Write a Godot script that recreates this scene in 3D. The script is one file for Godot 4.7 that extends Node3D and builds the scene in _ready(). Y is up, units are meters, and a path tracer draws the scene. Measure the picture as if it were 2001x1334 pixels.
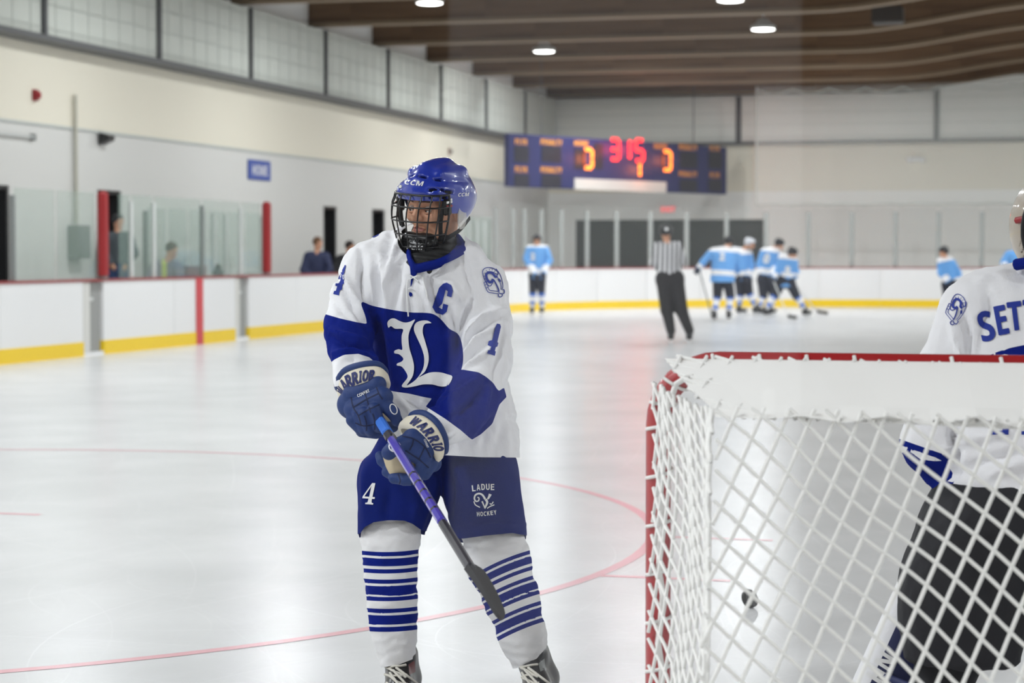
extends Node3D
# An ice rink seen from behind one goal: a skater in white and blue in front, a goalkeeper at his net,
# other skaters and a referee at the far end.  x runs across the rink, y up, -z along the rink.

const F := 4100.0                      # focal length in pixels of the 2001 x 1334 frame
const CX := 1000.5
const CY := 667.0
const EYE := Vector3(0, 1.45, 0)
const YAW := 0.2597
const PITCH := -0.0417
const WALL_X := -15.2
const BOARD_X := -13.5
const END_Z := -61.5
const BOARD_Z := -58.0
const BOARD_H := 1.09
const CORNER := 8.5

var cam_basis := Basis.from_euler(Vector3(PITCH, YAW, 0))
var M := {}
var used := {}


# ---------------------------------------------------------------- places
func W(px: float, py: float, d: float) -> Vector3:
	return EYE + cam_basis * Vector3((px - CX) / F * d, (CY - py) / F * d, -d)

func ray(px: float, py: float) -> Vector3:
	return cam_basis * Vector3((px - CX) / F, (CY - py) / F, -1.0)

func on_x(px: float, py: float, x: float) -> Vector3:
	var r := ray(px, py)
	return EYE + r * ((x - EYE.x) / r.x)

func on_z(px: float, py: float, z: float) -> Vector3:
	var r := ray(px, py)
	return EYE + r * ((z - EYE.z) / r.z)

func on_y(px: float, py: float, y: float) -> Vector3:
	var r := ray(px, py)
	return EYE + r * ((y - EYE.y) / r.y)

func seen(p: Vector3) -> Vector3:       # pixel and depth of a point
	var q := cam_basis.inverse() * (p - EYE)
	return Vector3(CX + F * q.x / -q.z, CY - F * q.y / -q.z, -q.z)


# ---------------------------------------------------------------- naming
func numbered(called: String) -> String:
	var n: int = used.get(called, 0)
	used[called] = n + 1
	return called if n == 0 else "%s_%03d" % [called, n]

func tag(o: Node, label: String, category: String, group := "") -> Node:
	o.set_meta("label", label)
	o.set_meta("category", category)
	if group:
		o.set_meta("group", group)
	return o

func thing(called: String, label: String, category: String, at := Vector3.ZERO, turn := 0.0, group := "") -> Node3D:
	var o := Node3D.new()
	o.name = numbered(called)
	add_child(o)
	o.position = at
	o.rotation.y = turn
	tag(o, label, category, group)
	return o

func put(called: String, mesh: Mesh, parent: Node = null, at := Vector3.ZERO) -> MeshInstance3D:
	var o := MeshInstance3D.new()
	o.name = numbered(called) if parent == null else called
	o.mesh = mesh
	o.position = at
	o.cast_shadow = GeometryInstance3D.SHADOW_CASTING_SETTING_ON
	(parent if parent else self).add_child(o, true)
	return o

func structure(called: String, mesh: Mesh) -> MeshInstance3D:
	var o := put(called, mesh)
	o.set_meta("kind", "structure")
	return o


# ---------------------------------------------------------------- materials
func C(r: float, g: float, b: float) -> Color:      # 0..255 as in a picture
	return Color(r / 255.0, g / 255.0, b / 255.0)

func mat(color: Color, rough := 0.6, o := {}) -> StandardMaterial3D:
	var m := StandardMaterial3D.new()
	m.albedo_color = color
	m.roughness = rough
	m.metallic = o.get("metal", 0.0)
	m.metallic_specular = o.get("spec", 0.5)
	if o.has("coat"):
		m.clearcoat_enabled = true
		m.clearcoat = o.coat
		m.clearcoat_roughness = o.get("coat_rough", 0.05)
	if o.has("alpha"):
		m.transparency = BaseMaterial3D.TRANSPARENCY_ALPHA
		m.albedo_color.a = o.alpha
	if o.has("glow"):
		m.emission_enabled = true
		m.emission = o.get("glow_color", color)
		m.emission_energy_multiplier = o.glow
	if o.has("sheen"):
		m.rim_enabled = true
		m.rim = o.sheen
		m.rim_tint = 0.5
	if o.has("relief"):                # [texture, centimetres, repeats per metre]
		m.heightmap_enabled = true
		m.heightmap_texture = o.relief[0]
		m.heightmap_scale = o.relief[1]
		m.uv1_triplanar = true
		m.uv1_world_triplanar = o.get("world", false)
		m.uv1_scale = Vector3.ONE * o.relief[2]
	if o.has("print"):                 # colour texture, repeats per metre
		m.albedo_texture = o.print[0]
		m.uv1_triplanar = true
		m.uv1_world_triplanar = o.get("world", false)
		m.uv1_scale = Vector3.ONE * o.print[1]
	if o.has("sss"):
		m.subsurf_scatter_enabled = true
		m.subsurf_scatter_strength = o.sss
	return m

func noise_image(side: int, freq: float, seed: int, octaves := 3, type := FastNoiseLite.TYPE_SIMPLEX_SMOOTH) -> Image:
	var n := FastNoiseLite.new()
	n.seed = seed
	n.noise_type = type
	n.frequency = freq
	n.fractal_octaves = octaves
	return n.get_seamless_image(side, side)

func tone_texture(im: Image, low: Color, high: Color) -> ImageTexture:     # a grey picture spread between two colours
	var out := Image.create(im.get_width(), im.get_height(), false, Image.FORMAT_RGB8)
	for y in im.get_height():
		for x in im.get_width():
			out.set_pixel(x, y, low.lerp(high, im.get_pixel(x, y).r))
	return ImageTexture.create_from_image(out)


# ---------------------------------------------------------------- simple solids
class Solid:
	var v := PackedVector3Array()
	var n := PackedVector3Array()
	var i := PackedInt32Array()

	func tri(a: Vector3, b: Vector3, c: Vector3) -> void:
		var m := (b - a).cross(c - a).normalized()
		var k := v.size()
		v.append_array([a, b, c])
		n.append_array([m, m, m])
		i.append_array([k, k + 2, k + 1])

	func quad(a: Vector3, b: Vector3, c: Vector3, d: Vector3) -> void:   # counter-clockwise seen from outside
		var m := (c - a).cross(d - b).normalized()
		var k := v.size()
		v.append_array([a, b, c, d])
		n.append_array([m, m, m, m])
		i.append_array([k, k + 2, k + 1, k, k + 3, k + 2])

	func box(at: Vector3, size: Vector3, turn := Basis.IDENTITY, bevel := 0.0) -> Solid:
		var h := size * 0.5
		if bevel <= 0.0:
			var p := []
			for s in 8:
				p.append(at + turn * Vector3(h.x if s & 1 else -h.x, h.y if s & 2 else -h.y, h.z if s & 4 else -h.z))
			quad(p[0], p[2], p[3], p[1]); quad(p[4], p[5], p[7], p[6])
			quad(p[0], p[4], p[6], p[2]); quad(p[1], p[3], p[7], p[5])
			quad(p[0], p[1], p[5], p[4]); quad(p[2], p[6], p[7], p[3])
			return self
		var b := minf(bevel, minf(h.x, minf(h.y, h.z)))
		var q := func(x: int, y: int, z: int, ax: int) -> Vector3:
			var e := Vector3(x * h.x, y * h.y, z * h.z)
			var r := Vector3(x * (h.x - b), y * (h.y - b), z * (h.z - b))
			r[ax] = e[ax]
			return at + turn * r
		for ax in 3:
			for s: int in [-1, 1]:
				var p := []
				for c: Array in ([[-1, -1], [1, -1], [1, 1], [-1, 1]] if s > 0 else [[-1, -1], [-1, 1], [1, 1], [1, -1]]):
					var k := [0, 0, 0]
					k[ax] = s
					k[(ax + 1) % 3] = c[0]
					k[(ax + 2) % 3] = c[1]
					p.append(q.call(k[0], k[1], k[2], ax))
				quad(p[0], p[1], p[2], p[3])
		for ax in 3:
			var u := (ax + 1) % 3
			var w := (ax + 2) % 3
			for su: int in [-1, 1]:
				for sw: int in [-1, 1]:
					var lo := [0, 0, 0]
					var hi := [0, 0, 0]
					lo[ax] = -1; hi[ax] = 1
					lo[u] = su; hi[u] = su; lo[w] = sw; hi[w] = sw
					var a: Vector3 = q.call(lo[0], lo[1], lo[2], u)
					var c: Vector3 = q.call(hi[0], hi[1], hi[2], u)
					var d: Vector3 = q.call(hi[0], hi[1], hi[2], w)
					var e: Vector3 = q.call(lo[0], lo[1], lo[2], w)
					if su * sw > 0: quad(a, e, d, c)
					else: quad(a, c, d, e)
		for s in 8:
			var x := 1 if s & 1 else -1
			var y := 1 if s & 2 else -1
			var z := 1 if s & 4 else -1
			var a: Vector3 = q.call(x, y, z, 0)
			var c: Vector3 = q.call(x, y, z, 1)
			var d: Vector3 = q.call(x, y, z, 2)
			if x * y * z > 0: tri(a, c, d)
			else: tri(a, d, c)
		return self

	func between(lo: Vector3, hi: Vector3, bevel := 0.0) -> Solid:
		return box((lo + hi) * 0.5, (hi - lo).abs(), Basis.IDENTITY, bevel)

	func tube(p: PackedVector3Array, r: float, sides := 6, r2 := -1.0, closed := false) -> Solid:
		var count := p.size()
		if count < 2:
			return self
		var base := v.size()
		var t0 := (p[1] - p[0]).normalized()
		var side := t0.cross(Vector3.UP)
		if side.length() < 0.1:
			side = t0.cross(Vector3.RIGHT)
		side = side.normalized()
		for k in count:
			var t: Vector3
			if closed:
				t = (p[(k + 1) % count] - p[(k + count - 1) % count]).normalized()
			else:
				t = (p[mini(k + 1, count - 1)] - p[maxi(k - 1, 0)]).normalized()
			side = (side - t * side.dot(t)).normalized()
			var up := side.cross(t)
			var rad := r if r2 < 0.0 else lerpf(r, r2, float(k) / (count - 1))
			for s in sides:
				var a := TAU * s / sides
				var m := side * cos(a) + up * sin(a)
				v.append(p[k] + m * rad)
				n.append(m)
		for k in (count if closed else count - 1):
			for s in sides:
				var s2 := (s + 1) % sides
				var a := base + k * sides + s
				var b := base + k * sides + s2
				var c := base + ((k + 1) % count) * sides + s2
				var d := base + ((k + 1) % count) * sides + s
				i.append_array([a, b, c, a, c, d])
		if not closed:
			for e in 2:
				var at := base + (count - 1) * sides * e
				for s in range(1, sides - 1):
					if e: i.append_array([at, at + s, at + s + 1])
					else: i.append_array([at, at + s + 1, at + s])
		return self

	func lathe(at: Vector3, axis: Vector3, profile: Array, sides := 24) -> Solid:   # profile of [along, radius]
		var a := axis.normalized()
		var x := a.cross(Vector3.UP if absf(a.y) < 0.9 else Vector3.RIGHT).normalized()
		var y := a.cross(x)
		for k in profile.size() - 1:
			var p: Array = profile[k]
			var q: Array = profile[k + 1]
			for s in sides:
				var c0 := x * cos(TAU * s / sides) + y * sin(TAU * s / sides)
				var c1 := x * cos(TAU * (s + 1) / sides) + y * sin(TAU * (s + 1) / sides)
				quad(at + a * p[0] + c0 * p[1], at + a * p[0] + c1 * p[1], at + a * q[0] + c1 * q[1], at + a * q[0] + c0 * q[1])
		return self

	func prism(outline: PackedVector2Array, at: Vector3, ux: Vector3, uy: Vector3, depth: float) -> Solid:   # outline in ux, uy, raised along ux x uy
		var up := ux.cross(uy).normalized() * depth
		var poly := outline
		if Geometry2D.is_polygon_clockwise(poly):
			poly.reverse()
		var t := Geometry2D.triangulate_polygon(poly)
		for k in range(0, t.size(), 3):
			var p := []
			for e in 3:
				p.append(at + ux * poly[t[k + e]].x + uy * poly[t[k + e]].y)
			if (p[1] - p[0]).cross(p[2] - p[0]).dot(up) < 0.0:
				p = [p[0], p[2], p[1]]
			tri(p[0] + up, p[1] + up, p[2] + up)
			tri(p[0], p[2], p[1])
		for k in poly.size():
			var a := at + ux * poly[k].x + uy * poly[k].y
			var q := poly[(k + 1) % poly.size()]
			var b := at + ux * q.x + uy * q.y
			quad(a, b, b + up, a + up)
		return self

	func arrays() -> Array:
		var a := []
		a.resize(Mesh.ARRAY_MAX)
		a[Mesh.ARRAY_VERTEX] = v
		a[Mesh.ARRAY_NORMAL] = n
		a[Mesh.ARRAY_INDEX] = i
		return a

	func mesh(m: Material) -> ArrayMesh:
		var out := ArrayMesh.new()
		if v.size():
			out.add_surface_from_arrays(Mesh.PRIMITIVE_TRIANGLES, arrays())
			out.surface_set_material(0, m)
		return out


func S() -> Solid:
	return Solid.new()

func joined(list: Array) -> ArrayMesh:          # [solid, material, solid, material ...]
	var out := ArrayMesh.new()
	for k in range(0, list.size(), 2):
		if list[k].v.size():
			out.add_surface_from_arrays(Mesh.PRIMITIVE_TRIANGLES, list[k].arrays())
			out.surface_set_material(out.get_surface_count() - 1, list[k + 1])
	return out

func curve(points: Array, steps := 6, closed := false) -> PackedVector3Array:      # smooth line through points
	var out := PackedVector3Array()
	var c := points.size()
	for k in (c if closed else c - 1):
		var a: Vector3 = points[(k - 1 + c) % c] if closed else points[maxi(k - 1, 0)]
		var b: Vector3 = points[k]
		var d: Vector3 = points[(k + 1) % c]
		var e: Vector3 = points[(k + 2) % c] if closed else points[mini(k + 2, c - 1)]
		for s in steps:
			out.append(b.cubic_interpolate(d, a, e, float(s) / steps))
	if not closed:
		out.append(points[c - 1])
	return out

func curve2(points: Array, steps := 6, closed := true) -> PackedVector2Array:
	var p := []
	for q: Vector2 in points:
		p.append(Vector3(q.x, q.y, 0))
	var out := PackedVector2Array()
	for q in curve(p, steps, closed):
		out.append(Vector2(q.x, q.y))
	return out


# ---------------------------------------------------------------- soft bodies: distances on a grid, meshed as surface nets
class Field:
	var o: Vector3
	var c: float
	var nx: int
	var ny: int
	var nz: int
	var d := PackedFloat32Array()

	func _init(lo: Vector3, hi: Vector3, cell: float) -> void:
		o = lo
		c = cell
		nx = int(ceil((hi.x - lo.x) / c)) + 1
		ny = int(ceil((hi.y - lo.y) / c)) + 1
		nz = int(ceil((hi.z - lo.z) / c)) + 1
		d.resize(nx * ny * nz)
		d.fill(1.0)

	func reach(lo: Vector3, hi: Vector3) -> Array:
		return [clampi(int((lo.x - o.x) / c), 0, nx), clampi(int((lo.y - o.y) / c), 0, ny), clampi(int((lo.z - o.z) / c), 0, nz),
			clampi(int((hi.x - o.x) / c) + 2, 0, nx), clampi(int((hi.y - o.y) / c) + 2, 0, ny), clampi(int((hi.z - o.z) / c) + 2, 0, nz)]

	# tapered capsule; squash is a direction along which it is flattened to `flat`
	func cap(a: Vector3, b: Vector3, ra: float, rb: float, k := 0.02, squash := Vector3.ZERO, flat := 1.0, cut := false) -> Field:
		var far := maxf(ra, rb) * maxf(1.0, flat) + k + c * 3.0
		var e := Vector3.ONE * far
		var r := reach(a.min(b) - e, a.max(b) + e)
		var m := Basis.IDENTITY
		var shrink := 1.0
		if flat != 1.0:
			var s := squash.normalized()
			var f := 1.0 / flat - 1.0
			m = Basis(Vector3(1 + f * s.x * s.x, f * s.x * s.y, f * s.x * s.z), Vector3(f * s.x * s.y, 1 + f * s.y * s.y, f * s.y * s.z), Vector3(f * s.x * s.z, f * s.y * s.z, 1 + f * s.z * s.z))
			shrink = minf(1.0, flat)
		var aa := m * a
		var ba := m * b - aa
		var il := 1.0 / maxf(ba.length_squared(), 1e-12)
		var dr := rb - ra
		for z: int in range(r[2], r[5]):
			for y: int in range(r[1], r[4]):
				var at := (z * ny + y) * nx
				for x: int in range(r[0], r[3]):
					var q := m * (o + Vector3(x, y, z) * c) - aa
					var t := clampf(q.dot(ba) * il, 0.0, 1.0)
					var g := ((q - ba * t).length() - ra - dr * t) * shrink
					var h := d[at + x]
					if cut:
						var w := maxf(k - absf(h + g), 0.0)
						d[at + x] = maxf(h, -g) + w * w * 0.25 / k
					else:
						var w := maxf(k - absf(h - g), 0.0)
						d[at + x] = minf(h, g) - w * w * 0.25 / k
		return self

	# rounded box; ax is its turn
	func block(at: Vector3, half: Vector3, ax: Basis, round := 0.01, k := 0.01, cut := false) -> Field:
		var far := half.length() + round + k + c * 3.0
		var r := reach(at - Vector3.ONE * far, at + Vector3.ONE * far)
		var inv := ax.inverse()
		var hh := half - Vector3.ONE * round
		for z: int in range(r[2], r[5]):
			for y: int in range(r[1], r[4]):
				var row := (z * ny + y) * nx
				for x: int in range(r[0], r[3]):
					var q := (inv * (o + Vector3(x, y, z) * c - at)).abs() - hh
					var g := q.max(Vector3.ZERO).length() + minf(maxf(q.x, maxf(q.y, q.z)), 0.0) - round
					var h := d[row + x]
					if cut:
						var w := maxf(k - absf(h + g), 0.0)
						d[row + x] = maxf(h, -g) + w * w * 0.25 / k
					else:
						var w := maxf(k - absf(h - g), 0.0)
						d[row + x] = minf(h, g) - w * w * 0.25 / k
		return self

	# ellipsoid
	func egg(at: Vector3, rad: Vector3, ax := Basis.IDENTITY, k := 0.01, cut := false) -> Field:
		var far := maxf(rad.x, maxf(rad.y, rad.z)) + k + c * 3.0
		var r := reach(at - Vector3.ONE * far, at + Vector3.ONE * far)
		var inv := ax.inverse()
		var ir := Vector3.ONE / rad
		var ir2 := ir * ir
		for z: int in range(r[2], r[5]):
			for y: int in range(r[1], r[4]):
				var row := (z * ny + y) * nx
				for x: int in range(r[0], r[3]):
					var q := inv * (o + Vector3(x, y, z) * c - at)
					var k0 := (q * ir).length()
					var k1 := maxf((q * ir2).length(), 1e-6)
					var g := k0 * (k0 - 1.0) / k1
					var h := d[row + x]
					if cut:
						var w := maxf(k - absf(h + g), 0.0)
						d[row + x] = maxf(h, -g) + w * w * 0.25 / k
					else:
						var w := maxf(k - absf(h - g), 0.0)
						d[row + x] = minf(h, g) - w * w * 0.25 / k
		return self

	# a body given by level cuts: rows of [y, centre x, centre z, half x, half z], rising y; square 0..1 makes the cuts boxier
	func stack(rows: Array, k := 0.02, square := 0.3) -> Field:
		var lo: float = rows[0][0]
		var hi: float = rows[rows.size() - 1][0]
		for y in ny:
			var yy := o.y + y * c
			if yy < lo - c * 4.0 or yy > hi + c * 4.0:
				continue
			var j := 0
			while j < rows.size() - 2 and rows[j + 1][0] < yy:
				j += 1
			var t := clampf((yy - rows[j][0]) / (rows[j + 1][0] - rows[j][0]), 0.0, 1.0)
			var g := []
			for e in range(1, 5):
				g.append(cubic_interpolate(rows[j][e], rows[j + 1][e], rows[maxi(j - 1, 0)][e], rows[mini(j + 2, rows.size() - 1)][e], t))
			var cx: float = g[0]
			var cz: float = g[1]
			var a: float = maxf(g[2], 0.004)
			var b: float = maxf(g[3], 0.004)
			var s := minf(a, b)
			var over := maxf(lo - yy, yy - hi)
			for z in nz:
				var at := (z * ny + y) * nx
				var w := (o.z + z * c - cz) / b
				w *= w
				for x in nx:
					var u := (o.x + x * c - cx) / a
					u *= u
					var l := lerpf(sqrt(u + w), sqrt(sqrt(u * u + w * w)), square)
					var f := maxf((l - 1.0) * s, over)
					var h := d[at + x]
					var e := maxf(k - absf(h - f), 0.0)
					d[at + x] = minf(h, f) - e * e * 0.25 / k
		return self

	func net() -> Shell:
		var out := Shell.new()
		var id := PackedInt32Array()
		id.resize(d.size())
		id.fill(-1)
		var off := [0, 1, nx, nx + 1, nx * ny, nx * ny + 1, nx * ny + nx, nx * ny + nx + 1]
		var edges := [0, 1, 2, 3, 4, 5, 6, 7, 0, 2, 1, 3, 4, 6, 5, 7, 0, 4, 1, 5, 2, 6, 3, 7]
		var near := c * 2.2
		var g := PackedFloat32Array()
		g.resize(8)
		for z in nz - 1:
			for y in ny - 1:
				var row := (z * ny + y) * nx
				for x in nx - 1:
					var at := row + x
					if absf(d[at]) > near:
						continue
					var inside := 0
					for s in 8:
						g[s] = d[at + off[s]]
						if g[s] < 0.0:
							inside += 1
					if inside == 0 or inside == 8:
						continue
					var p := Vector3.ZERO
					var count := 0
					for e in 12:
						var s0: int = edges[e * 2]
						var s1: int = edges[e * 2 + 1]
						if (g[s0] < 0.0) != (g[s1] < 0.0):
							var t := g[s0] / (g[s0] - g[s1])
							p += Vector3(lerpf(s0 & 1, s1 & 1, t), lerpf((s0 >> 1) & 1, (s1 >> 1) & 1, t), lerpf(s0 >> 2, s1 >> 2, t))
							count += 1
					id[at] = out.v.size()
					out.v.append(o + (Vector3(x, y, z) + p / count) * c)
		var sx := 1
		var sy := nx
		var sz := nx * ny
		for z in range(1, nz - 1):
			for y in range(1, ny - 1):
				var row := (z * ny + y) * nx
				for x in range(1, nx - 1):
					var at := row + x
					var h := d[at]
					if absf(h) > near:
						continue
					var i0 := h < 0.0
					if i0 != (d[at + sx] < 0.0):
						out.face(id[at], id[at - sy], id[at - sy - sz], id[at - sz], i0)
					if i0 != (d[at + sy] < 0.0):
						out.face(id[at], id[at - sz], id[at - sz - sx], id[at - sx], i0)
					if i0 != (d[at + sz] < 0.0):
						out.face(id[at], id[at - sx], id[at - sx - sy], id[at - sy], i0)
		out.normals()
		return out


class Shell:
	var v := PackedVector3Array()
	var n := PackedVector3Array()
	var i := PackedInt32Array()

	func face(a: int, b: int, c: int, d: int, out: bool) -> void:
		if a < 0 or b < 0 or c < 0 or d < 0:
			return
		if out: i.append_array([a, c, b, a, d, c])
		else: i.append_array([a, b, c, a, c, d])

	func normals() -> void:
		n.resize(v.size())
		n.fill(Vector3.ZERO)
		for t in range(0, i.size(), 3):
			var m := (v[i[t + 2]] - v[i[t]]).cross(v[i[t + 1]] - v[i[t]])
			n[i[t]] += m
			n[i[t + 1]] += m
			n[i[t + 2]] += m
		for k in v.size():
			n[k] = n[k].normalized()

	func outward(c: Vector3) -> Shell:       # turns the whole surface to face away from c
		var sum := 0.0
		for k in v.size():
			sum += n[k].dot((v[k] - c).normalized())
		if sum < 0.0:
			i.reverse()
			normals()
		return self

	func smooth(times := 1, amount := 0.5) -> Shell:
		for pass_ in times:
			var s := PackedVector3Array()
			s.resize(v.size())
			var w := PackedInt32Array()
			w.resize(v.size())
			for t in range(0, i.size(), 3):
				for e in 3:
					var a := i[t + e]
					s[a] += v[i[t + (e + 1) % 3]] + v[i[t + (e + 2) % 3]]
					w[a] += 2
			for k in v.size():
				if w[k] > 0:
					v[k] = v[k].lerp(s[k] / w[k], amount)
		normals()
		return self

	func push(f: Callable) -> Shell:          # moves each point along its normal
		for k in v.size():
			v[k] += n[k] * float(f.call(v[k], n[k]))
		normals()
		return self

	func split(f: Callable) -> Array:        # [where f > 0, the rest], cut along f = 0
		var g := PackedFloat32Array()
		g.resize(v.size())
		for k in v.size():
			g[k] = f.call(v[k], n[k])
		var parts: Array[Shell] = [Shell.new(), Shell.new()]
		var maps := [{}, {}]
		for t in range(0, i.size(), 3):
			var up := 0
			for e in 3:
				if g[i[t + e]] > 0.0:
					up += 1
			if up == 3 or up == 0:
				var w := 0 if up == 3 else 1
				for e in 3:
					parts[w].i.append(take(parts[w], maps[w], i[t + e]))
				continue
			for w in 2:
				var ring := []
				for e in 3:
					var a := i[t + e]
					var b := i[t + (e + 1) % 3]
					var ia := (g[a] > 0.0) == (w == 0)
					var ib := (g[b] > 0.0) == (w == 0)
					if ia:
						ring.append(take(parts[w], maps[w], a))
					if ia != ib:
						ring.append(between(parts[w], maps[w], mini(a, b), maxi(a, b), g))
				for e in range(1, ring.size() - 1):
					parts[w].i.append_array([ring[0], ring[e], ring[e + 1]])
		return parts

	func take(p: Shell, m: Dictionary, a: int) -> int:
		if not m.has(a):
			m[a] = p.v.size()
			p.v.append(v[a])
			p.n.append(n[a])
		return m[a]

	func between(p: Shell, m: Dictionary, a: int, b: int, g: PackedFloat32Array) -> int:
		var key := -1 - (a * v.size() + b)
		if not m.has(key):
			var t := clampf(g[a] / (g[a] - g[b]), 0.0, 1.0)
			m[key] = p.v.size()
			p.v.append(v[a].lerp(v[b], t))
			p.n.append(n[a].lerp(n[b], t).normalized())
		return m[key]

	func arrays() -> Array:
		var a := []
		a.resize(Mesh.ARRAY_MAX)
		a[Mesh.ARRAY_VERTEX] = v
		a[Mesh.ARRAY_NORMAL] = n
		a[Mesh.ARRAY_INDEX] = i
		return a

	func mesh(m: Material) -> ArrayMesh:
		var out := ArrayMesh.new()
		if i.size():
			out.add_surface_from_arrays(Mesh.PRIMITIVE_TRIANGLES, arrays())
			out.surface_set_material(0, m)
		return out


# ---------------------------------------------------------------- badges and letters laid on a garment
class Relief:                            # how far off the front of a surface lies, looked up by frame position
	var lo: Vector2
	var step: float
	var w: int
	var h: int
	var d := PackedFloat32Array()

	func at(p: Vector2) -> float:
		var x := clampf((p.x - lo.x) / step, 0.0, w - 1.001)
		var y := clampf((p.y - lo.y) / step, 0.0, h - 1.001)
		var ix := int(x)
		var iy := int(y)
		var s := 0.0
		var t := 0.0
		for e in 4:
			var g := d[(iy + (e >> 1)) * w + ix + (e & 1)]
			if g < 1e6:
				var k := (x - ix if e & 1 else 1.0 - x + ix) * (y - iy if e >> 1 else 1.0 - y + iy) + 1e-5
				s += g * k
				t += k
		return s / t if t > 0.0 else 1e9


func relief(skins: Array, at: Transform3D, step := 3.0) -> Relief:
	var r := Relief.new()
	r.step = step
	var all := []
	var lo := Vector2(1e9, 1e9)
	var hi := -lo
	for s in skins:
		var p := PackedVector3Array()
		p.resize(s.v.size())
		for k in s.v.size():
			var q := seen(at * s.v[k])
			p[k] = q
			lo = lo.min(Vector2(q.x, q.y))
			hi = hi.max(Vector2(q.x, q.y))
		all.append(p)
	r.lo = lo - Vector2(step, step) * 2
	r.w = int((hi.x - r.lo.x) / step) + 4
	r.h = int((hi.y - r.lo.y) / step) + 4
	r.d.resize(r.w * r.h)
	r.d.fill(1e9)
	for j in skins.size():
		var p: PackedVector3Array = all[j]
		var i: PackedInt32Array = skins[j].i
		for t in range(0, i.size(), 3):
			var a := (p[i[t]] - Vector3(r.lo.x, r.lo.y, 0)) / Vector3(step, step, 1)
			var b := (p[i[t + 1]] - Vector3(r.lo.x, r.lo.y, 0)) / Vector3(step, step, 1)
			var c := (p[i[t + 2]] - Vector3(r.lo.x, r.lo.y, 0)) / Vector3(step, step, 1)
			var det := (b.y - c.y) * (a.x - c.x) + (c.x - b.x) * (a.y - c.y)
			if absf(det) < 1e-9:
				continue
			for y in range(int(ceil(minf(a.y, minf(b.y, c.y)))), int(maxf(a.y, maxf(b.y, c.y))) + 1):
				for x in range(int(ceil(minf(a.x, minf(b.x, c.x)))), int(maxf(a.x, maxf(b.x, c.x))) + 1):
					var u := ((b.y - c.y) * (x - c.x) + (c.x - b.x) * (y - c.y)) / det
					var w := ((c.y - a.y) * (x - c.x) + (a.x - c.x) * (y - c.y)) / det
					if u >= -0.001 and w >= -0.001 and u + w <= 1.001:
						var z := a.z * u + b.z * w + c.z * (1.0 - u - w)
						if z < r.d[y * r.w + x]:
							r.d[y * r.w + x] = z
	return r

# triangles of 2D points (as placed in the frame) laid on a garment as sewn-on cloth
func sewn(tris: PackedVector2Array, on: Relief, at: Transform3D, m: Material, lift := 0.003, fine := 9.0) -> ArrayMesh:
	var inv := at.affine_inverse()
	var todo := []
	for k in range(0, tris.size(), 3):
		todo.append([tris[k], tris[k + 1], tris[k + 2]])
	var s := Shell.new()
	var ids := {}
	while todo.size():
		var t: Array = todo.pop_back()
		var l := [t[0].distance_to(t[1]), t[1].distance_to(t[2]), t[2].distance_to(t[0])]
		var e := 0
		if l[1] > l[e]: e = 1
		if l[2] > l[e]: e = 2
		if l[e] > fine:
			var a: Vector2 = t[e]
			var b: Vector2 = t[(e + 1) % 3]
			var c: Vector2 = t[(e + 2) % 3]
			var mid := (a + b) * 0.5
			todo.append([a, mid, c])
			todo.append([mid, b, c])
			continue
		if (t[1] - t[0]).cross(t[2] - t[0]) < 0.0:
			t = [t[0], t[2], t[1]]
		var idx := []
		for p: Vector2 in t:
			var key := Vector2i(roundi(p.x * 20), roundi(p.y * 20))
			if not ids.has(key):
				var d := on.at(p)
				ids[key] = -1
				if d < 1e6:
					ids[key] = s.v.size()
					s.v.append(inv * W(p.x, p.y, d - lift))
			idx.append(ids[key])
		if idx[0] >= 0 and idx[1] >= 0 and idx[2] >= 0:
			s.i.append_array(idx)
	s.normals()
	var sum := 0.0
	for k in s.v.size():
		sum += s.n[k].dot(inv * EYE - s.v[k])
	if sum < 0.0:
		s.i.reverse()
		s.normals()
	return s.mesh(m)

func tris_of(poly: PackedVector2Array) -> PackedVector2Array:
	var out := PackedVector2Array()
	for k in Geometry2D.triangulate_polygon(poly):
		out.append(poly[k])
	return out

func tris_of_line(p: Array, width: float, end_width := -1.0) -> PackedVector2Array:      # a stroke
	var out := PackedVector2Array()
	for k in p.size() - 1:
		var w0 := (width if end_width < 0.0 else lerpf(width, end_width, float(k) / (p.size() - 1))) * 0.5
		var w1 := (width if end_width < 0.0 else lerpf(width, end_width, float(k + 1) / (p.size() - 1))) * 0.5
		var t: Vector2 = (p[mini(k + 1, p.size() - 1)] - p[maxi(k - 1, 0)]).normalized().orthogonal()
		var u: Vector2 = (p[mini(k + 2, p.size() - 1)] - p[k]).normalized().orthogonal()
		var a: Vector2 = p[k] + t * w0
		var b: Vector2 = p[k] - t * w0
		var c: Vector2 = p[k + 1] - u * w1
		var d: Vector2 = p[k + 1] + u * w1
		out.append_array([a, b, c, a, c, d])
	return out

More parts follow.
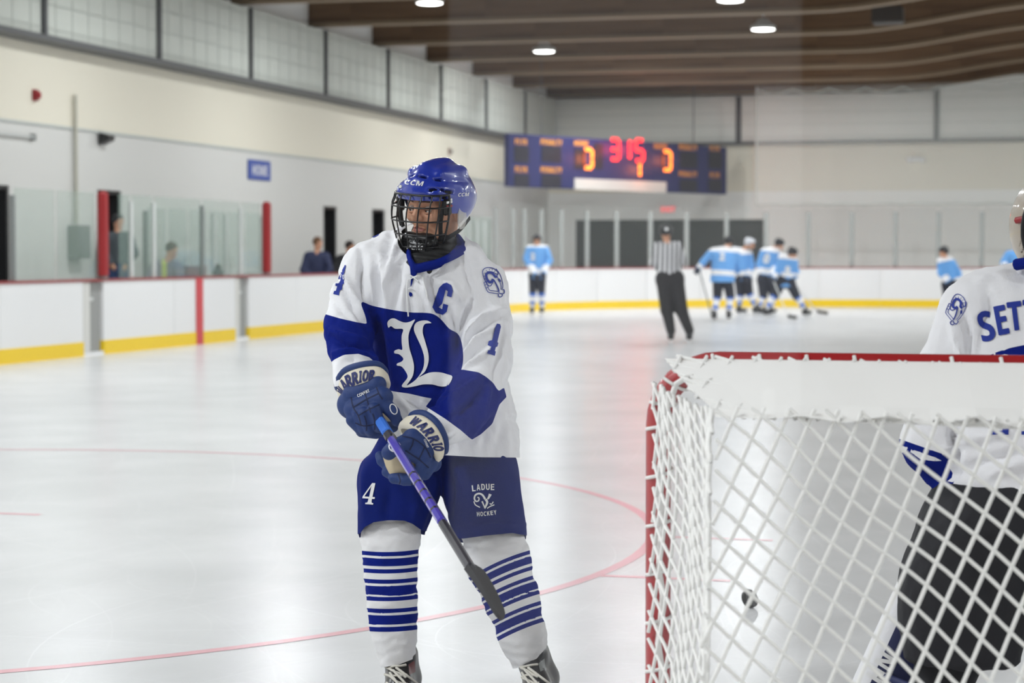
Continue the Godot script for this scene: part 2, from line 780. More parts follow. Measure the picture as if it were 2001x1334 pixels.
var fonts := {}
func tris_of_text(text: String, font_name: String, weight := 700, italic := false) -> PackedVector2Array:   # height of a capital = 1, y down, centred
	var key := font_name + str(weight) + str(italic)
	if not fonts.has(key):
		var f := SystemFont.new()
		f.font_names = PackedStringArray([font_name])
		f.font_weight = weight
		f.font_italic = italic
		fonts[key] = f
	var tm := TextMesh.new()
	tm.font = fonts[key]
	tm.text = text
	tm.font_size = 64
	tm.pixel_size = 0.01
	tm.depth = 0.0
	tm.curve_step = 2.0
	var out := PackedVector2Array()
	for surf in tm.get_surface_count():
		var a := tm.surface_get_arrays(surf)
		var v: PackedVector3Array = a[Mesh.ARRAY_VERTEX]
		var idx: PackedInt32Array = a[Mesh.ARRAY_INDEX] if a[Mesh.ARRAY_INDEX] != null else PackedInt32Array(range(v.size()))
		for k in idx:
			out.append(Vector2(v[k].x, -v[k].y))
	var lo := Vector2(1e9, 1e9)
	var hi := -lo
	for p in out:
		lo = lo.min(p)
		hi = hi.max(p)
	for k in out.size():
		out[k] = (out[k] - (lo + hi) * 0.5) / (hi.y - lo.y)
	return out

func text_mesh(text: String, font_name: String, height: float, m: Material, weight := 700) -> ArrayMesh:     # flat upright lettering facing +z
	var t := tris_of_text(text, font_name, weight)
	var s := S()
	for k in range(0, t.size(), 3):
		var a := Vector3(t[k].x, -t[k].y, 0) * height
		var b := Vector3(t[k + 1].x, -t[k + 1].y, 0) * height
		var c := Vector3(t[k + 2].x, -t[k + 2].y, 0) * height
		if (b - a).cross(c - a).z < 0.0: s.tri(a, c, b)
		else: s.tri(a, b, c)
	return s.mesh(m)

# ---------------------------------------------------------------- the hall
func _ready() -> void:
	# camera
	var cam := Camera3D.new()
	cam.name = "camera"
	var lens := CameraAttributesPhysical.new()
	lens.frustum_focal_length = 24.0 * F / 1334.0
	lens.frustum_focus_distance = 6.5
	lens.exposure_aperture = 4.0
	cam.attributes = lens
	cam.fov = rad_to_deg(2.0 * atan(667.0 / F))
	cam.near = 0.1
	cam.far = 200.0
	add_child(cam)
	cam.transform = Transform3D(cam_basis, EYE)
	cam.current = true
	# surroundings and exposure
	var env := Environment.new()
	env.background_mode = Environment.BG_COLOR
	env.background_color = Color(0.0, 0.0, 0.0)
	env.tonemap_mode = Environment.TONE_MAPPER_LINEAR
	env.tonemap_exposure = 0.97
	env.sdfgi_enabled = true
	env.ssao_enabled = true
	env.ssil_enabled = true
	var we := WorldEnvironment.new()
	we.name = "surroundings"
	we.environment = env
	add_child(we)
	var t0 := Time.get_ticks_msec()
	make_materials()
	make_shell()
	make_beams()
	make_lamps()
	make_boards()
	make_scoreboard()
	make_wall_things()
	print("setting ", Time.get_ticks_msec() - t0)
	make_goal()
	make_puck()
	print("goal ", Time.get_ticks_msec() - t0)
	make_player()
	print("player ", Time.get_ticks_msec() - t0)
	make_goalkeeper()
	print("goalkeeper ", Time.get_ticks_msec() - t0)
	make_others()
	print("others ", Time.get_ticks_msec() - t0)


func make_materials() -> void:
	var weave := ImageTexture.create_from_image(noise_image(256, 0.09, 5, 2))
	var grain := ImageTexture.create_from_image(noise_image(256, 0.05, 9, 4))
	M.weave = weave
	# ice: milky white with skate cuts
	var base := noise_image(1024, 0.004, 21, 4)
	var ice_im := Image.create(1024, 1024, false, Image.FORMAT_RGB8)
	var cuts := Image.create(1024, 1024, false, Image.FORMAT_L8)
	var fine := noise_image(1024, 0.06, 4, 2)
	var rng := RandomNumberGenerator.new()
	rng.seed = 77
	var score := PackedFloat32Array()
	score.resize(1024 * 1024)
	for k in 420:
		var p := Vector2(rng.randf() * 1024, rng.randf() * 1024)
		var a := rng.randf() * TAU
		var bend := rng.randfn(0.0, 0.0022)
		var strength := rng.randf_range(0.15, 1.0) * (1.0 if rng.randf() < 0.3 else 0.45)
		var length := rng.randi_range(150, 900)
		var wide := 1 if rng.randf() < 0.9 else 3
		for s in length:
			p += Vector2.from_angle(a)
			a += bend
			var fade := sin(PI * s / length)
			for w in wide:
				var at := (posmod(int(p.y) + w, 1024)) * 1024 + posmod(int(p.x), 1024)
				score[at] = maxf(score[at], strength * fade)
	for y in 1024:
		for x in 1024:
			var b := base.get_pixel(x, y).r
			var s := score[y * 1024 + x]
			var v := 0.855 + 0.05 * (b - 0.5) + 0.055 * s
			ice_im.set_pixel(x, y, Color(v, v + 0.004, v + 0.008))
			var g := 0.5 + 0.25 * (fine.get_pixel(x, y).r - 0.5) + 0.3 * s
			cuts.set_pixel(x, y, Color(g, g, g))
	M.ice = mat(Color.WHITE, 0.25, {"print": [ImageTexture.create_from_image(ice_im), 0.2], "world": true, "spec": 0.31})
	M.ice.heightmap_enabled = true
	M.ice.heightmap_texture = ImageTexture.create_from_image(cuts)
	M.ice.heightmap_scale = 0.06
	M.red_line = mat(C(230, 178, 184), 0.25, {"spec": 0.31})
	M.wall_white = mat(C(217, 216, 212), 0.75, {"relief": [grain, 0.15, 0.7], "world": true})
	M.wall_cream = mat(C(234, 228, 211), 0.75, {"relief": [grain, 0.15, 0.7], "world": true})
	M.wall_end = mat(C(242, 242, 238), 0.75, {"relief": [grain, 0.15, 0.7], "world": true})  # brighter copy of the wall white, lifting the dim far end
	M.netting_far = mat(C(250, 252, 246), 0.9, {"alpha": 0.85})  # lighter copy of the netting, making up for weak light at the far wall
	M.wall_top = mat(C(250, 250, 248), 0.75)  # brighter copy of the wall white, making up for little light between beams
	M.wall_grey = mat(C(196, 200, 196), 0.8)
	M.ledge = mat(C(96, 97, 98), 0.6)
	M.rail_dark = mat(C(70, 72, 74), 0.5)
	var wood := noise_image(512, 0.012, 31, 4)
	var wood2 := Image.create(512, 512, false, Image.FORMAT_L8)
	for y in 512:
		for x in 512:
			wood2.set_pixel(x, y, wood.get_pixel((x / 9) % 512, y))
	M.wood = mat(Color.WHITE, 0.6, {"print": [tone_texture(wood2, C(84, 60, 38), C(116, 88, 60)), 0.35], "world": true})
	M.wood_edge_lit = mat(C(128, 108, 84), 0.6)  # paler tan: ice bounce on the beam undersides put into the colour
	M.ceiling = mat(C(84, 66, 46), 0.8)
	M.white_board = mat(C(234, 234, 234), 0.32)
	M.yellow = mat(C(243, 206, 28), 0.4)
	M.red = mat(C(158, 18, 24), 0.45)
	M.red_cap = mat(C(150, 58, 58), 0.45)
	M.stripe_red = mat(C(206, 62, 70), 0.4)
	M.glass = mat(C(150, 178, 165), 0.04, {"alpha": 0.16, "spec": 0.25})
	M.glass_far = mat(C(205, 216, 210), 0.04, {"alpha": 0.025, "spec": 0.2})
	M.glass_clear = mat(C(220, 225, 224), 0.02, {"alpha": 0.0})
	M.alu = mat(C(206, 208, 206), 0.4, {"metal": 0.0})
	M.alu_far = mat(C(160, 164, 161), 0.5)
	M.alu_dark = mat(C(120, 124, 122), 0.45)
	M.dark = mat(C(16, 17, 18), 0.5)
	M.window = mat(C(20, 22, 24), 0.4)
	M.netting = mat(C(236, 240, 232), 0.9, {"alpha": 0.7})
	M.netting_thin = mat(C(226, 230, 226), 0.9, {"alpha": 0.14})
	M.cord_dark = mat(C(186, 190, 184), 0.8)
	M.lamp = mat(C(255, 255, 252), 0.4, {"glow": 9.0})
	M.lamp_body = mat(C(190, 190, 186), 0.4)
	M.board_blue = mat(C(33, 39, 92), 0.5)
	M.board_black = mat(C(34, 34, 46), 0.45)
	M.amber = mat(C(244, 164, 64), 0.5)
	M.led_amber = mat(C(255, 150, 60), 0.4, {"glow": 2.2, "glow_color": C(255, 128, 40)})
	M.led_red = mat(C(255, 60, 60), 0.4, {"glow": 2.2, "glow_color": C(255, 44, 48)})
	M.led_off = mat(C(110, 52, 30), 0.4)
	M.grey_box = mat(C(120, 124, 120), 0.5)
	M.sign_blue = mat(C(62, 88, 168), 0.5)
	M.white = mat(C(236, 236, 236), 0.5)
	M.black_plastic = mat(C(22, 22, 24), 0.35)
	M.red_dim = mat(C(150, 30, 34), 0.5)
	M.exit_red = mat(C(255, 70, 70), 0.4, {"glow": 0.9, "glow_color": C(255, 70, 70)})
	# garments
	var cloth := {"relief": [weave, 0.05, 9.0], "sheen": 0.2}
	var plain := {"relief": [weave, 0.05, 9.0], "spec": 0.2}
	M.jersey_white = mat(C(236, 236, 239), 0.85, cloth)
	M.jersey_blue = mat(C(4, 27, 120), 0.85, plain)
	M.twill_white = mat(C(232, 232, 232), 0.8)
	M.twill_blue = mat(C(20, 46, 146), 0.8)
	M.pants_blue = mat(C(6, 26, 100), 0.8, plain)
	M.sock_white = mat(C(226, 225, 226), 0.9, cloth)
	M.lace = mat(C(206, 202, 192), 0.9)
	M.boot = mat(C(26, 25, 28), 0.3)
	M.boot_red = mat(C(96, 20, 24), 0.4)
	M.steel = mat(C(200, 202, 206), 0.25, {"metal": 1.0})
	M.holder = mat(C(226, 226, 226), 0.4)
	M.helmet_blue = mat(C(24, 50, 160), 0.28, {"coat": 1.0, "coat_rough": 0.04})
	M.black = mat(C(14, 14, 16), 0.6)
	M.black_gloss = mat(C(14, 14, 16), 0.3)
	M.skin = mat(C(202, 150, 121), 0.55, {"sss": 0.06})
	M.lip = mat(C(158, 98, 86), 0.5, {"sss": 0.05})
	M.brow = mat(C(92, 62, 44), 0.8)
	M.eye_white = mat(C(214, 206, 200), 0.2)
	M.eye_dark = mat(C(46, 34, 28), 0.15)
	M.glove_blue = mat(C(20, 50, 108), 0.65, {"relief": [weave, 0.04, 12.0]})
	M.glove_cream = mat(C(226, 218, 198), 0.7, {"relief": [weave, 0.04, 12.0]})
	M.glove_tan = mat(C(190, 176, 148), 0.8)
	M.glove_text = mat(C(20, 34, 96), 0.6)
	M.shaft = mat(C(70, 58, 176), 0.25, {"coat": 0.8})
	M.shaft_dark = mat(C(30, 28, 40), 0.3)
	M.tape_blue = mat(C(50, 112, 210), 0.8)
	M.clear_guard = mat(C(220, 220, 222), 0.12, {"alpha": 0.4})


func make_shell() -> void:
	var right := 16.5
	var back := 4.0
	var top := 7.6
	var floor_ := structure("floor", S().between(Vector3(WALL_X - 0.3, -0.3, END_Z - 0.3), Vector3(right, 0, back)).mesh(M.ice))
	# painted lines under the ice, each its own piece
	var ring := func(at: Vector3, r: float, w: float, y: float) -> Solid:
		var s := S()
		for k in 120:
			var a := TAU * k / 120
			var b := TAU * (k + 1) / 120
			var p := Vector3(cos(a), 0, sin(a))
			var q := Vector3(cos(b), 0, sin(b))
			var u := Vector3(0, y, 0) + at
			s.quad(u + p * (r - w), u + q * (r - w), u + q * (r + w), u + p * (r + w))
		return s
	for x: float in [-6.34, 6.34]:
		put("circle_line", ring.call(Vector3(x, 0, -9.88), 4.34, 0.03, 0.0012).mesh(M.red_line), floor_)
		var dot := S()
		dot.lathe(Vector3(x, 0, -9.88), Vector3.UP, [[0.0012, 0.3], [0.0013, 0.0]], 32)
		put("spot", dot.mesh(M.red_line), floor_)
		for side: float in [-1.0, 1.0]:
			for s: float in [-1.0, 1.0]:
				var h := Vector3(x + side * 4.6, 0.0012, -9.88 + s * 0.68)
				put("hash_line", S().box(h, Vector3(0.6, 0.0008, 0.05)).mesh(M.red_line), floor_)
				var l := Vector3(x + side * 0.22 * 1.0, 0.0012, -9.88 + s * 0.68)
				put("spot_line", S().box(l, Vector3(1.2, 0.0008, 0.05)).mesh(M.red_line), floor_)
	put("goal_line", S().box(Vector3(0, 0.001, -4.92), Vector3(26.8, 0.0008, 0.05)).mesh(M.red_line), floor_)
	# walls
	var wl_w := S()
	var wl_c := S()
	var holes := []
	for d: Array in [[-60, 18, 357], [190, 237, 370], [632, 658, 402], [727, 752, 408]]:
		var a := on_x(d[0], d[2], WALL_X)
		var b := on_x(d[1], d[2], WALL_X)
		holes.append([b.z, a.z, a.y])
	holes.sort_custom(func(p, q): return p[0] < q[0])
	var z := END_Z
	for h: Array in holes:
		wl_w.between(Vector3(WALL_X - 0.3, 0, z), Vector3(WALL_X, 3.42, h[0]))
		wl_w.between(Vector3(WALL_X - 0.3, h[2], h[0]), Vector3(WALL_X, 3.42, h[1]))
		z = h[1]
	wl_w.between(Vector3(WALL_X - 0.3, 0, z), Vector3(WALL_X, 3.42, back))
	wl_c.between(Vector3(WALL_X - 0.3, 3.42, END_Z), Vector3(WALL_X, 4.66, back))
	var wl_t := S().between(Vector3(WALL_X - 0.3, 4.66, END_Z), Vector3(WALL_X, top, back))
	structure("wall_left", joined([wl_w, M.wall_white, wl_c, M.wall_cream, wl_t, M.wall_top]))
	for k in holes.size():
		var h: Array = holes[k]
		var leaf := S().between(Vector3(WALL_X - 0.29, 0.0, h[0]), Vector3(WALL_X - 0.22, h[2], h[1]))
		var door := structure("door_%d" % (k + 1), leaf.mesh(M.dark))  # dark sheet painted for the unlit corridor behind each opening
		var frame := S()
		frame.between(Vector3(WALL_X - 0.22, 0, h[0]), Vector3(WALL_X - 0.02, h[2], h[0] + 0.06))
		frame.between(Vector3(WALL_X - 0.22, 0, h[1] - 0.06), Vector3(WALL_X - 0.02, h[2], h[1]))
		frame.between(Vector3(WALL_X - 0.22, h[2] - 0.06, h[0] + 0.06), Vector3(WALL_X - 0.02, h[2], h[1] - 0.06))
		put("door_frame", frame.mesh(M.black_plastic), door)
		put("handle", S().box(Vector3(WALL_X - 0.19, 1.0, h[1] - 0.2), Vector3(0.05, 0.03, 0.14), Basis.IDENTITY, 0.008).mesh(M.alu), door)
	structure("trim_1", S().between(Vector3(WALL_X, 3.40, END_Z), Vector3(WALL_X + 0.03, 3.44, back)).mesh(M.wall_grey))
	structure("trim_2", S().between(Vector3(WALL_X, 4.64, END_Z + 0.1), Vector3(WALL_X + 0.4, 4.72, back)).mesh(M.ledge))
	# far wall with a row of dark windows
	var we := S()
	var wc := S()
	var panes := [[1125, 1147], [1147.5, 1205], [1205.5, 1270], [1270.5, 1342], [1342.5, 1418], [1418.5, 1492]]
	var y0 := 0.95
	var y1 := on_z(1300, 429, END_Z).y
	var x := WALL_X
	for k in panes.size():
		var a := on_z(panes[k][0], 470, END_Z).x
		var b := on_z(panes[k][1], 470, END_Z).x
		we.between(Vector3(x, 0, END_Z - 0.3), Vector3(a, y1, END_Z))
		we.between(Vector3(a, 0, END_Z - 0.3), Vector3(b, y0, END_Z))
		x = b
		var pane := structure("window_%d" % (k + 1), S().between(Vector3(a, y0, END_Z - 0.16), Vector3(b, y1, END_Z - 0.13)).mesh(M.window))
		var fr := S()
		fr.between(Vector3(a, y0, END_Z - 0.12), Vector3(a + 0.05, y1, END_Z - 0.02))
		fr.between(Vector3(b - 0.05, y0, END_Z - 0.12), Vector3(b, y1, END_Z - 0.02))
		fr.between(Vector3(a + 0.05, y1 - 0.05, END_Z - 0.12), Vector3(b - 0.05, y1, END_Z - 0.02))
		fr.between(Vector3(a + 0.05, y0, END_Z - 0.12), Vector3(b - 0.05, y0 + 0.05, END_Z - 0.02))
		put("window_frame", fr.mesh(M.black_plastic), pane)
	we.between(Vector3(x, 0, END_Z - 0.3), Vector3(right, y1, END_Z))
	we.between(Vector3(WALL_X, y1, END_Z - 0.3), Vector3(right, 3.28, END_Z))
	wc.between(Vector3(WALL_X, 3.28, END_Z - 0.3), Vector3(right, 4.66, END_Z))
	we.between(Vector3(WALL_X, 4.66, END_Z - 0.3), Vector3(right, top, END_Z))
	structure("wall_far", joined([we, M.wall_end, wc, M.wall_cream]))
	structure("trim_3", S().between(Vector3(WALL_X + 0.41, 4.64, END_Z), Vector3(right, 4.72, END_Z + 0.4)).mesh(M.ledge))
	structure("wall_right", S().between(Vector3(right, 0, END_Z - 0.3), Vector3(right + 0.3, top, back)).mesh(M.wall_white))
	structure("wall_near", S().between(Vector3(WALL_X - 0.3, 0, back), Vector3(right, top, back + 0.3)).mesh(mat(C(50, 50, 52), 0.8)))
	var out := structure("door_5", S().between(Vector3(-1.77, 0.0, back - 0.06), Vector3(-0.74, 2.25, back - 0.005)).mesh(mat(C(172, 172, 175), 0.6)))      # white door behind the camera, mirrored faintly in the near glass
	put("handle", S().box(Vector3(-0.82, 1.0, back - 0.09), Vector3(0.03, 0.14, 0.05), Basis.IDENTITY, 0.008).mesh(M.white_board), out)


func lift(x: float) -> float:           # the beams arch up towards the middle of the rink
	var t := clampf(absf(x) / 5.0, 0.0, 1.0)
	return 0.25 * (1.0 + cos(PI * t))


func make_beams() -> void:
	var ceil := structure("ceiling", S().between(Vector3(WALL_X - 0.3, 7.6, END_Z - 0.3), Vector3(16.8, 7.9, 4.3)).mesh(M.ceiling))
	var xs := [WALL_X]
	for k in 21:
		xs.append(-5.0 + k * 0.5)
	xs.append(16.5)
	var web := S()
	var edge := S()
	for k in xs.size() - 1:
		var a: float = xs[k]
		var b: float = xs[k + 1]
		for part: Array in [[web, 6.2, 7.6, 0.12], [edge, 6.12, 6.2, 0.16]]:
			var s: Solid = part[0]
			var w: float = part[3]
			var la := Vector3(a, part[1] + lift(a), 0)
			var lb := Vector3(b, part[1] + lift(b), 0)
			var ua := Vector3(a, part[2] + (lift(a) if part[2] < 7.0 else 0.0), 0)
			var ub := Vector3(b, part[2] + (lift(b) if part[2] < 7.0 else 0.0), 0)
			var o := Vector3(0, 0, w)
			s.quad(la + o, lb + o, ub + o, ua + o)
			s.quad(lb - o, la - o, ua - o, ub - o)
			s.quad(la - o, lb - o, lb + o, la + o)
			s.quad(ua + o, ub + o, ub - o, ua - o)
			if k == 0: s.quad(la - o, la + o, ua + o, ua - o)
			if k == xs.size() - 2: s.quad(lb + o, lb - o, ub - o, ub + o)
	var beam := joined([web, M.wood, edge, M.wood_edge_lit])
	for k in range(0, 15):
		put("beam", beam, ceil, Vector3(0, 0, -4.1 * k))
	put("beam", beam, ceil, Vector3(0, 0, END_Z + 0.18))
	var nth := ["nearest to", "second from", "third from", "fourth from", "fifth from", "sixth from", "seventh from", "eighth from", "ninth from", "tenth from", "eleventh from", "twelfth from", "thirteenth from", "fourteenth from", "fifteenth from"]
	# posts and netting above the ledge, along the left and far walls
	for k in range(1, 15):
		var post := put("netting_post", S().between(Vector3(WALL_X + 0.25, 4.72, -4.1 * k - 0.06), Vector3(WALL_X + 0.37, 6.05, -4.1 * k + 0.06), 0.01).mesh(M.rail_dark))
		tag(post, "dark netting post on the left wall, %s the far corner" % nth[14 - k], "post", "netting posts on the left wall")
	for k in range(0, 15):
		var za := -4.1 * k - 0.06
		var zb := -4.1 * (k + 1) + (0.06 if k < 14 else 0.42)
		var panel := thing("safety_netting", "grey safety netting panel on the left wall, %s the far corner" % nth[14 - k], "netting", Vector3(WALL_X + 0.31, 4.72, (za + zb) * 0.5), 0.0, "netting panels on the left wall")
		put("mesh_sheet", S().box(Vector3(0, 0.66, 0), Vector3(0.012, 1.32, za - zb)).mesh(M.netting), panel)
		var cords := S()
		for c in 4:
			cords.box(Vector3(0.012, 0.12 + 0.36 * c, 0), Vector3(0.012, 0.012, za - zb))
		for c in 7:
			cords.box(Vector3(0.012, 0.66, (c - 3) * 0.55), Vector3(0.006, 1.3, 0.006))
		put("net_cords", cords.mesh(M.cord_dark), panel)
	var ends := [1073.0, 1443.0, 1830.0]
	var ex := []
	for p: float in ends:
		ex.append(on_z(p, 250, END_Z + 0.3).x)
	ex.append(ex[2] + 5.9)
	ex.append(ex[2] + 11.0)
	for k in range(1, 5):
		tag(put("netting_post", S().between(Vector3(ex[k] - 0.07, 4.72, END_Z + 0.22), Vector3(ex[k] + 0.07, 6.05 + lift(ex[k]), END_Z + 0.36), 0.01).mesh(M.rail_dark)), "dark netting post on the far wall, %s" % ["", "just right of the scoreboard", "above the white emergency light", "right of the picture", "near the right wall"][k], "post", "netting posts on the far wall")
	for k in 4:
		var w: float = ex[k + 1] - ex[k] - 0.16
		var panel := thing("safety_netting", "grey safety netting above the far wall, %s" % ["panel behind the scoreboard", "panel right of the scoreboard", "panel at the right edge", "panel beyond the right edge"][k], "netting", Vector3((ex[k] + ex[k + 1]) * 0.5, 4.72, END_Z + 0.29), 0.0, "netting panels on the far wall")
		put("mesh_sheet", S().box(Vector3(0, 0.66 + lift((ex[k] + ex[k + 1]) * 0.5) * 0.5, 0), Vector3(w, 1.32 + lift((ex[k] + ex[k + 1]) * 0.5), 0.012)).mesh(M.netting_far), panel)
		var cords := S()
		for c in 4:
			cords.box(Vector3(0, 0.12 + 0.36 * c, 0.012), Vector3(w, 0.012, 0.012))
		put("net_cords", cords.mesh(M.cord_dark), panel)
	# a thinner net hung before the far glass
	var a := on_z(1478, 300, BOARD_Z - 0.4)
	var b := on_z(1478, 402, BOARD_Z - 0.4)
	var hung := thing("hanging_net", "thin pale net hanging from the beams before the far wall", "netting", Vector3(a.x, b.y, BOARD_Z - 0.4))
	put("mesh_sheet", S().between(Vector3(0, 0, -0.004), Vector3(14.0, 6.1 - b.y, 0.004)).mesh(M.netting_thin), hung)
	put("edge_cord", S().tube(PackedVector3Array([Vector3(0, 0, 0), Vector3(0, 6.1 - b.y, 0)]), 0.03, 6).mesh(M.cord_dark), hung)
	var hem := PackedVector3Array()
	for k in 113:
		hem.append(Vector3(k * 0.125, 0.06 * absf(sin(k * PI / 8.0)), 0.0))
	put("hem_cord", S().tube(hem, 0.022, 5).mesh(M.cord_dark), hung)
	var hem2 := PackedVector3Array()
	for k in 113:
		hem2.append(Vector3(k * 0.125, 6.0 - b.y - 0.12 * absf(sin(k * PI / 8.0)), 0.0))
	put("top_cord", S().tube(hem2, 0.02, 5).mesh(M.cord_dark), hung)


func make_lamps() -> void:
	var spots := [[-11.3, 6.0, -36.7], [-5.95, 6.0, -37.7], [-6.07, 6.0, -42.7], [-11.5, 6.0, -46.1]]
	for x: float in [-11.4, -6.0, 6.0, 11.4]:
		for z: float in [2.0, -3.5, -9.5, -16.0, -22.5, -29.5]:
			spots.append([x, 6.0, z])  # unseen rows, set out so the front skater is lit from the left
	spots.append([-4.4, 6.0, -1.6])  # extra unseen lamp, added to brighten the front of the skater
	for z: float in [-44.0, -51.0]:
		spots.append([0.0, 6.0, z])  # unseen pair added to brighten the far end
	for x: float in [6.0, 11.4]:
		for z: float in [-37.5, -44.0, -51.0, -58.0]:
			spots.append([x, 6.0, z])
	for x: float in [-11.4, -6.0]:
		for z: float in [-49.65, -53.75]:
			spots.append([x, 6.5, z])  # unseen lamps added behind the beams to lift the far left corner
	var body := S()
	body.lathe(Vector3.ZERO, Vector3.UP, [[0.0, 0.235], [0.02, 0.25], [0.07, 0.25], [0.12, 0.16], [0.2, 0.1], [0.22, 0.0]], 24)
	var face := S()
	face.lathe(Vector3.ZERO, Vector3.UP, [[-0.012, 0.0], [-0.012, 0.2], [0.0, 0.235]], 24)
	var body_mesh := body.mesh(M.lamp_body)
	var face_mesh := face.mesh(M.lamp)
	var named := ["round white ceiling lamp nearest the top left of the beams", "round white ceiling lamp at the very top beside the paired one", "round white ceiling lamp just below the topmost lamp", "small round white ceiling lamp above the scoreboard's left"]
	for k in spots.size():
		var s: Array = spots[k]
		var o := thing("ceiling_lamp", named[k] if k < 4 else "unseen round white lamp, laid out to light the hall", "lamp", Vector3(s[0], s[1], s[2]), 0.0, "ceiling lamps")
		put("housing", body_mesh, o)
		put("lens", face_mesh, o)
		put("stem", S().tube(PackedVector3Array([Vector3(0, 0.2, 0), Vector3(0, 7.58 - s[1], 0)]), 0.02, 6).mesh(M.lamp_body), o)
		var l := AreaLight3D.new()
		l.name = "lamp_light"
		l.area_size = Vector2(0.42, 0.42)
		l.light_energy = 20.0
		l.light_color = Color(0.97, 0.99, 1.0)
		l.area_range = 60.0
		l.shadow_enabled = true
		o.add_child(l)
		l.position = Vector3(0, -0.03, 0)
		l.rotation = Vector3(-PI / 2, 0, 0)


# ---------------------------------------------------------------- boards and glass
func board_run(o: Node3D, a: Vector3, b: Vector3, inward: Vector3) -> void:      # one board panel from a to b, all parts of o
	var dir := (b - a).normalized()
	var len := a.distance_to(b)
	var turn := Basis(dir, Vector3.UP, dir.cross(Vector3.UP))
	var mid := (a + b) * 0.5
	var s := 1.0 if (turn.z).dot(inward) > 0.0 else -1.0
	put("panel", S().box(mid + Vector3(0, 0.10 + (BOARD_H - 0.035) * 0.5 - 0.05, 0) - inward * 0.05, Vector3(len - 0.012, BOARD_H - 0.135, 0.09), turn).mesh(M.white_board), o)
	put("kick_plate", S().box(mid + Vector3(0, 0.1, 0) - inward * 0.035, Vector3(len - 0.004, 0.2, 0.08), turn).mesh(M.yellow), o)
	put("cap_rail", S().box(mid + Vector3(0, BOARD_H - 0.0175, 0) - inward * 0.06, Vector3(len - 0.002, 0.035, 0.14), turn).mesh(M.red_cap), o)

func glass_run(o: Node3D, a: Vector3, b: Vector3, top: float, m: Material, post: Material, width := 0.05) -> void:
	var dir := (b - a).normalized()
	var len := a.distance_to(b)
	var turn := Basis(dir, Vector3.UP, dir.cross(Vector3.UP))
	var mid := (a + b) * 0.5
	var h := top - BOARD_H
	put("glass_pane", S().box(mid + Vector3(0, BOARD_H + h * 0.5, 0), Vector3(len - width - 0.004, h, 0.014), turn).mesh(m), o)
	if post:
		put("glass_post", S().box(a + Vector3(0, BOARD_H + h * 0.46, 0), Vector3(width, h * 0.92, 0.05), turn, 0.006).mesh(post), o)

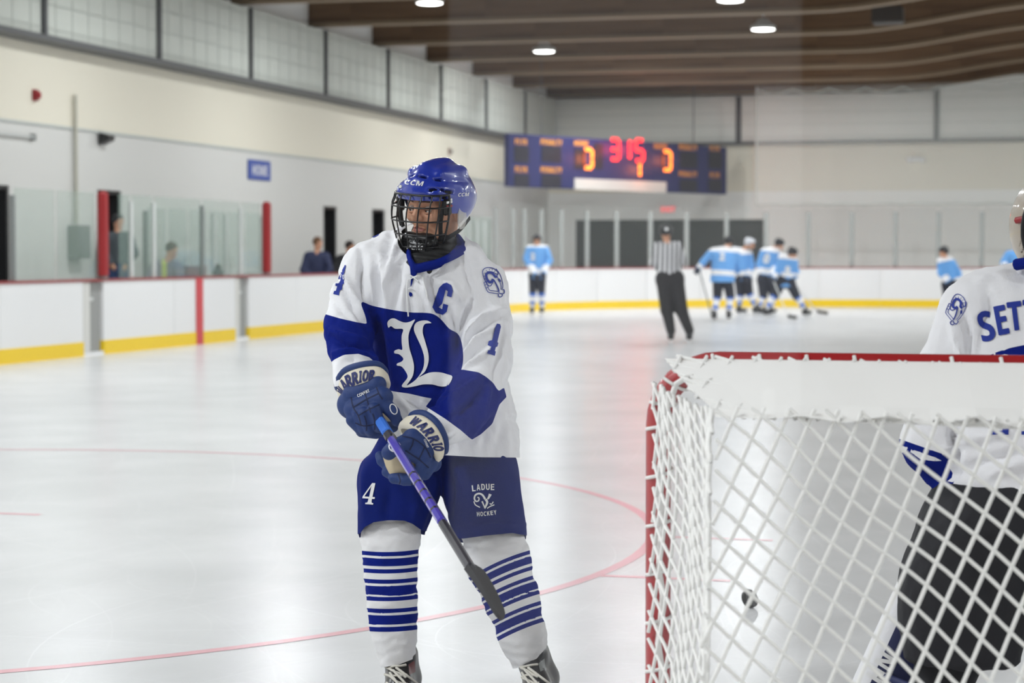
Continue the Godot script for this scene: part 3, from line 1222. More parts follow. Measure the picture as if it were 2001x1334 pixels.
func make_boards() -> void:
	var z_at := func(px: float) -> float: return on_x(px, 600, BOARD_X).z
	# left side, with two gates
	var left := thing("rink_boards", "white rink boards with yellow kick plate along the left side", "boards", Vector3.ZERO)
	var g1: float = z_at.call(163.0)
	var g1b: float = z_at.call(203.0)
	var g2: float = z_at.call(460.0)
	var g2b: float = z_at.call(487.0)
	var stops := [1.5]
	var z := 1.5
	for g: float in [g1, g1b, g2, g2b, BOARD_Z + CORNER]:
		var n := int(ceil((z - g) / 2.6))
		for k in n:
			stops.append(lerpf(z, g + (0.1 if g < -49.0 else 0.0), float(k + 1) / n))
		z = g
	for k in stops.size() - 1:
		var m: float = (stops[k] + stops[k + 1]) * 0.5
		if (m < g1 and m > g1b) or (m < g2 and m > g2b):
			continue
		board_run(left, Vector3(BOARD_X, 0, stops[k]), Vector3(BOARD_X, 0, stops[k + 1]), Vector3.RIGHT)
	put("cap_rail", S().between(Vector3(BOARD_X - 0.13, BOARD_H - 0.035, g1b), Vector3(BOARD_X + 0.01, BOARD_H, g1)).mesh(M.red_cap), left)
	put("cap_rail", S().between(Vector3(BOARD_X - 0.13, BOARD_H - 0.035, g2b), Vector3(BOARD_X + 0.01, BOARD_H, g2)).mesh(M.red_cap), left)
	var c0: float = z_at.call(383.0)
	var c1: float = z_at.call(396.0)
	put("red_stripe", S().between(Vector3(BOARD_X, 0.0, c1), Vector3(BOARD_X + 0.012, BOARD_H - 0.03, c0)).mesh(M.stripe_red), left)
	# the two open gates: grey inside
	for g: Array in [[g1, g1b, "grey gate gap in the left boards beside the red padded post"], [g2, g2b, "narrow grey gate in the left boards right of the red stripe"]]:
		var gate := thing("bench_gate", g[2], "gate", Vector3(BOARD_X, 0, (g[0] + g[1]) * 0.5), 0.0, "gates in the left boards")
		var w: float = absf(g[0] - g[1])
		put("door_leaf", S().between(Vector3(-0.12, 0.05, -w * 0.5 + 0.02), Vector3(-0.05, BOARD_H - 0.04, w * 0.12), 0.01).mesh(mat(C(150, 151, 148), 0.5)), gate)
		put("door_edge", S().between(Vector3(-0.1, 0.05, w * 0.14), Vector3(-0.01, BOARD_H - 0.04, w * 0.5 - 0.02), 0.01).mesh(mat(C(214, 213, 208), 0.5)), gate)
		put("threshold", S().between(Vector3(-0.12, 0.0, -w * 0.5 + 0.01), Vector3(0.0, 0.05, w * 0.5 - 0.01)).mesh(M.white_board), gate)
		put("latch", S().box(Vector3(-0.06, 0.8, 0.0), Vector3(0.04, 0.05, 0.16), Basis.IDENTITY, 0.01).mesh(M.alu), gate)
	# glass over the left boards
	var gx := BOARD_X - 0.06
	for g: Array in [[34.0, 118.0, M.alu_dark], [118.0, 196.0, null], [238.0, 264.0, null], [264.0, 308.0, M.alu], [308.0, 402.0, M.alu], [402.0, 477.0, M.alu_dark], [477.0, 517.0, M.alu]]:
		glass_run(left, Vector3(gx, 0, z_at.call(g[0])), Vector3(gx, 0, z_at.call(g[1])), 2.33, M.glass, g[2], 0.08)
	var zc: float = z_at.call(905.0)
	var ze := BOARD_Z + CORNER + 0.35
	for k in 4:
		glass_run(left, Vector3(gx, 0, lerpf(zc, ze, k / 4.0)), Vector3(gx, 0, lerpf(zc, ze, (k + 1) / 4.0)), 2.33, M.glass, M.alu, 0.06)
	for p: Array in [[206.0, "red padded post at the end of the left glass, by the dark doorway"], [525.0, "red padded post at the far end of the bench glass"]]:
		var at := Vector3(gx + 0.03, BOARD_H, z_at.call(p[0]))
		var pad := thing("padded_post", p[1], "post", at, 0.0, "red padded posts on the left boards")
		put("pad", S().box(Vector3(0, 0.64, 0), Vector3(0.13, 1.26, 0.19), Basis.IDENTITY, 0.045).mesh(M.red), pad)
		put("base_clamp", S().box(Vector3(0, 0.02, 0), Vector3(0.1, 0.04, 0.15), Basis.IDENTITY, 0.01).mesh(M.alu_dark), pad)
	# second row of glass behind the bench
	var part := thing("bench_glass", "rear glass screen with pale posts behind the left bench", "glass screen", Vector3(-14.55, 0, 0))
	for q: Array in [[285.0, false], [418.0, true], [441.0, true], [512.0, true]]:
		var zz := on_x(q[0], 500, -14.55).z
		put("screen_post", S().between(Vector3(-0.03, 0.0, zz - 0.05), Vector3(0.03, 2.15, zz + 0.05)).mesh(M.alu if q[1] else M.alu_dark), part)
	var z1 := on_x(285, 500, -14.55).z
	var z2 := on_x(512, 500, -14.55).z
	for k in 6:
		put("screen_pane", S().between(Vector3(-0.006, 0.3, lerpf(z2, z1, k / 6.0) + 0.07), Vector3(0.006, 2.2, lerpf(z2, z1, (k + 1) / 6.0) - 0.07)).mesh(M.glass), part)
	# far left corner, far end, far right corner, right side
	# near end: boards and one wide clear pane between the camera and the ice
	var near := thing("rink_boards", "white rink boards behind the goal, under the near glass", "boards", Vector3.ZERO)
	for k in 4:
		board_run(near, Vector3(-4.0 + k * 2.0, 0, -1.0), Vector3(-2.0 + k * 2.0, 0, -1.0), Vector3(0, 0, -1))
	for k in 2:
		put("glass_pane", S().box(Vector3(-1.1 + k * 2.44, BOARD_H + 0.9, -1.0), Vector3(2.42, 1.8, 0.012)).mesh(M.glass_clear), near)
	for x: float in [-2.32, 0.12, 2.56]:
		put("glass_post", S().box(Vector3(x, BOARD_H + 0.8, -0.95), Vector3(0.05, 1.6, 0.06), Basis.IDENTITY, 0.006).mesh(M.alu), near)
	var far := thing("rink_boards", "white rink boards with yellow kick plate across the far end", "boards", Vector3.ZERO)
	var cc := Vector3(BOARD_X + CORNER, 0, BOARD_Z + CORNER)
	var pts := []
	for k in 9:
		var a := PI + PI / 2 * k / 8.0
		pts.append(cc + Vector3(cos(a), 0, sin(a)) * CORNER)
	var right_c := Vector3(-BOARD_X - CORNER, 0, BOARD_Z + CORNER)
	for k in range(1, 5):
		pts.append(Vector3(lerpf(cc.x, right_c.x, k / 4.0), 0, BOARD_Z))
	for k in range(1, 9):
		var a := -PI / 2 + PI / 2 * k / 8.0
		pts.append(right_c + Vector3(cos(a), 0, sin(a)) * CORNER)
	for k in pts.size() - 1:
		var a: Vector3 = pts[k]
		var b: Vector3 = pts[k + 1]
		var m := (a + b) * 0.5
		var dir := (b - a).normalized()
		var inward := dir.cross(Vector3.UP)
		if inward.dot(Vector3(0, 0, -25) - m) < 0.0:
			inward = -inward
		board_run(far, a, b, inward)
	# glass round the far end, posts where they stand in the picture
	var line := []
	for k in 241:
		var a := PI + PI / 2 * k / 240.0
		line.append(cc + Vector3(cos(a), 0, sin(a)) * (CORNER + 0.06))
	for k in range(1, 201):
		line.append(Vector3(lerpf(cc.x, right_c.x, k / 200.0), 0, BOARD_Z - 0.06))
	var posts := [line[0]]
	for p: float in [1003, 1026, 1058, 1098, 1147, 1205, 1270, 1342, 1418, 1498, 1580, 1665, 1750, 1835, 1920, 2005]:
		var best: Vector3 = line[0]
		for q: Vector3 in line:
			if absf(seen(q + Vector3(0, 1.5, 0)).x - p) < absf(seen(best + Vector3(0, 1.5, 0)).x - p):
				best = q
		if best.distance_to(posts[posts.size() - 1]) > 0.4:
			posts.append(best)
	var xx: float = posts[posts.size() - 1].x + 1.2
	while xx < right_c.x:
		posts.append(Vector3(xx, 0, BOARD_Z - 0.06))
		xx += 1.2
	for k in 9:
		var a := -PI / 2 + PI / 2 * k / 8.0
		posts.append(right_c + Vector3(cos(a), 0, sin(a)) * (CORNER + 0.06))
	for k in posts.size() - 1:
		glass_run(far, posts[k], posts[k + 1], 2.72, M.glass_far, M.alu_far, 0.12)
	var zs := on_z(1232, 560, BOARD_Z)
	var right := thing("rink_boards", "white rink boards on the right side, out of the picture", "boards", Vector3.ZERO)
	for k in 20:
		board_run(right, Vector3(-BOARD_X, 0, lerpf(BOARD_Z + CORNER, 1.5, k / 20.0)), Vector3(-BOARD_X, 0, lerpf(BOARD_Z + CORNER, 1.5, (k + 1) / 20.0)), Vector3.LEFT)
	put("goal_stripe", S().between(zs + Vector3(-0.03, -zs.y, 0), zs + Vector3(0.03, BOARD_H - 0.05 - zs.y, 0.012)).mesh(mat(C(222, 170, 166), 0.4)), far)


# ---------------------------------------------------------------- scoreboard
func make_scoreboard() -> void:
	var rt := W(1415, 283, 60.6)
	var rb := W(1415, 375, 60.6)
	var lt := W(990, 266, 53.6)
	var lb := W(990, 370, 53.6)
	var w := Vector2(rt.x - lt.x, rt.z - lt.z).length()
	var h := (lt.y - lb.y + rt.y - rb.y) * 0.5
	var mid := (rt + rb + lt + lb) * 0.25
	var turn := atan2(-(rt.z - lt.z), rt.x - lt.x)
	var o := thing("scoreboard", "long dark blue scoreboard with red clock digits and amber scores", "scoreboard", mid, turn)
	# frame pixel of a place on the face: u 0..1 from left to right as seen
	var px := func(x: float) -> float:       # metres from centre for a column of the photograph
		var lo := -w * 0.5
		var hi := w * 0.5
		for k in 30:
			var m := (lo + hi) * 0.5
			if seen(o.transform * Vector3(m, 0, 0.1)).x < x: lo = m
			else: hi = m
		return lo
	var at := func(x: float, y: float) -> Vector3:
		var u: float = px.call(x)
		var s := seen(o.transform * Vector3(u, 0, 0.1))
		return Vector3(u, (s.y - y) * s.z / F, 0.1)
	put("cabinet", S().box(Vector3.ZERO, Vector3(w, h, 0.2), Basis.IDENTITY, 0.02).mesh(M.board_blue), o)
	var c0: Vector3 = at.call(1122.0, 348.0)
	var c1: Vector3 = at.call(1301.0, 370.0)
	put("blank_panel", S().between(Vector3(c0.x, -h * 0.5 - 0.01, 0.09), Vector3(c1.x, c0.y, 0.125)).mesh(mat(C(206, 204, 198), 0.6)), o)
	for p: Array in [[1004, 1033, 285, 318], [1004, 1033, 340, 366], [1058, 1096, 285, 318], [1058, 1096, 340, 366], [1122, 1137, 290, 330], [1160, 1178, 280, 330], [1328, 1362, 296, 330], [1328, 1362, 350, 374], [1384, 1410, 296, 330], [1384, 1410, 350, 374]]:
		var a: Vector3 = at.call(p[0], p[2])
		var b: Vector3 = at.call(p[1], p[3])
		put("digit_window", S().between(Vector3(a.x, maxf(b.y, -h * 0.5 + 0.02), 0.09), Vector3(b.x, minf(a.y, h * 0.5 - 0.02), 0.112)).mesh(M.board_black), o)
	for t: Array in [["PLYR", 1018, 277], ["PENALTY", 1077, 278], ["HOME", 1135, 280], ["GUEST", 1290, 286], ["PENALTY", 1344, 288], ["PLYR", 1396, 290], ["PLYR", 1018, 331], ["PENALTY", 1077, 332], ["PENALTY", 1344, 340], ["PLYR", 1396, 342]]:
		var c: Vector3 = at.call(t[1], t[2])
		put("lettering", text_mesh(t[0], "Droid Sans", 0.15, M.amber), o, c + Vector3(0, 0, 0.014))
	# seven-segment figures: segments top, upper right, lower right, bottom, lower left, upper left, middle
	for d: Array in [["0", 1148, 310, 21, 36, M.led_amber, "1111..."], ["3", 1200, 292, 22, 38, M.led_red, "1111..1"], ["1", 1229, 292, 10, 38, M.led_red, "....11."], ["5", 1248, 294, 21, 40, M.led_red, "1.11.11"], ["1", 1249, 332, 9, 26, M.led_amber, "....11."], ["0", 1302, 314, 21, 36, M.led_amber, "1111..."]]:
		var c: Vector3 = at.call(d[1], d[2])
		var s := seen(o.transform * c).z / F
		var ww: float = d[3] * s * 1.15
		var hh: float = d[4] * s
		var th := 0.1
		var on := S()
		var off := S()
		var bars := [[Vector2(0, hh * 0.5), true], [Vector2(ww * 0.5, hh * 0.25), false], [Vector2(ww * 0.5, -hh * 0.25), false], [Vector2(0, -hh * 0.5), true], [Vector2(-ww * 0.5, -hh * 0.25), false], [Vector2(-ww * 0.5, hh * 0.25), false], [Vector2(0, 0), true]]
		for k in 7:
			var p: Vector2 = bars[k][0]
			var lit: bool = d[6][k] == "1"
			if not lit and (d[0] == "1" or d[5] == M.led_red or k == 6):
				continue
			if d[0] == "1": p.x = 0.0
			(on if lit else off).box(Vector3(p.x, p.y, 0), Vector3(ww - th * 0.6, th, 0.02) if bars[k][1] else Vector3(th, hh * 0.5 - th * 0.3, 0.02))
		var fig := put("lit_digit_display", joined([on, d[5], off, M.led_off]), o, c + Vector3(0, 0, 0.025))
		fig.set_meta("label", "glowing segment figure")
		var glow := OmniLight3D.new()
		glow.name = "digit_light"
		glow.light_color = d[5].emission
		glow.light_energy = 0.25
		glow.light_size = 0.12
		glow.omni_range = 20.0
		glow.shadow_enabled = true
		o.add_child(glow, true)
		glow.position = c + Vector3(0, 0, 0.25)
	for u: float in [-0.35, 0.35]:
		var p := o.transform * Vector3(w * u, h * 0.5, 0)
		put("hanger", S().tube(PackedVector3Array([Vector3(w * u, h * 0.5 - 0.02, -0.05), Vector3(w * u, 7.6 - mid.y, -0.05)]), 0.015, 6).mesh(M.rail_dark), o)


# ---------------------------------------------------------------- things on the walls
func make_wall_things() -> void:
	# sign
	var a := on_x(483, 318, WALL_X)
	var b := on_x(526, 347, WALL_X)
	var c := (a + b) * 0.5
	var sign := thing("wall_sign", "blue rectangular sign with white lettering on the left wall", "sign", Vector3(WALL_X, c.y, c.z), PI / 2)
	put("plate", S().box(Vector3(0, 0, 0.02), Vector3(absf(a.z - b.z), 0.38, 0.03), Basis.IDENTITY, 0.008).mesh(M.sign_blue), sign)
	put("lettering", text_mesh("HOME", "Droid Sans", 0.2, M.white), sign, Vector3(0, 0, 0.038))
	# conduit and box
	var p0 := on_x(138, 185, WALL_X)
	var p1 := on_x(143, 440, WALL_X)
	var p2 := on_x(143, 505, WALL_X)
	var e := thing("electrical_box", "grey electrical box with a conduit rising up the left wall", "electrical box", Vector3(WALL_X, p2.y, p1.z), PI / 2)
	put("cabinet", S().box(Vector3(0, (p1.y - p2.y) * 0.5, 0.1), Vector3(0.42, p1.y - p2.y, 0.2), Basis.IDENTITY, 0.015).mesh(M.grey_box), e)
	put("conduit", S().tube(PackedVector3Array([Vector3(0, p1.y - p2.y, 0.06), Vector3(0, p0.y - p2.y, 0.06)]), 0.03, 8).mesh(mat(C(186, 184, 170), 0.5)), e)
	put("cover", S().box(Vector3(0, (p1.y - p2.y) * 0.5, 0.205), Vector3(0.34, (p1.y - p2.y) * 0.86, 0.012), Basis.IDENTITY, 0.005).mesh(M.alu_dark), e)
	# alarm, speaker, small fittings
	var al := on_x(66, 186, WALL_X)
	var alarm := thing("alarm_horn", "small red fire alarm horn high on the left wall", "alarm", Vector3(WALL_X, al.y, al.z), PI / 2)
	put("back_box", S().box(Vector3(0, 0, 0.03), Vector3(0.13, 0.17, 0.06), Basis.IDENTITY, 0.01).mesh(M.red_dim), alarm)
	put("horn", S().lathe(Vector3(0, 0, 0.05), Vector3(0, 0, 1), [[0.0, 0.03], [0.05, 0.055], [0.055, 0.04], [0.03, 0.0]], 16).mesh(M.red), alarm)
	var sp := on_x(195, 272, WALL_X)
	var speaker := thing("loudspeaker", "small black wedge loudspeaker on the left wall", "loudspeaker", Vector3(WALL_X, sp.y, sp.z), PI / 2)
	put("cabinet", S().prism(PackedVector2Array([Vector2(0, -0.09), Vector2(0.17, -0.02), Vector2(0.17, 0.06), Vector2(0, 0.1)]), Vector3(-0.11, 0, 0.04), Vector3(0, 0, 1), Vector3.UP, -0.22).mesh(M.black_plastic), speaker)
	put("bracket", S().box(Vector3(0, 0, 0.02), Vector3(0.06, 0.08, 0.04), Basis.IDENTITY, 0.006).mesh(M.alu_dark), speaker)
	var h0 := on_x(0, 262, WALL_X)
	var h1 := on_x(60, 268, WALL_X)
	var rail := thing("wall_rail", "thin grey rail on the left wall at the picture's edge", "rail", Vector3(WALL_X, h0.y, 0))
	put("bar", S().tube(PackedVector3Array([Vector3(0.06, 0, h0.z + 4.0), Vector3(0.06, h1.y - h0.y, h1.z)]), 0.02, 6).mesh(M.alu), rail)
	put("end_bracket", S().box(Vector3(0.04, h1.y - h0.y, h1.z), Vector3(0.08, 0.1, 0.08), Basis.IDENTITY, 0.01).mesh(M.alu_dark), rail)
	var fx := on_x(877, 296, WALL_X)
	var fit := thing("wall_fitting", "small round grey fitting on the cream wall above the helmet", "fitting", Vector3(WALL_X, fx.y, fx.z), PI / 2)
	put("plate", S().lathe(Vector3.ZERO, Vector3(0, 0, 1), [[0.0, 0.1], [0.05, 0.09], [0.06, 0.0]], 16).mesh(mat(C(160, 140, 130), 0.6)), fit)
	put("cap", S().lathe(Vector3(0, 0, 0.05), Vector3(0, 0, 1), [[0.0, 0.05], [0.05, 0.04], [0.055, 0.0]], 12).mesh(M.alu_dark), fit)
	# far wall: exit sign, emergency lights
	var ex := on_z(1307, 409, END_Z)
	var exit := thing("exit_sign", "red lit EXIT sign on the far wall above the dark windows", "sign", Vector3(ex.x, ex.y, END_Z))
	put("housing", S().box(Vector3(0, 0, 0.05), Vector3(0.4, 0.26, 0.09), Basis.IDENTITY, 0.015).mesh(M.white), exit)
	put("lit_lettering_sign", text_mesh("EXIT", "Droid Sans", 0.15, M.exit_red), exit, Vector3(0, 0, 0.101))
	var em := on_z(1790, 311, END_Z)
	var emergency := thing("emergency_light", "white twin-headed emergency light on the far cream wall", "emergency light", Vector3(em.x, em.y, END_Z))
	put("body", S().box(Vector3(0, 0, 0.06), Vector3(0.24, 0.14, 0.12), Basis.IDENTITY, 0.02).mesh(M.white), emergency)
	for s: float in [-1.0, 1.0]:
		put("lamp_head", S().lathe(Vector3(0.17 * s, -0.02, 0.1), Vector3(0.5 * s, -0.2, 1), [[-0.06, 0.0], [-0.05, 0.06], [0.05, 0.09], [0.06, 0.0]], 14).mesh(M.white), emergency)
	# speaker box high under the beams
	var bx := W(1735, 30, 42.0)
	var unit := thing("ceiling_heater", "dark box hanging among the brown beams at upper right", "heater", bx)
	put("casing", S().box(Vector3.ZERO, Vector3(0.62, 0.34, 0.5), Basis.IDENTITY, 0.03).mesh(mat(C(60, 54, 50), 0.6)), unit)
	for s: float in [-0.22, 0.22]:
		put("hanger", S().tube(PackedVector3Array([Vector3(s, 0.16, 0), Vector3(s, 7.6 - bx.y, 0)]), 0.012, 5).mesh(M.rail_dark), unit)
	# scorer's table with two boxes behind the bench glass
	var tz := on_x(397, 530, -14.2).z
	var table := thing("scorer_table", "pale table behind the bench glass", "table", Vector3(-14.2, 0, tz))
	put("table_top", S().box(Vector3(0, 0.98, 0), Vector3(0.5, 0.04, 3.0), Basis.IDENTITY, 0.01).mesh(M.white_board), table)
	for s: float in [-1.4, 1.4]:
		for t: float in [-0.2, 0.2]:
			put("leg", S().box(Vector3(t, 0.48, s), Vector3(0.05, 0.96, 0.05)).mesh(M.alu), table)
	var k1 := on_x(369, 525, -14.15)
	var box := thing("equipment_box", "dull maroon box on the table behind the bench glass", "box", Vector3(-14.15, 1.0, k1.z))
	put("case", S().box(Vector3(0, 0.11, 0), Vector3(0.3, 0.22, 0.75), Basis.IDENTITY, 0.02).mesh(mat(C(140, 96, 100), 0.6)), box)
	put("lid", S().box(Vector3(0, 0.235, 0), Vector3(0.32, 0.03, 0.78), Basis.IDENTITY, 0.01).mesh(mat(C(150, 108, 110), 0.6)), box)
	var k2 := on_x(426, 525, -14.15)
	var bottle := thing("water_bottle", "dark water bottle standing on the table behind the bench glass", "bottle", Vector3(-14.15, 1.0, k2.z))
	put("flask", S().lathe(Vector3.ZERO, Vector3.UP, [[0.0, 0.0], [0.0, 0.09], [0.16, 0.09], [0.2, 0.05]], 16).mesh(mat(C(72, 82, 82), 0.4)), bottle)
	put("lid", S().lathe(Vector3(0, 0.2, 0), Vector3.UP, [[0.0, 0.055], [0.05, 0.05], [0.07, 0.02], [0.09, 0.0]], 16).mesh(M.black_plastic), bottle)



# ---------------------------------------------------------------- goal and puck
func make_goal() -> void:
	var z0 := -4.92
	var goal := thing("hockey_goal", "red framed hockey goal with white netting, seen from behind", "goal", Vector3(0, 0, z0))
	var red := mat(C(168, 30, 36), 0.35, {"coat": 0.5})
	var r := 0.03
	var pts := [Vector3(-0.945, 0, 0)]
	for k in 9:
		var a := PI - PI / 2 * k / 8.0
		pts.append(Vector3(-0.80 + cos(a) * 0.145, 1.045 + sin(a) * 0.145, 0))
	for k in 9:
		var a := PI / 2 - PI / 2 * k / 8.0
		pts.append(Vector3(0.80 + cos(a) * 0.145, 1.045 + sin(a) * 0.145, 0))
	pts.append(Vector3(0.945, 0, 0))
	put("goal_frame", S().tube(PackedVector3Array(pts), r, 14).mesh(red), goal)
	var cord := mat(C(250, 249, 246), 0.8)
	cord.backlight_enabled = true
	cord.backlight = Color(0.5, 0.5, 0.5)
	# floor frame, behind the line
	var base := curve([Vector3(-0.945, 0.045, 0.06), Vector3(-0.93, 0.045, 0.55), Vector3(-0.72, 0.045, 0.98), Vector3(0, 0.045, 1.06), Vector3(0.72, 0.045, 0.98), Vector3(0.93, 0.045, 0.55), Vector3(0.945, 0.045, 0.06)], 8)
	put("base_frame", S().tube(base, 0.04, 10).mesh(mat(C(232, 232, 232), 0.6)), goal)
	# netting: each panel is a bent sheet of crossed cords
	var nets := [
		["top_netting", [Vector3(-0.93, 1.203, 0.032), Vector3(0.93, 1.203, 0.032), Vector3(0.72, 1.11, 0.52), Vector3(-0.72, 1.11, 0.52)], Vector3(0, -0.035, 0)],
		["back_netting", [Vector3(-0.72, 1.12, 0.52), Vector3(0.72, 1.12, 0.52), Vector3(0.70, 0.06, 1.02), Vector3(-0.70, 0.06, 1.02)], Vector3(0, -0.02, -0.06)],
		["side_netting", [Vector3(-0.955, 1.14, 0.032), Vector3(-0.72, 1.12, 0.52), Vector3(-0.70, 0.06, 1.02), Vector3(-0.955, 0.06, 0.05)], Vector3(0.03, 0, 0)],
		["side_netting", [Vector3(0.72, 1.12, 0.52), Vector3(0.945, 1.05, 0.02), Vector3(0.945, 0.06, 0.05), Vector3(0.70, 0.06, 1.02)], Vector3(-0.03, 0, 0)],
	]
	# white canvas over the top
	var sheet := S()
	for a in 16:
		for b in 6:
			var q := func(u: float, v: float) -> Vector3:
				var w := lerpf(0.925, 0.72, v)
				return Vector3(lerpf(-w, w, u), lerpf(1.203, 1.118, v) - 0.008 * sin(PI * v) * (1.0 + 0.5 * sin(u * 29.0)) - (0.012 * (1.0 + sin(u * 47.0)) if v > 0.9 else 0.0), lerpf(0.03, 0.53, v))
			sheet.quad(q.call(a / 16.0, (b + 1) / 6.0), q.call((a + 1) / 16.0, (b + 1) / 6.0), q.call((a + 1) / 16.0, b / 6.0), q.call(a / 16.0, b / 6.0))
	put("top_cover", sheet.mesh(cord), goal)
	var rng := RandomNumberGenerator.new()
	rng.seed = 12
	for n: Array in nets:
		var q: Array = n[1]
		var wide: float = (q[0].distance_to(q[1]) + q[3].distance_to(q[2])) * 0.5
		var tall: float = (q[0].distance_to(q[3]) + q[1].distance_to(q[2])) * 0.5
		var s := S()
		var step := 0.049
		for dir: Vector2 in [Vector2(-0.357, 0.934), Vector2(0.775, 0.632)]:
			var across := dir.orthogonal()
			var span := absf(across.x) * wide + absf(across.y) * tall
			var count := int(span / step) + 2
			for k in range(-count, count):
				var start := Vector2(wide, tall) * 0.5 + across * (k * step)
				var line := PackedVector2Array()
				for e in range(-44, 45):
					line.append(start + dir * (e * step * 1.02))
				for piece in Geometry2D.intersect_polyline_with_polygon(line, PackedVector2Array([Vector2(0, 0), Vector2(wide, 0), Vector2(wide, tall), Vector2(0, tall)])):
					if piece.size() < 2:
						continue
					var p3 := PackedVector3Array()
					for p: Vector2 in piece:
						var u := p.x / wide
						var v := p.y / tall
						var a: Vector3 = q[0].lerp(q[1], u)
						var b: Vector3 = q[3].lerp(q[2], u)
						var slack := 4.0 * u * (1 - u) * sin(PI * v)
						p3.append(a.lerp(b, v) + n[2] * slack * 2.0 + Vector3(sin(u * 17.0 + v * 9.0), cos(v * 15.0 + u * 5.0), sin(v * 11.0 - u * 13.0)) * 0.006)
					s.tube(p3, 0.0046, 5)
		var net := put(n[0], s.mesh(cord), goal)
		net.set_meta("kind", "stuff")
	# cord laced round the bar and posts
	var lace := S()
	var path := PackedVector3Array()
	for k in pts.size() - 1:
		var a: Vector3 = pts[k]
		var b: Vector3 = pts[k + 1]
		var m := maxi(1, int(a.distance_to(b) / 0.055))
		for e in m:
			path.append(a.lerp(b, float(e) / m))
	for k in range(1, path.size() - 1):
		var t := (path[k + 1] - path[k - 1]).normalized()
		var out := Vector3(0, 0, 1).cross(t)
		if k % 2 == 0 and rng.randf() < 0.75:
			var loop := PackedVector3Array()
			for e in 9:
				var a := -0.25 * PI - PI * 1.0 * e / 8.0
				loop.append(path[k] + (out * cos(a) * 0.034 - Vector3(0, 0, 1) * sin(a) * 0.034) + t * (e - 4) * 0.003)
			lace.tube(loop, 0.0045, 5)
		# hem cord running along the back of the bar
	var hem := PackedVector3Array()
	for k in path.size():
		var t := (path[mini(k + 1, path.size() - 1)] - path[maxi(k - 1, 0)]).normalized()
		var inward := t.cross(Vector3(0, 0, 1))
		hem.append(path[k] + Vector3(0, 0, 0.03) + inward * (0.012 + 0.006 * sin(k * 1.9)))
	lace.tube(hem, 0.008, 6)
	put("lacing", lace.mesh(cord), goal).set_meta("kind", "stuff")


func make_puck() -> void:
	var g := on_y(1465, 1187, 0.0)
	var puck := thing("puck", "black rubber puck tipped on edge on the ice, seen through the netting", "puck", g)
	var axis := (cam_basis * Vector3(0.62, 0.42, 0.66)).normalized()
	var s := S()
	s.lathe(Vector3(0, 0.037, 0) - axis * 0.0127, axis, [[0.0, 0.0], [0.0, 0.035], [0.003, 0.038], [0.0224, 0.038], [0.0254, 0.035], [0.0254, 0.0]], 32)
	put("disc", s.mesh(mat(C(28, 28, 30), 0.35)), puck)


# ---------------------------------------------------------------- the skater in front
func toward(at: Transform3D, px: float, py: float, z: float, depth: float) -> Vector3:
	return at.affine_inverse() * W(px, py, depth - z)

func poly_depth(p: Vector2, poly: PackedVector2Array) -> float:       # how far inside (+) or outside (-)
	var best := 1e9
	for k in poly.size():
		var q := Geometry2D.get_closest_point_to_segment(p, poly[k], poly[(k + 1) % poly.size()])
		best = minf(best, q.distance_squared_to(p))
	best = sqrt(best)
	return best if Geometry2D.is_point_in_polygon(p, poly) else -best

func line_y(points: Array, x: float) -> float:       # height of a broken line at x
	for k in points.size() - 1:
		if x < points[k + 1][0] or k == points.size() - 2:
			var t: float = (x - points[k][0]) / (points[k + 1][0] - points[k][0])
			return lerpf(points[k][1], points[k + 1][1], t)
	return 0.0

func fold_at(p: Vector2, folds: Array) -> float:     # folds of [points, width, height]
	var out := 0.0
	for f: Array in folds:
		var best := 1e9
		var pts: Array = f[0]
		var t := 0.0
		for k in pts.size() - 1:
			var q := Geometry2D.get_closest_point_to_segment(p, pts[k], pts[k + 1])
			var d := q.distance_to(p)
			if d < best:
				best = d
				t = (k + q.distance_to(pts[k]) / maxf(pts[k].distance_to(pts[k + 1]), 1e-3)) / (pts.size() - 1)
		if best < f[1] * 3.0:
			out += f[2] * 2.2 * exp(-best * best / (f[1] * f[1])) * sqrt(maxf(0.0, sin(PI * clampf(t, 0.05, 0.95))))
	return out

func v2(a: Array) -> Array:
	var out := []
	for k in range(0, a.size(), 2):
		out.append(Vector2(a[k], a[k + 1]))
	return out


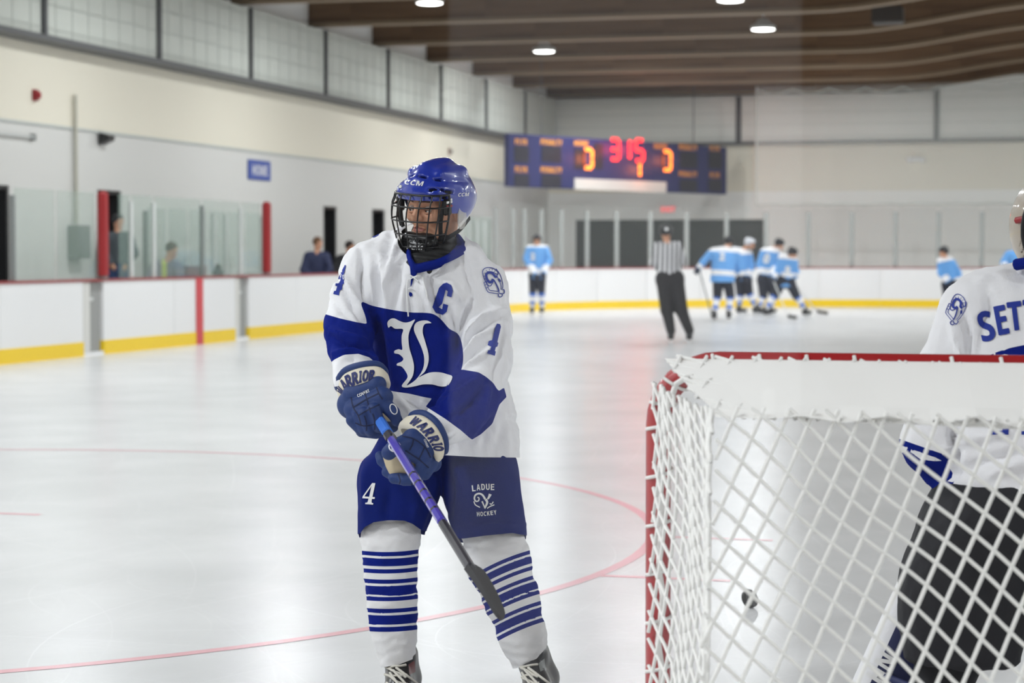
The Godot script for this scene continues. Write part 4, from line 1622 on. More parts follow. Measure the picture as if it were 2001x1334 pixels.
func make_player() -> void:
	var D := 6.61
	var foot := W(868, 667, D)
	foot.y = 0.0
	var who := thing("person", "skater in blue helmet, white and blue jersey with a large L and captain's C", "person", foot, YAW)
	var at := who.transform
	var P := func(px: float, py: float, z: float) -> Vector3: return toward(at, px, py, z, D)
	var row := func(py: float, xl: float, xr: float, z: float, b: float) -> Array:
		var l := toward(at, xl, py, z, D)
		var r := toward(at, xr, py, z, D)
		return [l.y, (l.x + r.x) * 0.5, (l.z + r.z) * 0.5, (r.x - l.x) * 0.5, b]
	var px_of := func(p: Vector3) -> Vector2:
		var s := seen(at * p)
		return Vector2(s.x, s.y)

	# ---- body: head with face, neck, chest inside the jersey
	var hc: Vector3 = P.call(852, 394, 0.01)
	var hb := Basis.from_euler(Vector3(deg_to_rad(7), deg_to_rad(-36), deg_to_rad(-5)))
	var H := func(x: float, y: float, z: float) -> Vector3: return hc + hb * Vector3(x, y, z)
	var f := Field.new(hc + Vector3(-0.16, -0.3, -0.16), hc + Vector3(0.16, 0.16, 0.17), 0.0034)
	f.egg(H.call(0, 0.022, -0.012), Vector3(0.076, 0.1, 0.097), hb, 0.01)
	f.cap(H.call(0, -0.01, 0.028), H.call(0, -0.088, 0.045), 0.064, 0.04, 0.03, hb.x, 0.92)
	f.cap(H.call(-0.028, -0.105, 0.066), H.call(0.028, -0.105, 0.066), 0.018, 0.018, 0.03)
	f.cap(H.call(0, -0.11, 0.073), H.call(0, -0.113, 0.077), 0.018, 0.016, 0.02)
	for s: float in [-1.0, 1.0]:
		f.cap(H.call(0.045 * s, -0.036, 0.062), H.call(0.05 * s, -0.03, 0.045), 0.022, 0.02, 0.025)     # cheekbones
		f.cap(H.call(0.012 * s, 0.012, 0.088), H.call(0.042 * s, 0.01, 0.073), 0.009, 0.009, 0.018)     # brows
		f.cap(H.call(0.075 * s, -0.02, -0.005), H.call(0.078 * s, -0.045, -0.008), 0.016, 0.012, 0.01, hb.x, 0.5)    # ears
		f.egg(H.call(0.031 * s, -0.014, 0.096), Vector3(0.02, 0.011, 0.016), hb, 0.014, true)            # sockets
	f.cap(H.call(0, 0.0, 0.088), H.call(0, -0.036, 0.108), 0.0085, 0.0105, 0.014)                        # nose
	f.cap(H.call(-0.011, -0.042, 0.098), H.call(0.011, -0.042, 0.098), 0.009, 0.009, 0.008)
	f.cap(H.call(0, -0.041, 0.107), H.call(0, -0.039, 0.108), 0.0105, 0.0105, 0.006)
	for s: float in [-1.0, 1.0]:
		f.egg(H.call(0.0065 * s, -0.0495, 0.107), Vector3(0.004, 0.003, 0.006), hb, 0.002, true)
		f.cap(H.call(0.009 * s, -0.07, 0.0925), H.call(0.02 * s, -0.0725, 0.086), 0.006, 0.0035, 0.006)
	f.cap(H.call(-0.014, -0.081, 0.0905), H.call(0.014, -0.081, 0.0905), 0.0062, 0.0062, 0.007)
	f.cap(H.call(-0.023, -0.0755, 0.094), H.call(0.023, -0.0755, 0.094), 0.0022, 0.0022, 0.004, Vector3.ZERO, 1.0, true)
	f.cap(H.call(0, -0.06, -0.02), P.call(845, 520, -0.02), 0.058, 0.066, 0.03)
	f.cap(P.call(800, 545, -0.02), P.call(890, 545, -0.02), 0.09, 0.09, 0.04)
	var head: Shell = f.net()
	var hi := hb.inverse()
	var lips: Array = head.split(func(p: Vector3, _n: Vector3) -> float:
		var q := hi * (p - hc)
		return 1.0 - Vector2(q.x / 0.023, (q.y + 0.0765) / 0.0085).length() if q.z > 0.07 else -1.0)
	var brows: Array = lips[1].split(func(p: Vector3, _n: Vector3) -> float:
		var q := hi * (p - hc)
		var x := absf(q.x)
		if q.z < 0.04: return -1.0
		return 0.0042 - absf(q.y - (0.0135 - pow((x - 0.03) / 0.03, 2.0) * 0.006)) - maxf(0.0, absf(x - 0.03) - 0.019) * 2.0)
	var body := ArrayMesh.new()
	for part: Array in [[brows[1], M.skin], [lips[0], M.lip], [brows[0], M.brow]]:
		if part[0].i.size():
			body.add_surface_from_arrays(Mesh.PRIMITIVE_TRIANGLES, part[0].arrays())
			body.surface_set_material(body.get_surface_count() - 1, part[1])
	var body_node := put("body", body, who)
	for s: float in [-1.0, 1.0]:
		var e := SphereMesh.new()
		e.radius = 0.0118
		e.height = 0.0236
		e.radial_segments = 20
		e.rings = 12
		e.material = M.eye_white
		var eye := put("eye", e, body_node, H.call(0.031 * s, -0.0145, 0.0795))
		var iris := S()
		var look := hb * Vector3(-0.25, -0.22, 1.0).normalized()
		iris.lathe(Vector3.ZERO, look, [[0.0106, 0.0056], [0.0122, 0.003], [0.0124, 0.0]], 16)
		put("iris", iris.mesh(M.eye_dark), body_node, H.call(0.031 * s, -0.0145, 0.0795))
		# lids
		var lid := S()
		var arc := []
		for k in 9:
			var a := lerpf(-1.15, 1.15, k / 8.0)
			arc.append(H.call(0.031 * s + 0.0135 * sin(a), -0.0140 + 0.003 * cos(a), 0.0795 + 0.0105 * cos(a)))
		lid.tube(PackedVector3Array(arc), 0.0030, 6)
		put("eyelid", lid.mesh(M.skin), body_node)
		var lash := S()
		var arc2 := []
		for k in 9:
			var a := lerpf(-1.15, 1.15, k / 8.0)
			arc2.append(H.call(0.031 * s + 0.0135 * sin(a), -0.0176 + 0.003 * cos(a), 0.0805 + 0.0112 * cos(a)))
		lash.tube(PackedVector3Array(arc2), 0.0012, 5)
		put("eyelash", lash.mesh(M.brow), body_node)
		var low := S()
		var arc3 := []
		for k in 9:
			var a := lerpf(-1.1, 1.1, k / 8.0)
			arc3.append(H.call(0.031 * s + 0.0125 * sin(a), -0.0225 - 0.002 * cos(a), 0.0785 + 0.0095 * cos(a)))
		low.tube(PackedVector3Array(arc3), 0.0028, 6)
		put("eyelid", low.mesh(M.skin), body_node)
	# neck guard
	f = Field.new(hc + Vector3(-0.2, -0.32, -0.17), hc + Vector3(0.2, -0.04, 0.2), 0.006)
	f.cap(P.call(852, 468, -0.02), P.call(846, 505, 0.0), 0.066, 0.082, 0.02)
	f.cap(P.call(846, 508, 0.0), P.call(843, 532, 0.0), 0.086, 0.1, 0.02)
	f.cap(P.call(828, 512, 0.06), P.call(862, 504, 0.06), 0.042, 0.042, 0.03)
	f.cap(P.call(815, 515, 0.1), P.call(835, 515, 0.1), 0.03, 0.03, 0.03)
	var gaiter: Shell = f.net().push(func(p: Vector3, _n: Vector3) -> float: return 0.003 * sin(p.y * 260.0 + p.x * 40.0))
	put("neck_guard", gaiter.mesh(M.black), who)

	make_helmet(who, at, hc, hb)

	# ---- jersey
	var lo: Vector3 = P.call(600, 930, 0.0)
	var hi_: Vector3 = P.call(1040, 430, 0.0)
	f = Field.new(Vector3(lo.x, lo.y, -0.26), Vector3(hi_.x, hi_.y, 0.5), 0.0075)
	f.stack([row.call(930, 720, 1021, -0.03, 0.17), row.call(890, 720, 1017, -0.03, 0.172), row.call(850, 722, 1014, -0.03, 0.168), row.call(790, 733, 1004, -0.03, 0.16), row.call(720, 737, 990, -0.03, 0.155),
		row.call(660, 733, 982, -0.03, 0.155), row.call(600, 722, 976, -0.025, 0.155), row.call(560, 716, 968, -0.02, 0.15), row.call(520, 714, 955, -0.02, 0.135), row.call(495, 722, 940, -0.02, 0.115),
		row.call(475, 745, 918, -0.02, 0.095), row.call(452, 772, 898, -0.02, 0.075), row.call(440, 780, 890, -0.02, 0.06)], 0.02, 0.25)
	f.cap(P.call(752, 503, -0.02), P.call(711, 523, -0.01), 0.072, 0.070, 0.05)
	f.cap(P.call(893, 520, -0.02), P.call(940, 562, -0.01), 0.066, 0.072, 0.05)
	# his right arm, on the left of the picture
	f.cap(P.call(709, 525, -0.01), P.call(692, 580, 0.02), 0.067, 0.066, 0.03)
	f.cap(P.call(692, 580, 0.02), P.call(680, 645, 0.07), 0.066, 0.070, 0.03)
	f.cap(P.call(680, 645, 0.07), P.call(696, 742, 0.19), 0.069, 0.066, 0.03)
	# his left arm
	f.cap(P.call(943, 565, -0.01), P.call(948, 640, 0.02), 0.072, 0.079, 0.03)
	f.cap(P.call(948, 640, 0.02), P.call(942, 708, 0.07), 0.079, 0.084, 0.03)
	f.cap(P.call(942, 708, 0.07), P.call(926, 768, 0.14), 0.082, 0.074, 0.04)
	f.cap(P.call(926, 768, 0.14), P.call(872, 828, 0.28), 0.076, 0.064, 0.03)
	f.cap(P.call(940, 770, 0.13), P.call(912, 832, 0.22), 0.052, 0.032, 0.04)
	var jersey: Shell = f.net()
	# folds of the cloth
	var noise := FastNoiseLite.new()
	noise.seed = 3
	noise.frequency = 1.0
	noise.fractal_octaves = 2
	var folds := [
		[v2([704, 486, 706, 540, 714, 592]), 5, -0.010], [v2([722, 500, 726, 560, 736, 612]), 6, 0.008], [v2([737, 500, 744, 560, 750, 606]), 5, -0.008], [v2([742, 498, 756, 560, 764, 660]), 6, 0.010],
		[v2([766, 462, 752, 490, 762, 512]), 8, -0.012], [v2([778, 470, 764, 505, 758, 560]), 6, 0.010], [v2([785, 515, 778, 560, 770, 600]), 5, -0.008], [v2([790, 540, 788, 580, 786, 625]), 5, 0.006],
		[v2([826, 545, 834, 575, 846, 605]), 5, 0.009], [v2([838, 538, 848, 570, 862, 625, 872, 650]), 6, -0.010], [v2([852, 545, 880, 560, 905, 590]), 9, 0.010], [v2([905, 500, 914, 540, 928, 582]), 6, -0.006],
		[v2([922, 585, 906, 630, 894, 690]), 6, -0.014], [v2([985, 604, 940, 616, 908, 650, 895, 690]), 6, 0.012], [v2([975, 622, 930, 650, 900, 690]), 5, -0.010], [v2([962, 640, 925, 668, 897, 712]), 5, 0.010],
		[v2([955, 668, 920, 692, 896, 722]), 5, -0.009], [v2([960, 680, 930, 702, 902, 724]), 5, 0.009], [v2([985, 640, 975, 700, 965, 745]), 7, -0.007], [v2([935, 735, 905, 760, 870, 785]), 6, 0.009],
		[v2([950, 745, 925, 785, 885, 815]), 7, -0.008], [v2([958, 760, 940, 810, 918, 850]), 6, 0.009], [v2([930, 740, 900, 745, 872, 770]), 5, -0.007], [v2([900, 838, 880, 850, 868, 862]), 5, 0.008],
		[v2([985, 792, 996, 812, 1006, 824]), 7, -0.006], [v2([975, 797, 992, 808, 1006, 812]), 7, 0.005], [v2([985, 830, 978, 850, 975, 870]), 8, -0.004], [v2([940, 850, 932, 862, 930, 875]), 8, 0.004],
		[v2([765, 768, 790, 800, 800, 830]), 8, -0.010], [v2([780, 768, 810, 790, 830, 810]), 7, 0.010], [v2([740, 640, 745, 700, 755, 760]), 8, -0.010], [v2([728, 620, 735, 680, 740, 740]), 6, 0.008],
		[v2([660, 545, 690, 600, 722, 640]), 6, -0.010], [v2([668, 530, 690, 575, 716, 618]), 5, 0.009], [v2([650, 585, 670, 610, 700, 628]), 6, -0.006], [v2([642, 640, 670, 655, 716, 665]), 6, 0.009],
		[v2([645, 660, 680, 676, 720, 682]), 5, -0.010], [v2([655, 690, 690, 684, 725, 700]), 5, 0.010], [v2([668, 705, 690, 700, 715, 716]), 4, -0.008], [v2([880, 600, 890, 640, 893, 700]), 5, -0.008],
		[v2([820, 780, 850, 792, 875, 800]), 6, -0.006], [v2([905, 470, 940, 500, 970, 545]), 7, 0.004],
	]
	jersey.push(func(p: Vector3, n: Vector3) -> float:
		var q: Vector2 = px_of.call(p)
		var back := noise.get_noise_3d(p.x * 11.0, p.y * 4.0, p.z * 11.0) * 0.013 + noise.get_noise_3d(p.x * 26.0, p.y * 17.0, p.z * 26.0 + 9.0) * 0.004
		return back * (1.0 if n.z < 0.2 else 0.75) + (fold_at(q, folds) if n.z > -0.15 else 0.0))
	# neck hole and hem
	var hem := [[600, 846], [722, 848], [765, 856], [830, 880], [868, 889], [940, 893], [1040, 894]]
	var collar_c := Vector2(843, 470)
	var kept: Array = jersey.split(func(p: Vector3, n: Vector3) -> float:
		var q: Vector2 = px_of.call(p)
		var a := line_y(hem, q.x) - q.y
		var g := ((q - collar_c) / Vector2(66, 40)).length() - 1.0
		var b := g * 40.0 if n.z > -0.4 or q.y < 470 else 30.0
		return minf(a, b))
	jersey = kept[0]
	# cuffs: open where the gloves begin
	kept = jersey.split(func(p: Vector3, _n: Vector3) -> float:
		var q: Vector2 = px_of.call(p)
		var a := (q - Vector2(690, 745)).dot(Vector2(-0.12, -1.0).normalized()) if p.z > 0.0 and q.x < 745 and q.y > 690 else 50.0
		var b := (q - Vector2(858, 848)).dot(Vector2(0.75, -0.66)) if p.z > 0.16 and q.x < 925 and q.y > 780 else 50.0
		return minf(a, b) + 6.0)
	jersey = kept[0]
	var band := curve2(v2([706, 591, 727, 597, 760, 604, 800, 610, 832, 611, 848, 614, 862, 624, 878, 642, 897, 655, 905, 690, 900, 725, 870, 770, 845, 778, 800, 769, 757, 761, 740, 740, 726, 680, 716, 625]), 4)
	var cuff_l := PackedVector2Array(v2([600, 606, 637, 614, 665, 622, 700, 630, 719, 633, 729, 655, 735, 690, 733, 708, 722, 698, 700, 691, 672, 693, 652, 703, 640, 716, 600, 740]))
	var cuff_r := PackedVector2Array(v2([886, 722, 905, 722, 935, 727, 950, 736, 964, 748, 974, 764, 985, 757, 990, 775, 976, 790, 962, 828, 940, 848, 922, 859, 900, 840, 870, 818, 832, 794]))
	var cut: Array = jersey.split(func(p: Vector3, _n: Vector3) -> float:
		var q: Vector2 = px_of.call(p)
		var d := maxf(poly_depth(q, band), maxf(poly_depth(q, cuff_l), poly_depth(q, cuff_r)))
		if p.z < -0.05:
			d = maxf(d, 84.0 - absf(q.y - 690.0))
		return d)
	var jm := ArrayMesh.new()
	jm.add_surface_from_arrays(Mesh.PRIMITIVE_TRIANGLES, cut[1].arrays())
	jm.surface_set_material(0, M.jersey_white)
	jm.add_surface_from_arrays(Mesh.PRIMITIVE_TRIANGLES, cut[0].arrays())
	jm.surface_set_material(1, M.jersey_blue)
	var jn := put("jersey", jm, who)
	jn.set_meta("label", "white and blue hockey jersey")
	var jr := relief([jersey], at, 2.0)
	make_crests(jn, jr, at)
	# collar
	var outer := [[800, 474, -.02], [794, 488, .05], [795, 504, .115], [803, 524, .155], [812, 529, .16], [832, 526, .155], [862, 518, .14], [890, 506, .11], [911, 493, .06], [915, 484, .02], [902, 466, -.05], [866, 458, -.095], [826, 464, -.085], [806, 470, -.05]]
	var inner := [[808, 464, -.03], [803, 480, .04], [803, 492, .1], [806, 505, .137], [814, 514, .14], [832, 511, .137], [856, 505, .12], [878, 494, .09], [892, 478, .045], [893, 466, .01], [884, 452, -.045], [860, 446, -.075], [828, 453, -.068], [812, 460, -.045]]
	var ring_o := []
	var ring_i := []
	for k in outer.size():
		ring_o.append(P.call(outer[k][0], outer[k][1], outer[k][2]))
		ring_i.append(P.call(inner[k][0], inner[k][1], inner[k][2] + 0.012))
	var co := curve(ring_o, 5, true)
	var ci := curve(ring_i, 5, true)
	var col := Shell.new()
	for k in co.size():
		var j := jr.at(px_of.call(co[k]))
		var o := co[k]
		if j < 1e6 and o.z > 0.0:
			var q: Vector2 = px_of.call(o)
			o = at.affine_inverse() * W(q.x, q.y, minf(j, seen(at * o).z) + 0.002)
		var i2 := ci[k]
		var m := (o + i2) * 0.5 + (o - Vector3(P.call(843, 480, 0.0))).normalized() * 0.004 + Vector3(0, 0.004, 0.004)
		col.v.append_array([o, m, i2, i2 + Vector3(0, -0.03, -0.012)])
	for k in co.size():
		var k2 := (k + 1) % co.size()
		for e in 3:
			col.i.append_array([k * 4 + e, k2 * 4 + e, k2 * 4 + e + 1, k * 4 + e, k2 * 4 + e + 1, k * 4 + e + 1])
	col.normals()
	col.outward(P.call(843, 500, -0.06))
	put("collar", col.mesh(M.jersey_blue), jn)
	# placket under the laces and the laces themselves
	put("placket", sewn(tris_of(PackedVector2Array(v2([801, 520, 820, 522, 814, 536, 808, 545, 804, 558, 802, 560, 803, 545]))), jr, at, M.jersey_blue, 0.004), jn)
	put("placket", sewn(tris_of(PackedVector2Array(v2([800, 570, 805, 572, 806, 577, 802, 580, 799, 576]))), jr, at, M.jersey_blue, 0.004), jn)
	var lace := S()
	for l: Array in [[796, 547, 805, 543, 815, 540], [806, 541, 812, 545, 817, 550], [797, 565, 802, 563, 807, 564], [797, 546, 795, 566, 796, 590, 797, 606, 798, 618], [826, 541, 829, 556, 833, 570, 835, 583], [800, 536, 808, 541, 818, 537]]:
		var pts := []
		for q: Vector2 in v2(l):
			pts.append(at.affine_inverse() * W(q.x, q.y, jr.at(q) - 0.007))
		lace.tube(curve(pts, 5), 0.0024, 6)
	put("collar_lace", lace.mesh(M.twill_white), jn)

	# ---- pants
	lo = P.call(660, 1090, 0.0)
	hi_ = P.call(1060, 800, 0.0)
	f = Field.new(Vector3(lo.x, lo.y, -0.24), Vector3(hi_.x, hi_.y, 0.24), 0.0085)
	f.stack([row.call(1080, 702, 826, 0.03, 0.115), row.call(1035, 701, 832, 0.03, 0.122), row.call(1000, 701, 846, 0.02, 0.128), row.call(965, 702, 860, 0.01, 0.13), row.call(920, 706, 866, 0.0, 0.13), row.call(885, 726, 866, -0.01, 0.115), row.call(835, 748, 862, -0.02, 0.1)], 0.012, 0.45)
	f.stack([row.call(1090, 892, 1032, 0.02, 0.115), row.call(1045, 886, 1029, 0.02, 0.122), row.call(1000, 873, 1025, 0.01, 0.128), row.call(965, 864, 1021, 0.0, 0.13), row.call(920, 860, 1015, 0.0, 0.13), row.call(890, 858, 1004, -0.01, 0.115), row.call(835, 850, 975, -0.02, 0.1)], 0.012, 0.45)
	var pants: Shell = f.net()
	var pfold := [[v2([858, 905, 846, 940, 830, 975]), 8, -0.008], [v2([872, 900, 880, 950, 878, 1000]), 7, -0.008], [v2([720, 880, 712, 930, 716, 1000]), 9, 0.006], [v2([760, 960, 755, 990, 760, 1015]), 9, -0.005],
		[v2([800, 950, 812, 985, 808, 1015]), 8, 0.006], [v2([900, 1033, 960, 1022, 1024, 1024]), 4, 0.004], [v2([890, 905, 900, 930, 905, 960]), 8, 0.006]]
	pants.push(func(p: Vector3, n: Vector3) -> float:
		return noise.get_noise_3d(p.x * 9.0, p.y * 6.0, p.z * 9.0) * 0.007 + (fold_at(px_of.call(p), pfold) if n.z > -0.1 else 0.0))
	var hem_l := [[690, 1046], [704, 1042], [712, 1030], [730, 1020], [760, 1016], [790, 1017], [806, 1023], [824, 1036], [850, 1040]]
	var hem_r := [[860, 1050], [905, 1052], [950, 1046], [1000, 1041], [1018, 1044], [1030, 1046], [1050, 1046]]
	kept = pants.split(func(p: Vector3, n: Vector3) -> float:
		var q: Vector2 = px_of.call(p)
		var lim := line_y(hem_l, q.x) if q.x < 856 else line_y(hem_r, q.x)
		return lim + (8.0 if n.z < -0.2 else 0.0) - q.y)
	pants = kept[0]
	var pn := put("pants", pants.mesh(M.pants_blue), who)
	var pr := relief([pants], at, 3.0)
	put("lettering", sewn(placed_text("4", "Droid Serif", Vector2(722, 964), 42, 24, 4.0, 0.14), pr, at, M.twill_white), pn)
	var word := PackedVector2Array()
	var arc_text := func(text: String, c: Vector2, spread: float, size: float, wide: float, sag: float, tilt: float) -> void:
		for k in text.length():
			var u := (k - (text.length() - 1) * 0.5)
			word.append_array(placed_text(text[k], "Droid Sans", c + Vector2(u * spread, u * spread * tan(tilt) + sag * u * u), size, wide, rad_to_deg(tilt) + sag * u * 4.0, 0.0))
	arc_text.call("LADUE", Vector2(944, 951), 9.2, 12.0, 7.0, 0.35, -0.06)
	arc_text.call("HOCKEY", Vector2(951, 1003), 6.6, 8.5, 5.0, -0.1, -0.1)
	put("lettering", sewn(word, pr, at, M.twill_white, 0.002, 7.0), pn)
	put("ram_badge", sewn(ram_white(Vector2(946, 977), 1.0), pr, at, M.twill_white, 0.002, 7.0), pn)

	# ---- legs: socks
	for leg in 2:
		var sock: Shell
		var stripes: Callable
		if leg == 0:
			lo = P.call(680, 1330, 0.0)
			hi_ = P.call(850, 985, 0.0)
			f = Field.new(Vector3(lo.x, lo.y, -0.15), Vector3(hi_.x, hi_.y, 0.2), 0.0065)
			f.stack([row.call(1318, 756, 802, 0.02, 0.06), row.call(1300, 742, 808, 0.02, 0.066), row.call(1270, 735, 813, 0.02, 0.068), row.call(1240, 725, 815, 0.02, 0.072), row.call(1200, 718, 815, 0.02, 0.078), row.call(1160, 715, 815, 0.025, 0.082), row.call(1120, 710, 815, 0.03, 0.084),
				row.call(1080, 708, 818, 0.035, 0.09), row.call(1045, 706, 822, 0.035, 0.095), row.call(1020, 710, 822, 0.03, 0.092), row.call(990, 716, 818, 0.02, 0.085)], 0.01, 0.15)
			sock = f.net()
			stripes = func(q: Vector2) -> float: return q.y + 0.028 * (q.x - 765) + 0.0012 * pow(q.x - 765, 2.0) - 2.0
		else:
			lo = P.call(870, 1330, 0.0)
			hi_ = P.call(1100, 985, 0.0)
			f = Field.new(Vector3(lo.x, lo.y, -0.16), Vector3(hi_.x, hi_.y, 0.2), 0.0065)
			f.cap(P.call(950, 1010, 0.01), P.call(972, 1092, 0.035), 0.088, 0.096, 0.03)
			f.cap(P.call(972, 1092, 0.035), P.call(1000, 1170, 0.02), 0.098, 0.082, 0.03)
			f.cap(P.call(1000, 1170, 0.02), P.call(1020, 1240, 0.015), 0.082, 0.070, 0.03)
			f.cap(P.call(1020, 1240, 0.015), P.call(1036, 1296, 0.01), 0.070, 0.056, 0.03)
			sock = f.net()
			stripes = func(q: Vector2) -> float:
				var along := (q - Vector2(986, 1095)).dot(Vector2(0.235, 0.972))
				var side := (q - Vector2(986, 1095)).dot(Vector2(0.972, -0.235))
				return 1076.0 + (along + 0.16 * side - 0.0012 * side * side + 3.0) * 1.1
		sock.push(func(p: Vector3, _n: Vector3) -> float:
			return noise.get_noise_3d(p.x * 14.0 + 5.0, p.y * 26.0, p.z * 14.0) * 0.0055)
		kept = sock.split(func(p: Vector3, _n: Vector3) -> float:
			var q: Vector2 = px_of.call(p)
			return (line_y([[730, 1306], [750, 1303], [780, 1298], [815, 1284]], q.x) if leg == 0 else line_y([[985, 1302], [1005, 1306], [1035, 1300], [1070, 1274]], q.x)) - q.y)
		sock = kept[0]
		var bands := [[1076, 1084], [1089, 1104], [1110, 1118], [1130, 1138], [1143, 1160], [1164, 1172], [1187, 1195], [1200, 1218], [1223, 1232]]
		cut = sock.split(func(p: Vector3, _n: Vector3) -> float:
			var y: float = stripes.call(px_of.call(p))
			var d := -1e9
			for b: Array in bands:
				d = maxf(d, minf(y - b[0], b[1] - y))
			return d)
		var sm := ArrayMesh.new()
		sm.add_surface_from_arrays(Mesh.PRIMITIVE_TRIANGLES, cut[1].arrays())
		sm.surface_set_material(0, M.sock_white)
		sm.add_surface_from_arrays(Mesh.PRIMITIVE_TRIANGLES, cut[0].arrays())
		sm.surface_set_material(1, M.jersey_blue)
		put("sock", sm, who)
		# skate
		var skate := Node3D.new()
		skate.name = "skate"
		who.add_child(skate, true)
		var ax := 783.0 if leg == 0 else 1040.0
		var ay := 1300.0 if leg == 0 else 1296.0
		var tip := Vector2(776, 1392) if leg == 0 else Vector2(1050, 1392)
		var an: Vector3 = P.call(ax, ay, 0.0)
		var heel := Vector3(an.x + (0.008 if leg == 0 else 0.03), 0.105, an.z - 0.045)
		var toe: Vector3 = P.call(tip.x, 1394, 0.2)
		toe.y = 0.095
		f = Field.new(Vector3(minf(an.x, toe.x) - 0.12, 0.03, heel.z - 0.1), Vector3(maxf(an.x, toe.x) + 0.12, 0.3, toe.z + 0.1), 0.006)
		f.cap(an + Vector3(0, 0.03, -0.015), heel + Vector3(0, 0.01, 0.02), 0.055, 0.05, 0.03)
		f.cap(heel, toe, 0.045, 0.042, 0.04, Vector3.UP, 0.85)
		f.cap(an + Vector3(0, 0.0, 0.035), heel.lerp(toe, 0.72) + Vector3(0, 0.01, 0), 0.038, 0.034, 0.04)
		f.cap(an + Vector3(0.02, 0.035, 0.03), an + Vector3(-0.02, 0.035, 0.03), 0.022, 0.022, 0.03)
		var boot: Shell = f.net()
		put("boot", boot.mesh(M.boot), skate)
		var dirn := (toe - heel)
		dirn.y = 0.0
		dirn = dirn.normalized()
		var side_v := dirn.cross(Vector3.UP)
		var holder := S()
		for q: float in [0.12, 0.85]:
			holder.tube(PackedVector3Array([heel.lerp(toe, q) * Vector3(1, 0, 1) + Vector3(0, 0.075, 0), heel.lerp(toe, q) * Vector3(1, 0, 1) + Vector3(0, 0.028, 0)]), 0.02, 10, 0.012)
		holder.box(heel.lerp(toe, 0.5) * Vector3(1, 0, 1) + Vector3(0, 0.032, 0), Vector3(0.016, 0.02, 0.27), Basis(side_v, Vector3.UP, dirn), 0.005)
		put("blade_holder", holder.mesh(M.holder), skate)
		put("blade", S().box(heel.lerp(toe, 0.5) * Vector3(1, 0, 1) + Vector3(0, 0.012, 0), Vector3(0.004, 0.023, 0.285), Basis(side_v, Vector3.UP, dirn), 0.001).mesh(M.steel), skate)
		# laces over the tongue
		var br := relief([boot], at, 3.0)
		var laces := S()
		var rng := RandomNumberGenerator.new()
		rng.seed = 40 + leg
		var lx := 770.0 if leg == 0 else 1028.0
		for k in 9:
			var y0 := 1302.0 + k * 9.0
			var pts := []
			var sgn := 1.0 if k % 2 else -1.0
			for e in 5:
				var u := e / 4.0 - 0.5
				var q := Vector2(lx + u * (46.0 - k) + k * 1.2, y0 + sgn * u * 16.0 + rng.randf_range(-2, 2) + 10.0 * u)
				var d := br.at(q)
				if d < 1e6:
					pts.append(at.affine_inverse() * W(q.x, q.y, d - 0.006))
			if pts.size() > 2:
				laces.tube(curve(pts, 4), 0.0042, 6)
		for k in 3:
			var pts := []
			for e in 5:
				var q := Vector2(lx + 4.0 + e * 12.0 - k * 6.0, 1304.0 + k * 5.0 + e * (9.0 + k * 4.0))
				var d := br.at(q)
				if d < 1e6:
					pts.append(at.affine_inverse() * W(q.x, q.y, d - 0.012))
			if pts.size() > 2:
				laces.tube(curve(pts, 4), 0.0042, 6)
		put("laces", laces.mesh(M.lace), skate)
		put("trim", sewn(tris_of(PackedVector2Array(v2([798, 1298, 810, 1290, 812, 1312, 800, 1318]) if leg == 0 else v2([1052, 1296, 1064, 1286, 1066, 1306, 1056, 1312]))), br, at, M.boot_red if leg == 0 else M.alu_dark, 0.002), skate)
	make_gloves_and_stick(who, at, D)


# a letter drawn in the frame: centre, height, width, turn in degrees, slant
func placed_text(text: String, font: String, c: Vector2, height: float, width: float, turn: float, slant: float, weight := 700) -> PackedVector2Array:
	var t := tris_of_text(text, font, weight)
	var lo := 1e9
	var hi := -1e9
	for p in t:
		lo = minf(lo, p.x)
		hi = maxf(hi, p.x)
	var k := width / maxf((hi - lo), 0.001)
	for e in t.size():
		var p := Vector2(t[e].x * k - t[e].y * height * slant, t[e].y * height)
		t[e] = c + p.rotated(deg_to_rad(turn))
	return t

func ram_white(c: Vector2, s: float) -> PackedVector2Array:
	var t := PackedVector2Array()
	var add := func(a: Array, w: float, w2 := -1.0) -> void:
		var p := []
		for q: Vector2 in v2(a):
			p.append(c + q * s)
		var sm := curve2(p, 5, false)
		t.append_array(tris_of_line(Array(sm), w * s, w2 * s if w2 > 0.0 else -1.0))
	add.call([2, -2, -3, -10, -10, -13, -17, -10, -19, -3, -16, 2, -11, 1, -10, -4, -13, -6], 4.0, 2.0)
	add.call([12, -12, 10, -7, 7, -2], 6.0, 3.0)
	add.call([-4, 2, -1, 9, 1, 14], 3.0, 2.0)
	add.call([3, -2, 6, 4, 3, 12, 1, 16], 5.0, 3.0)
	add.call([-20, 2, -17, 9, -8, 14], 2.0)
	add.call([20, 9, 12, 12, 6, 16], 2.0)
	add.call([18, 3, 14, 8, 11, 6], 2.0)
	return t

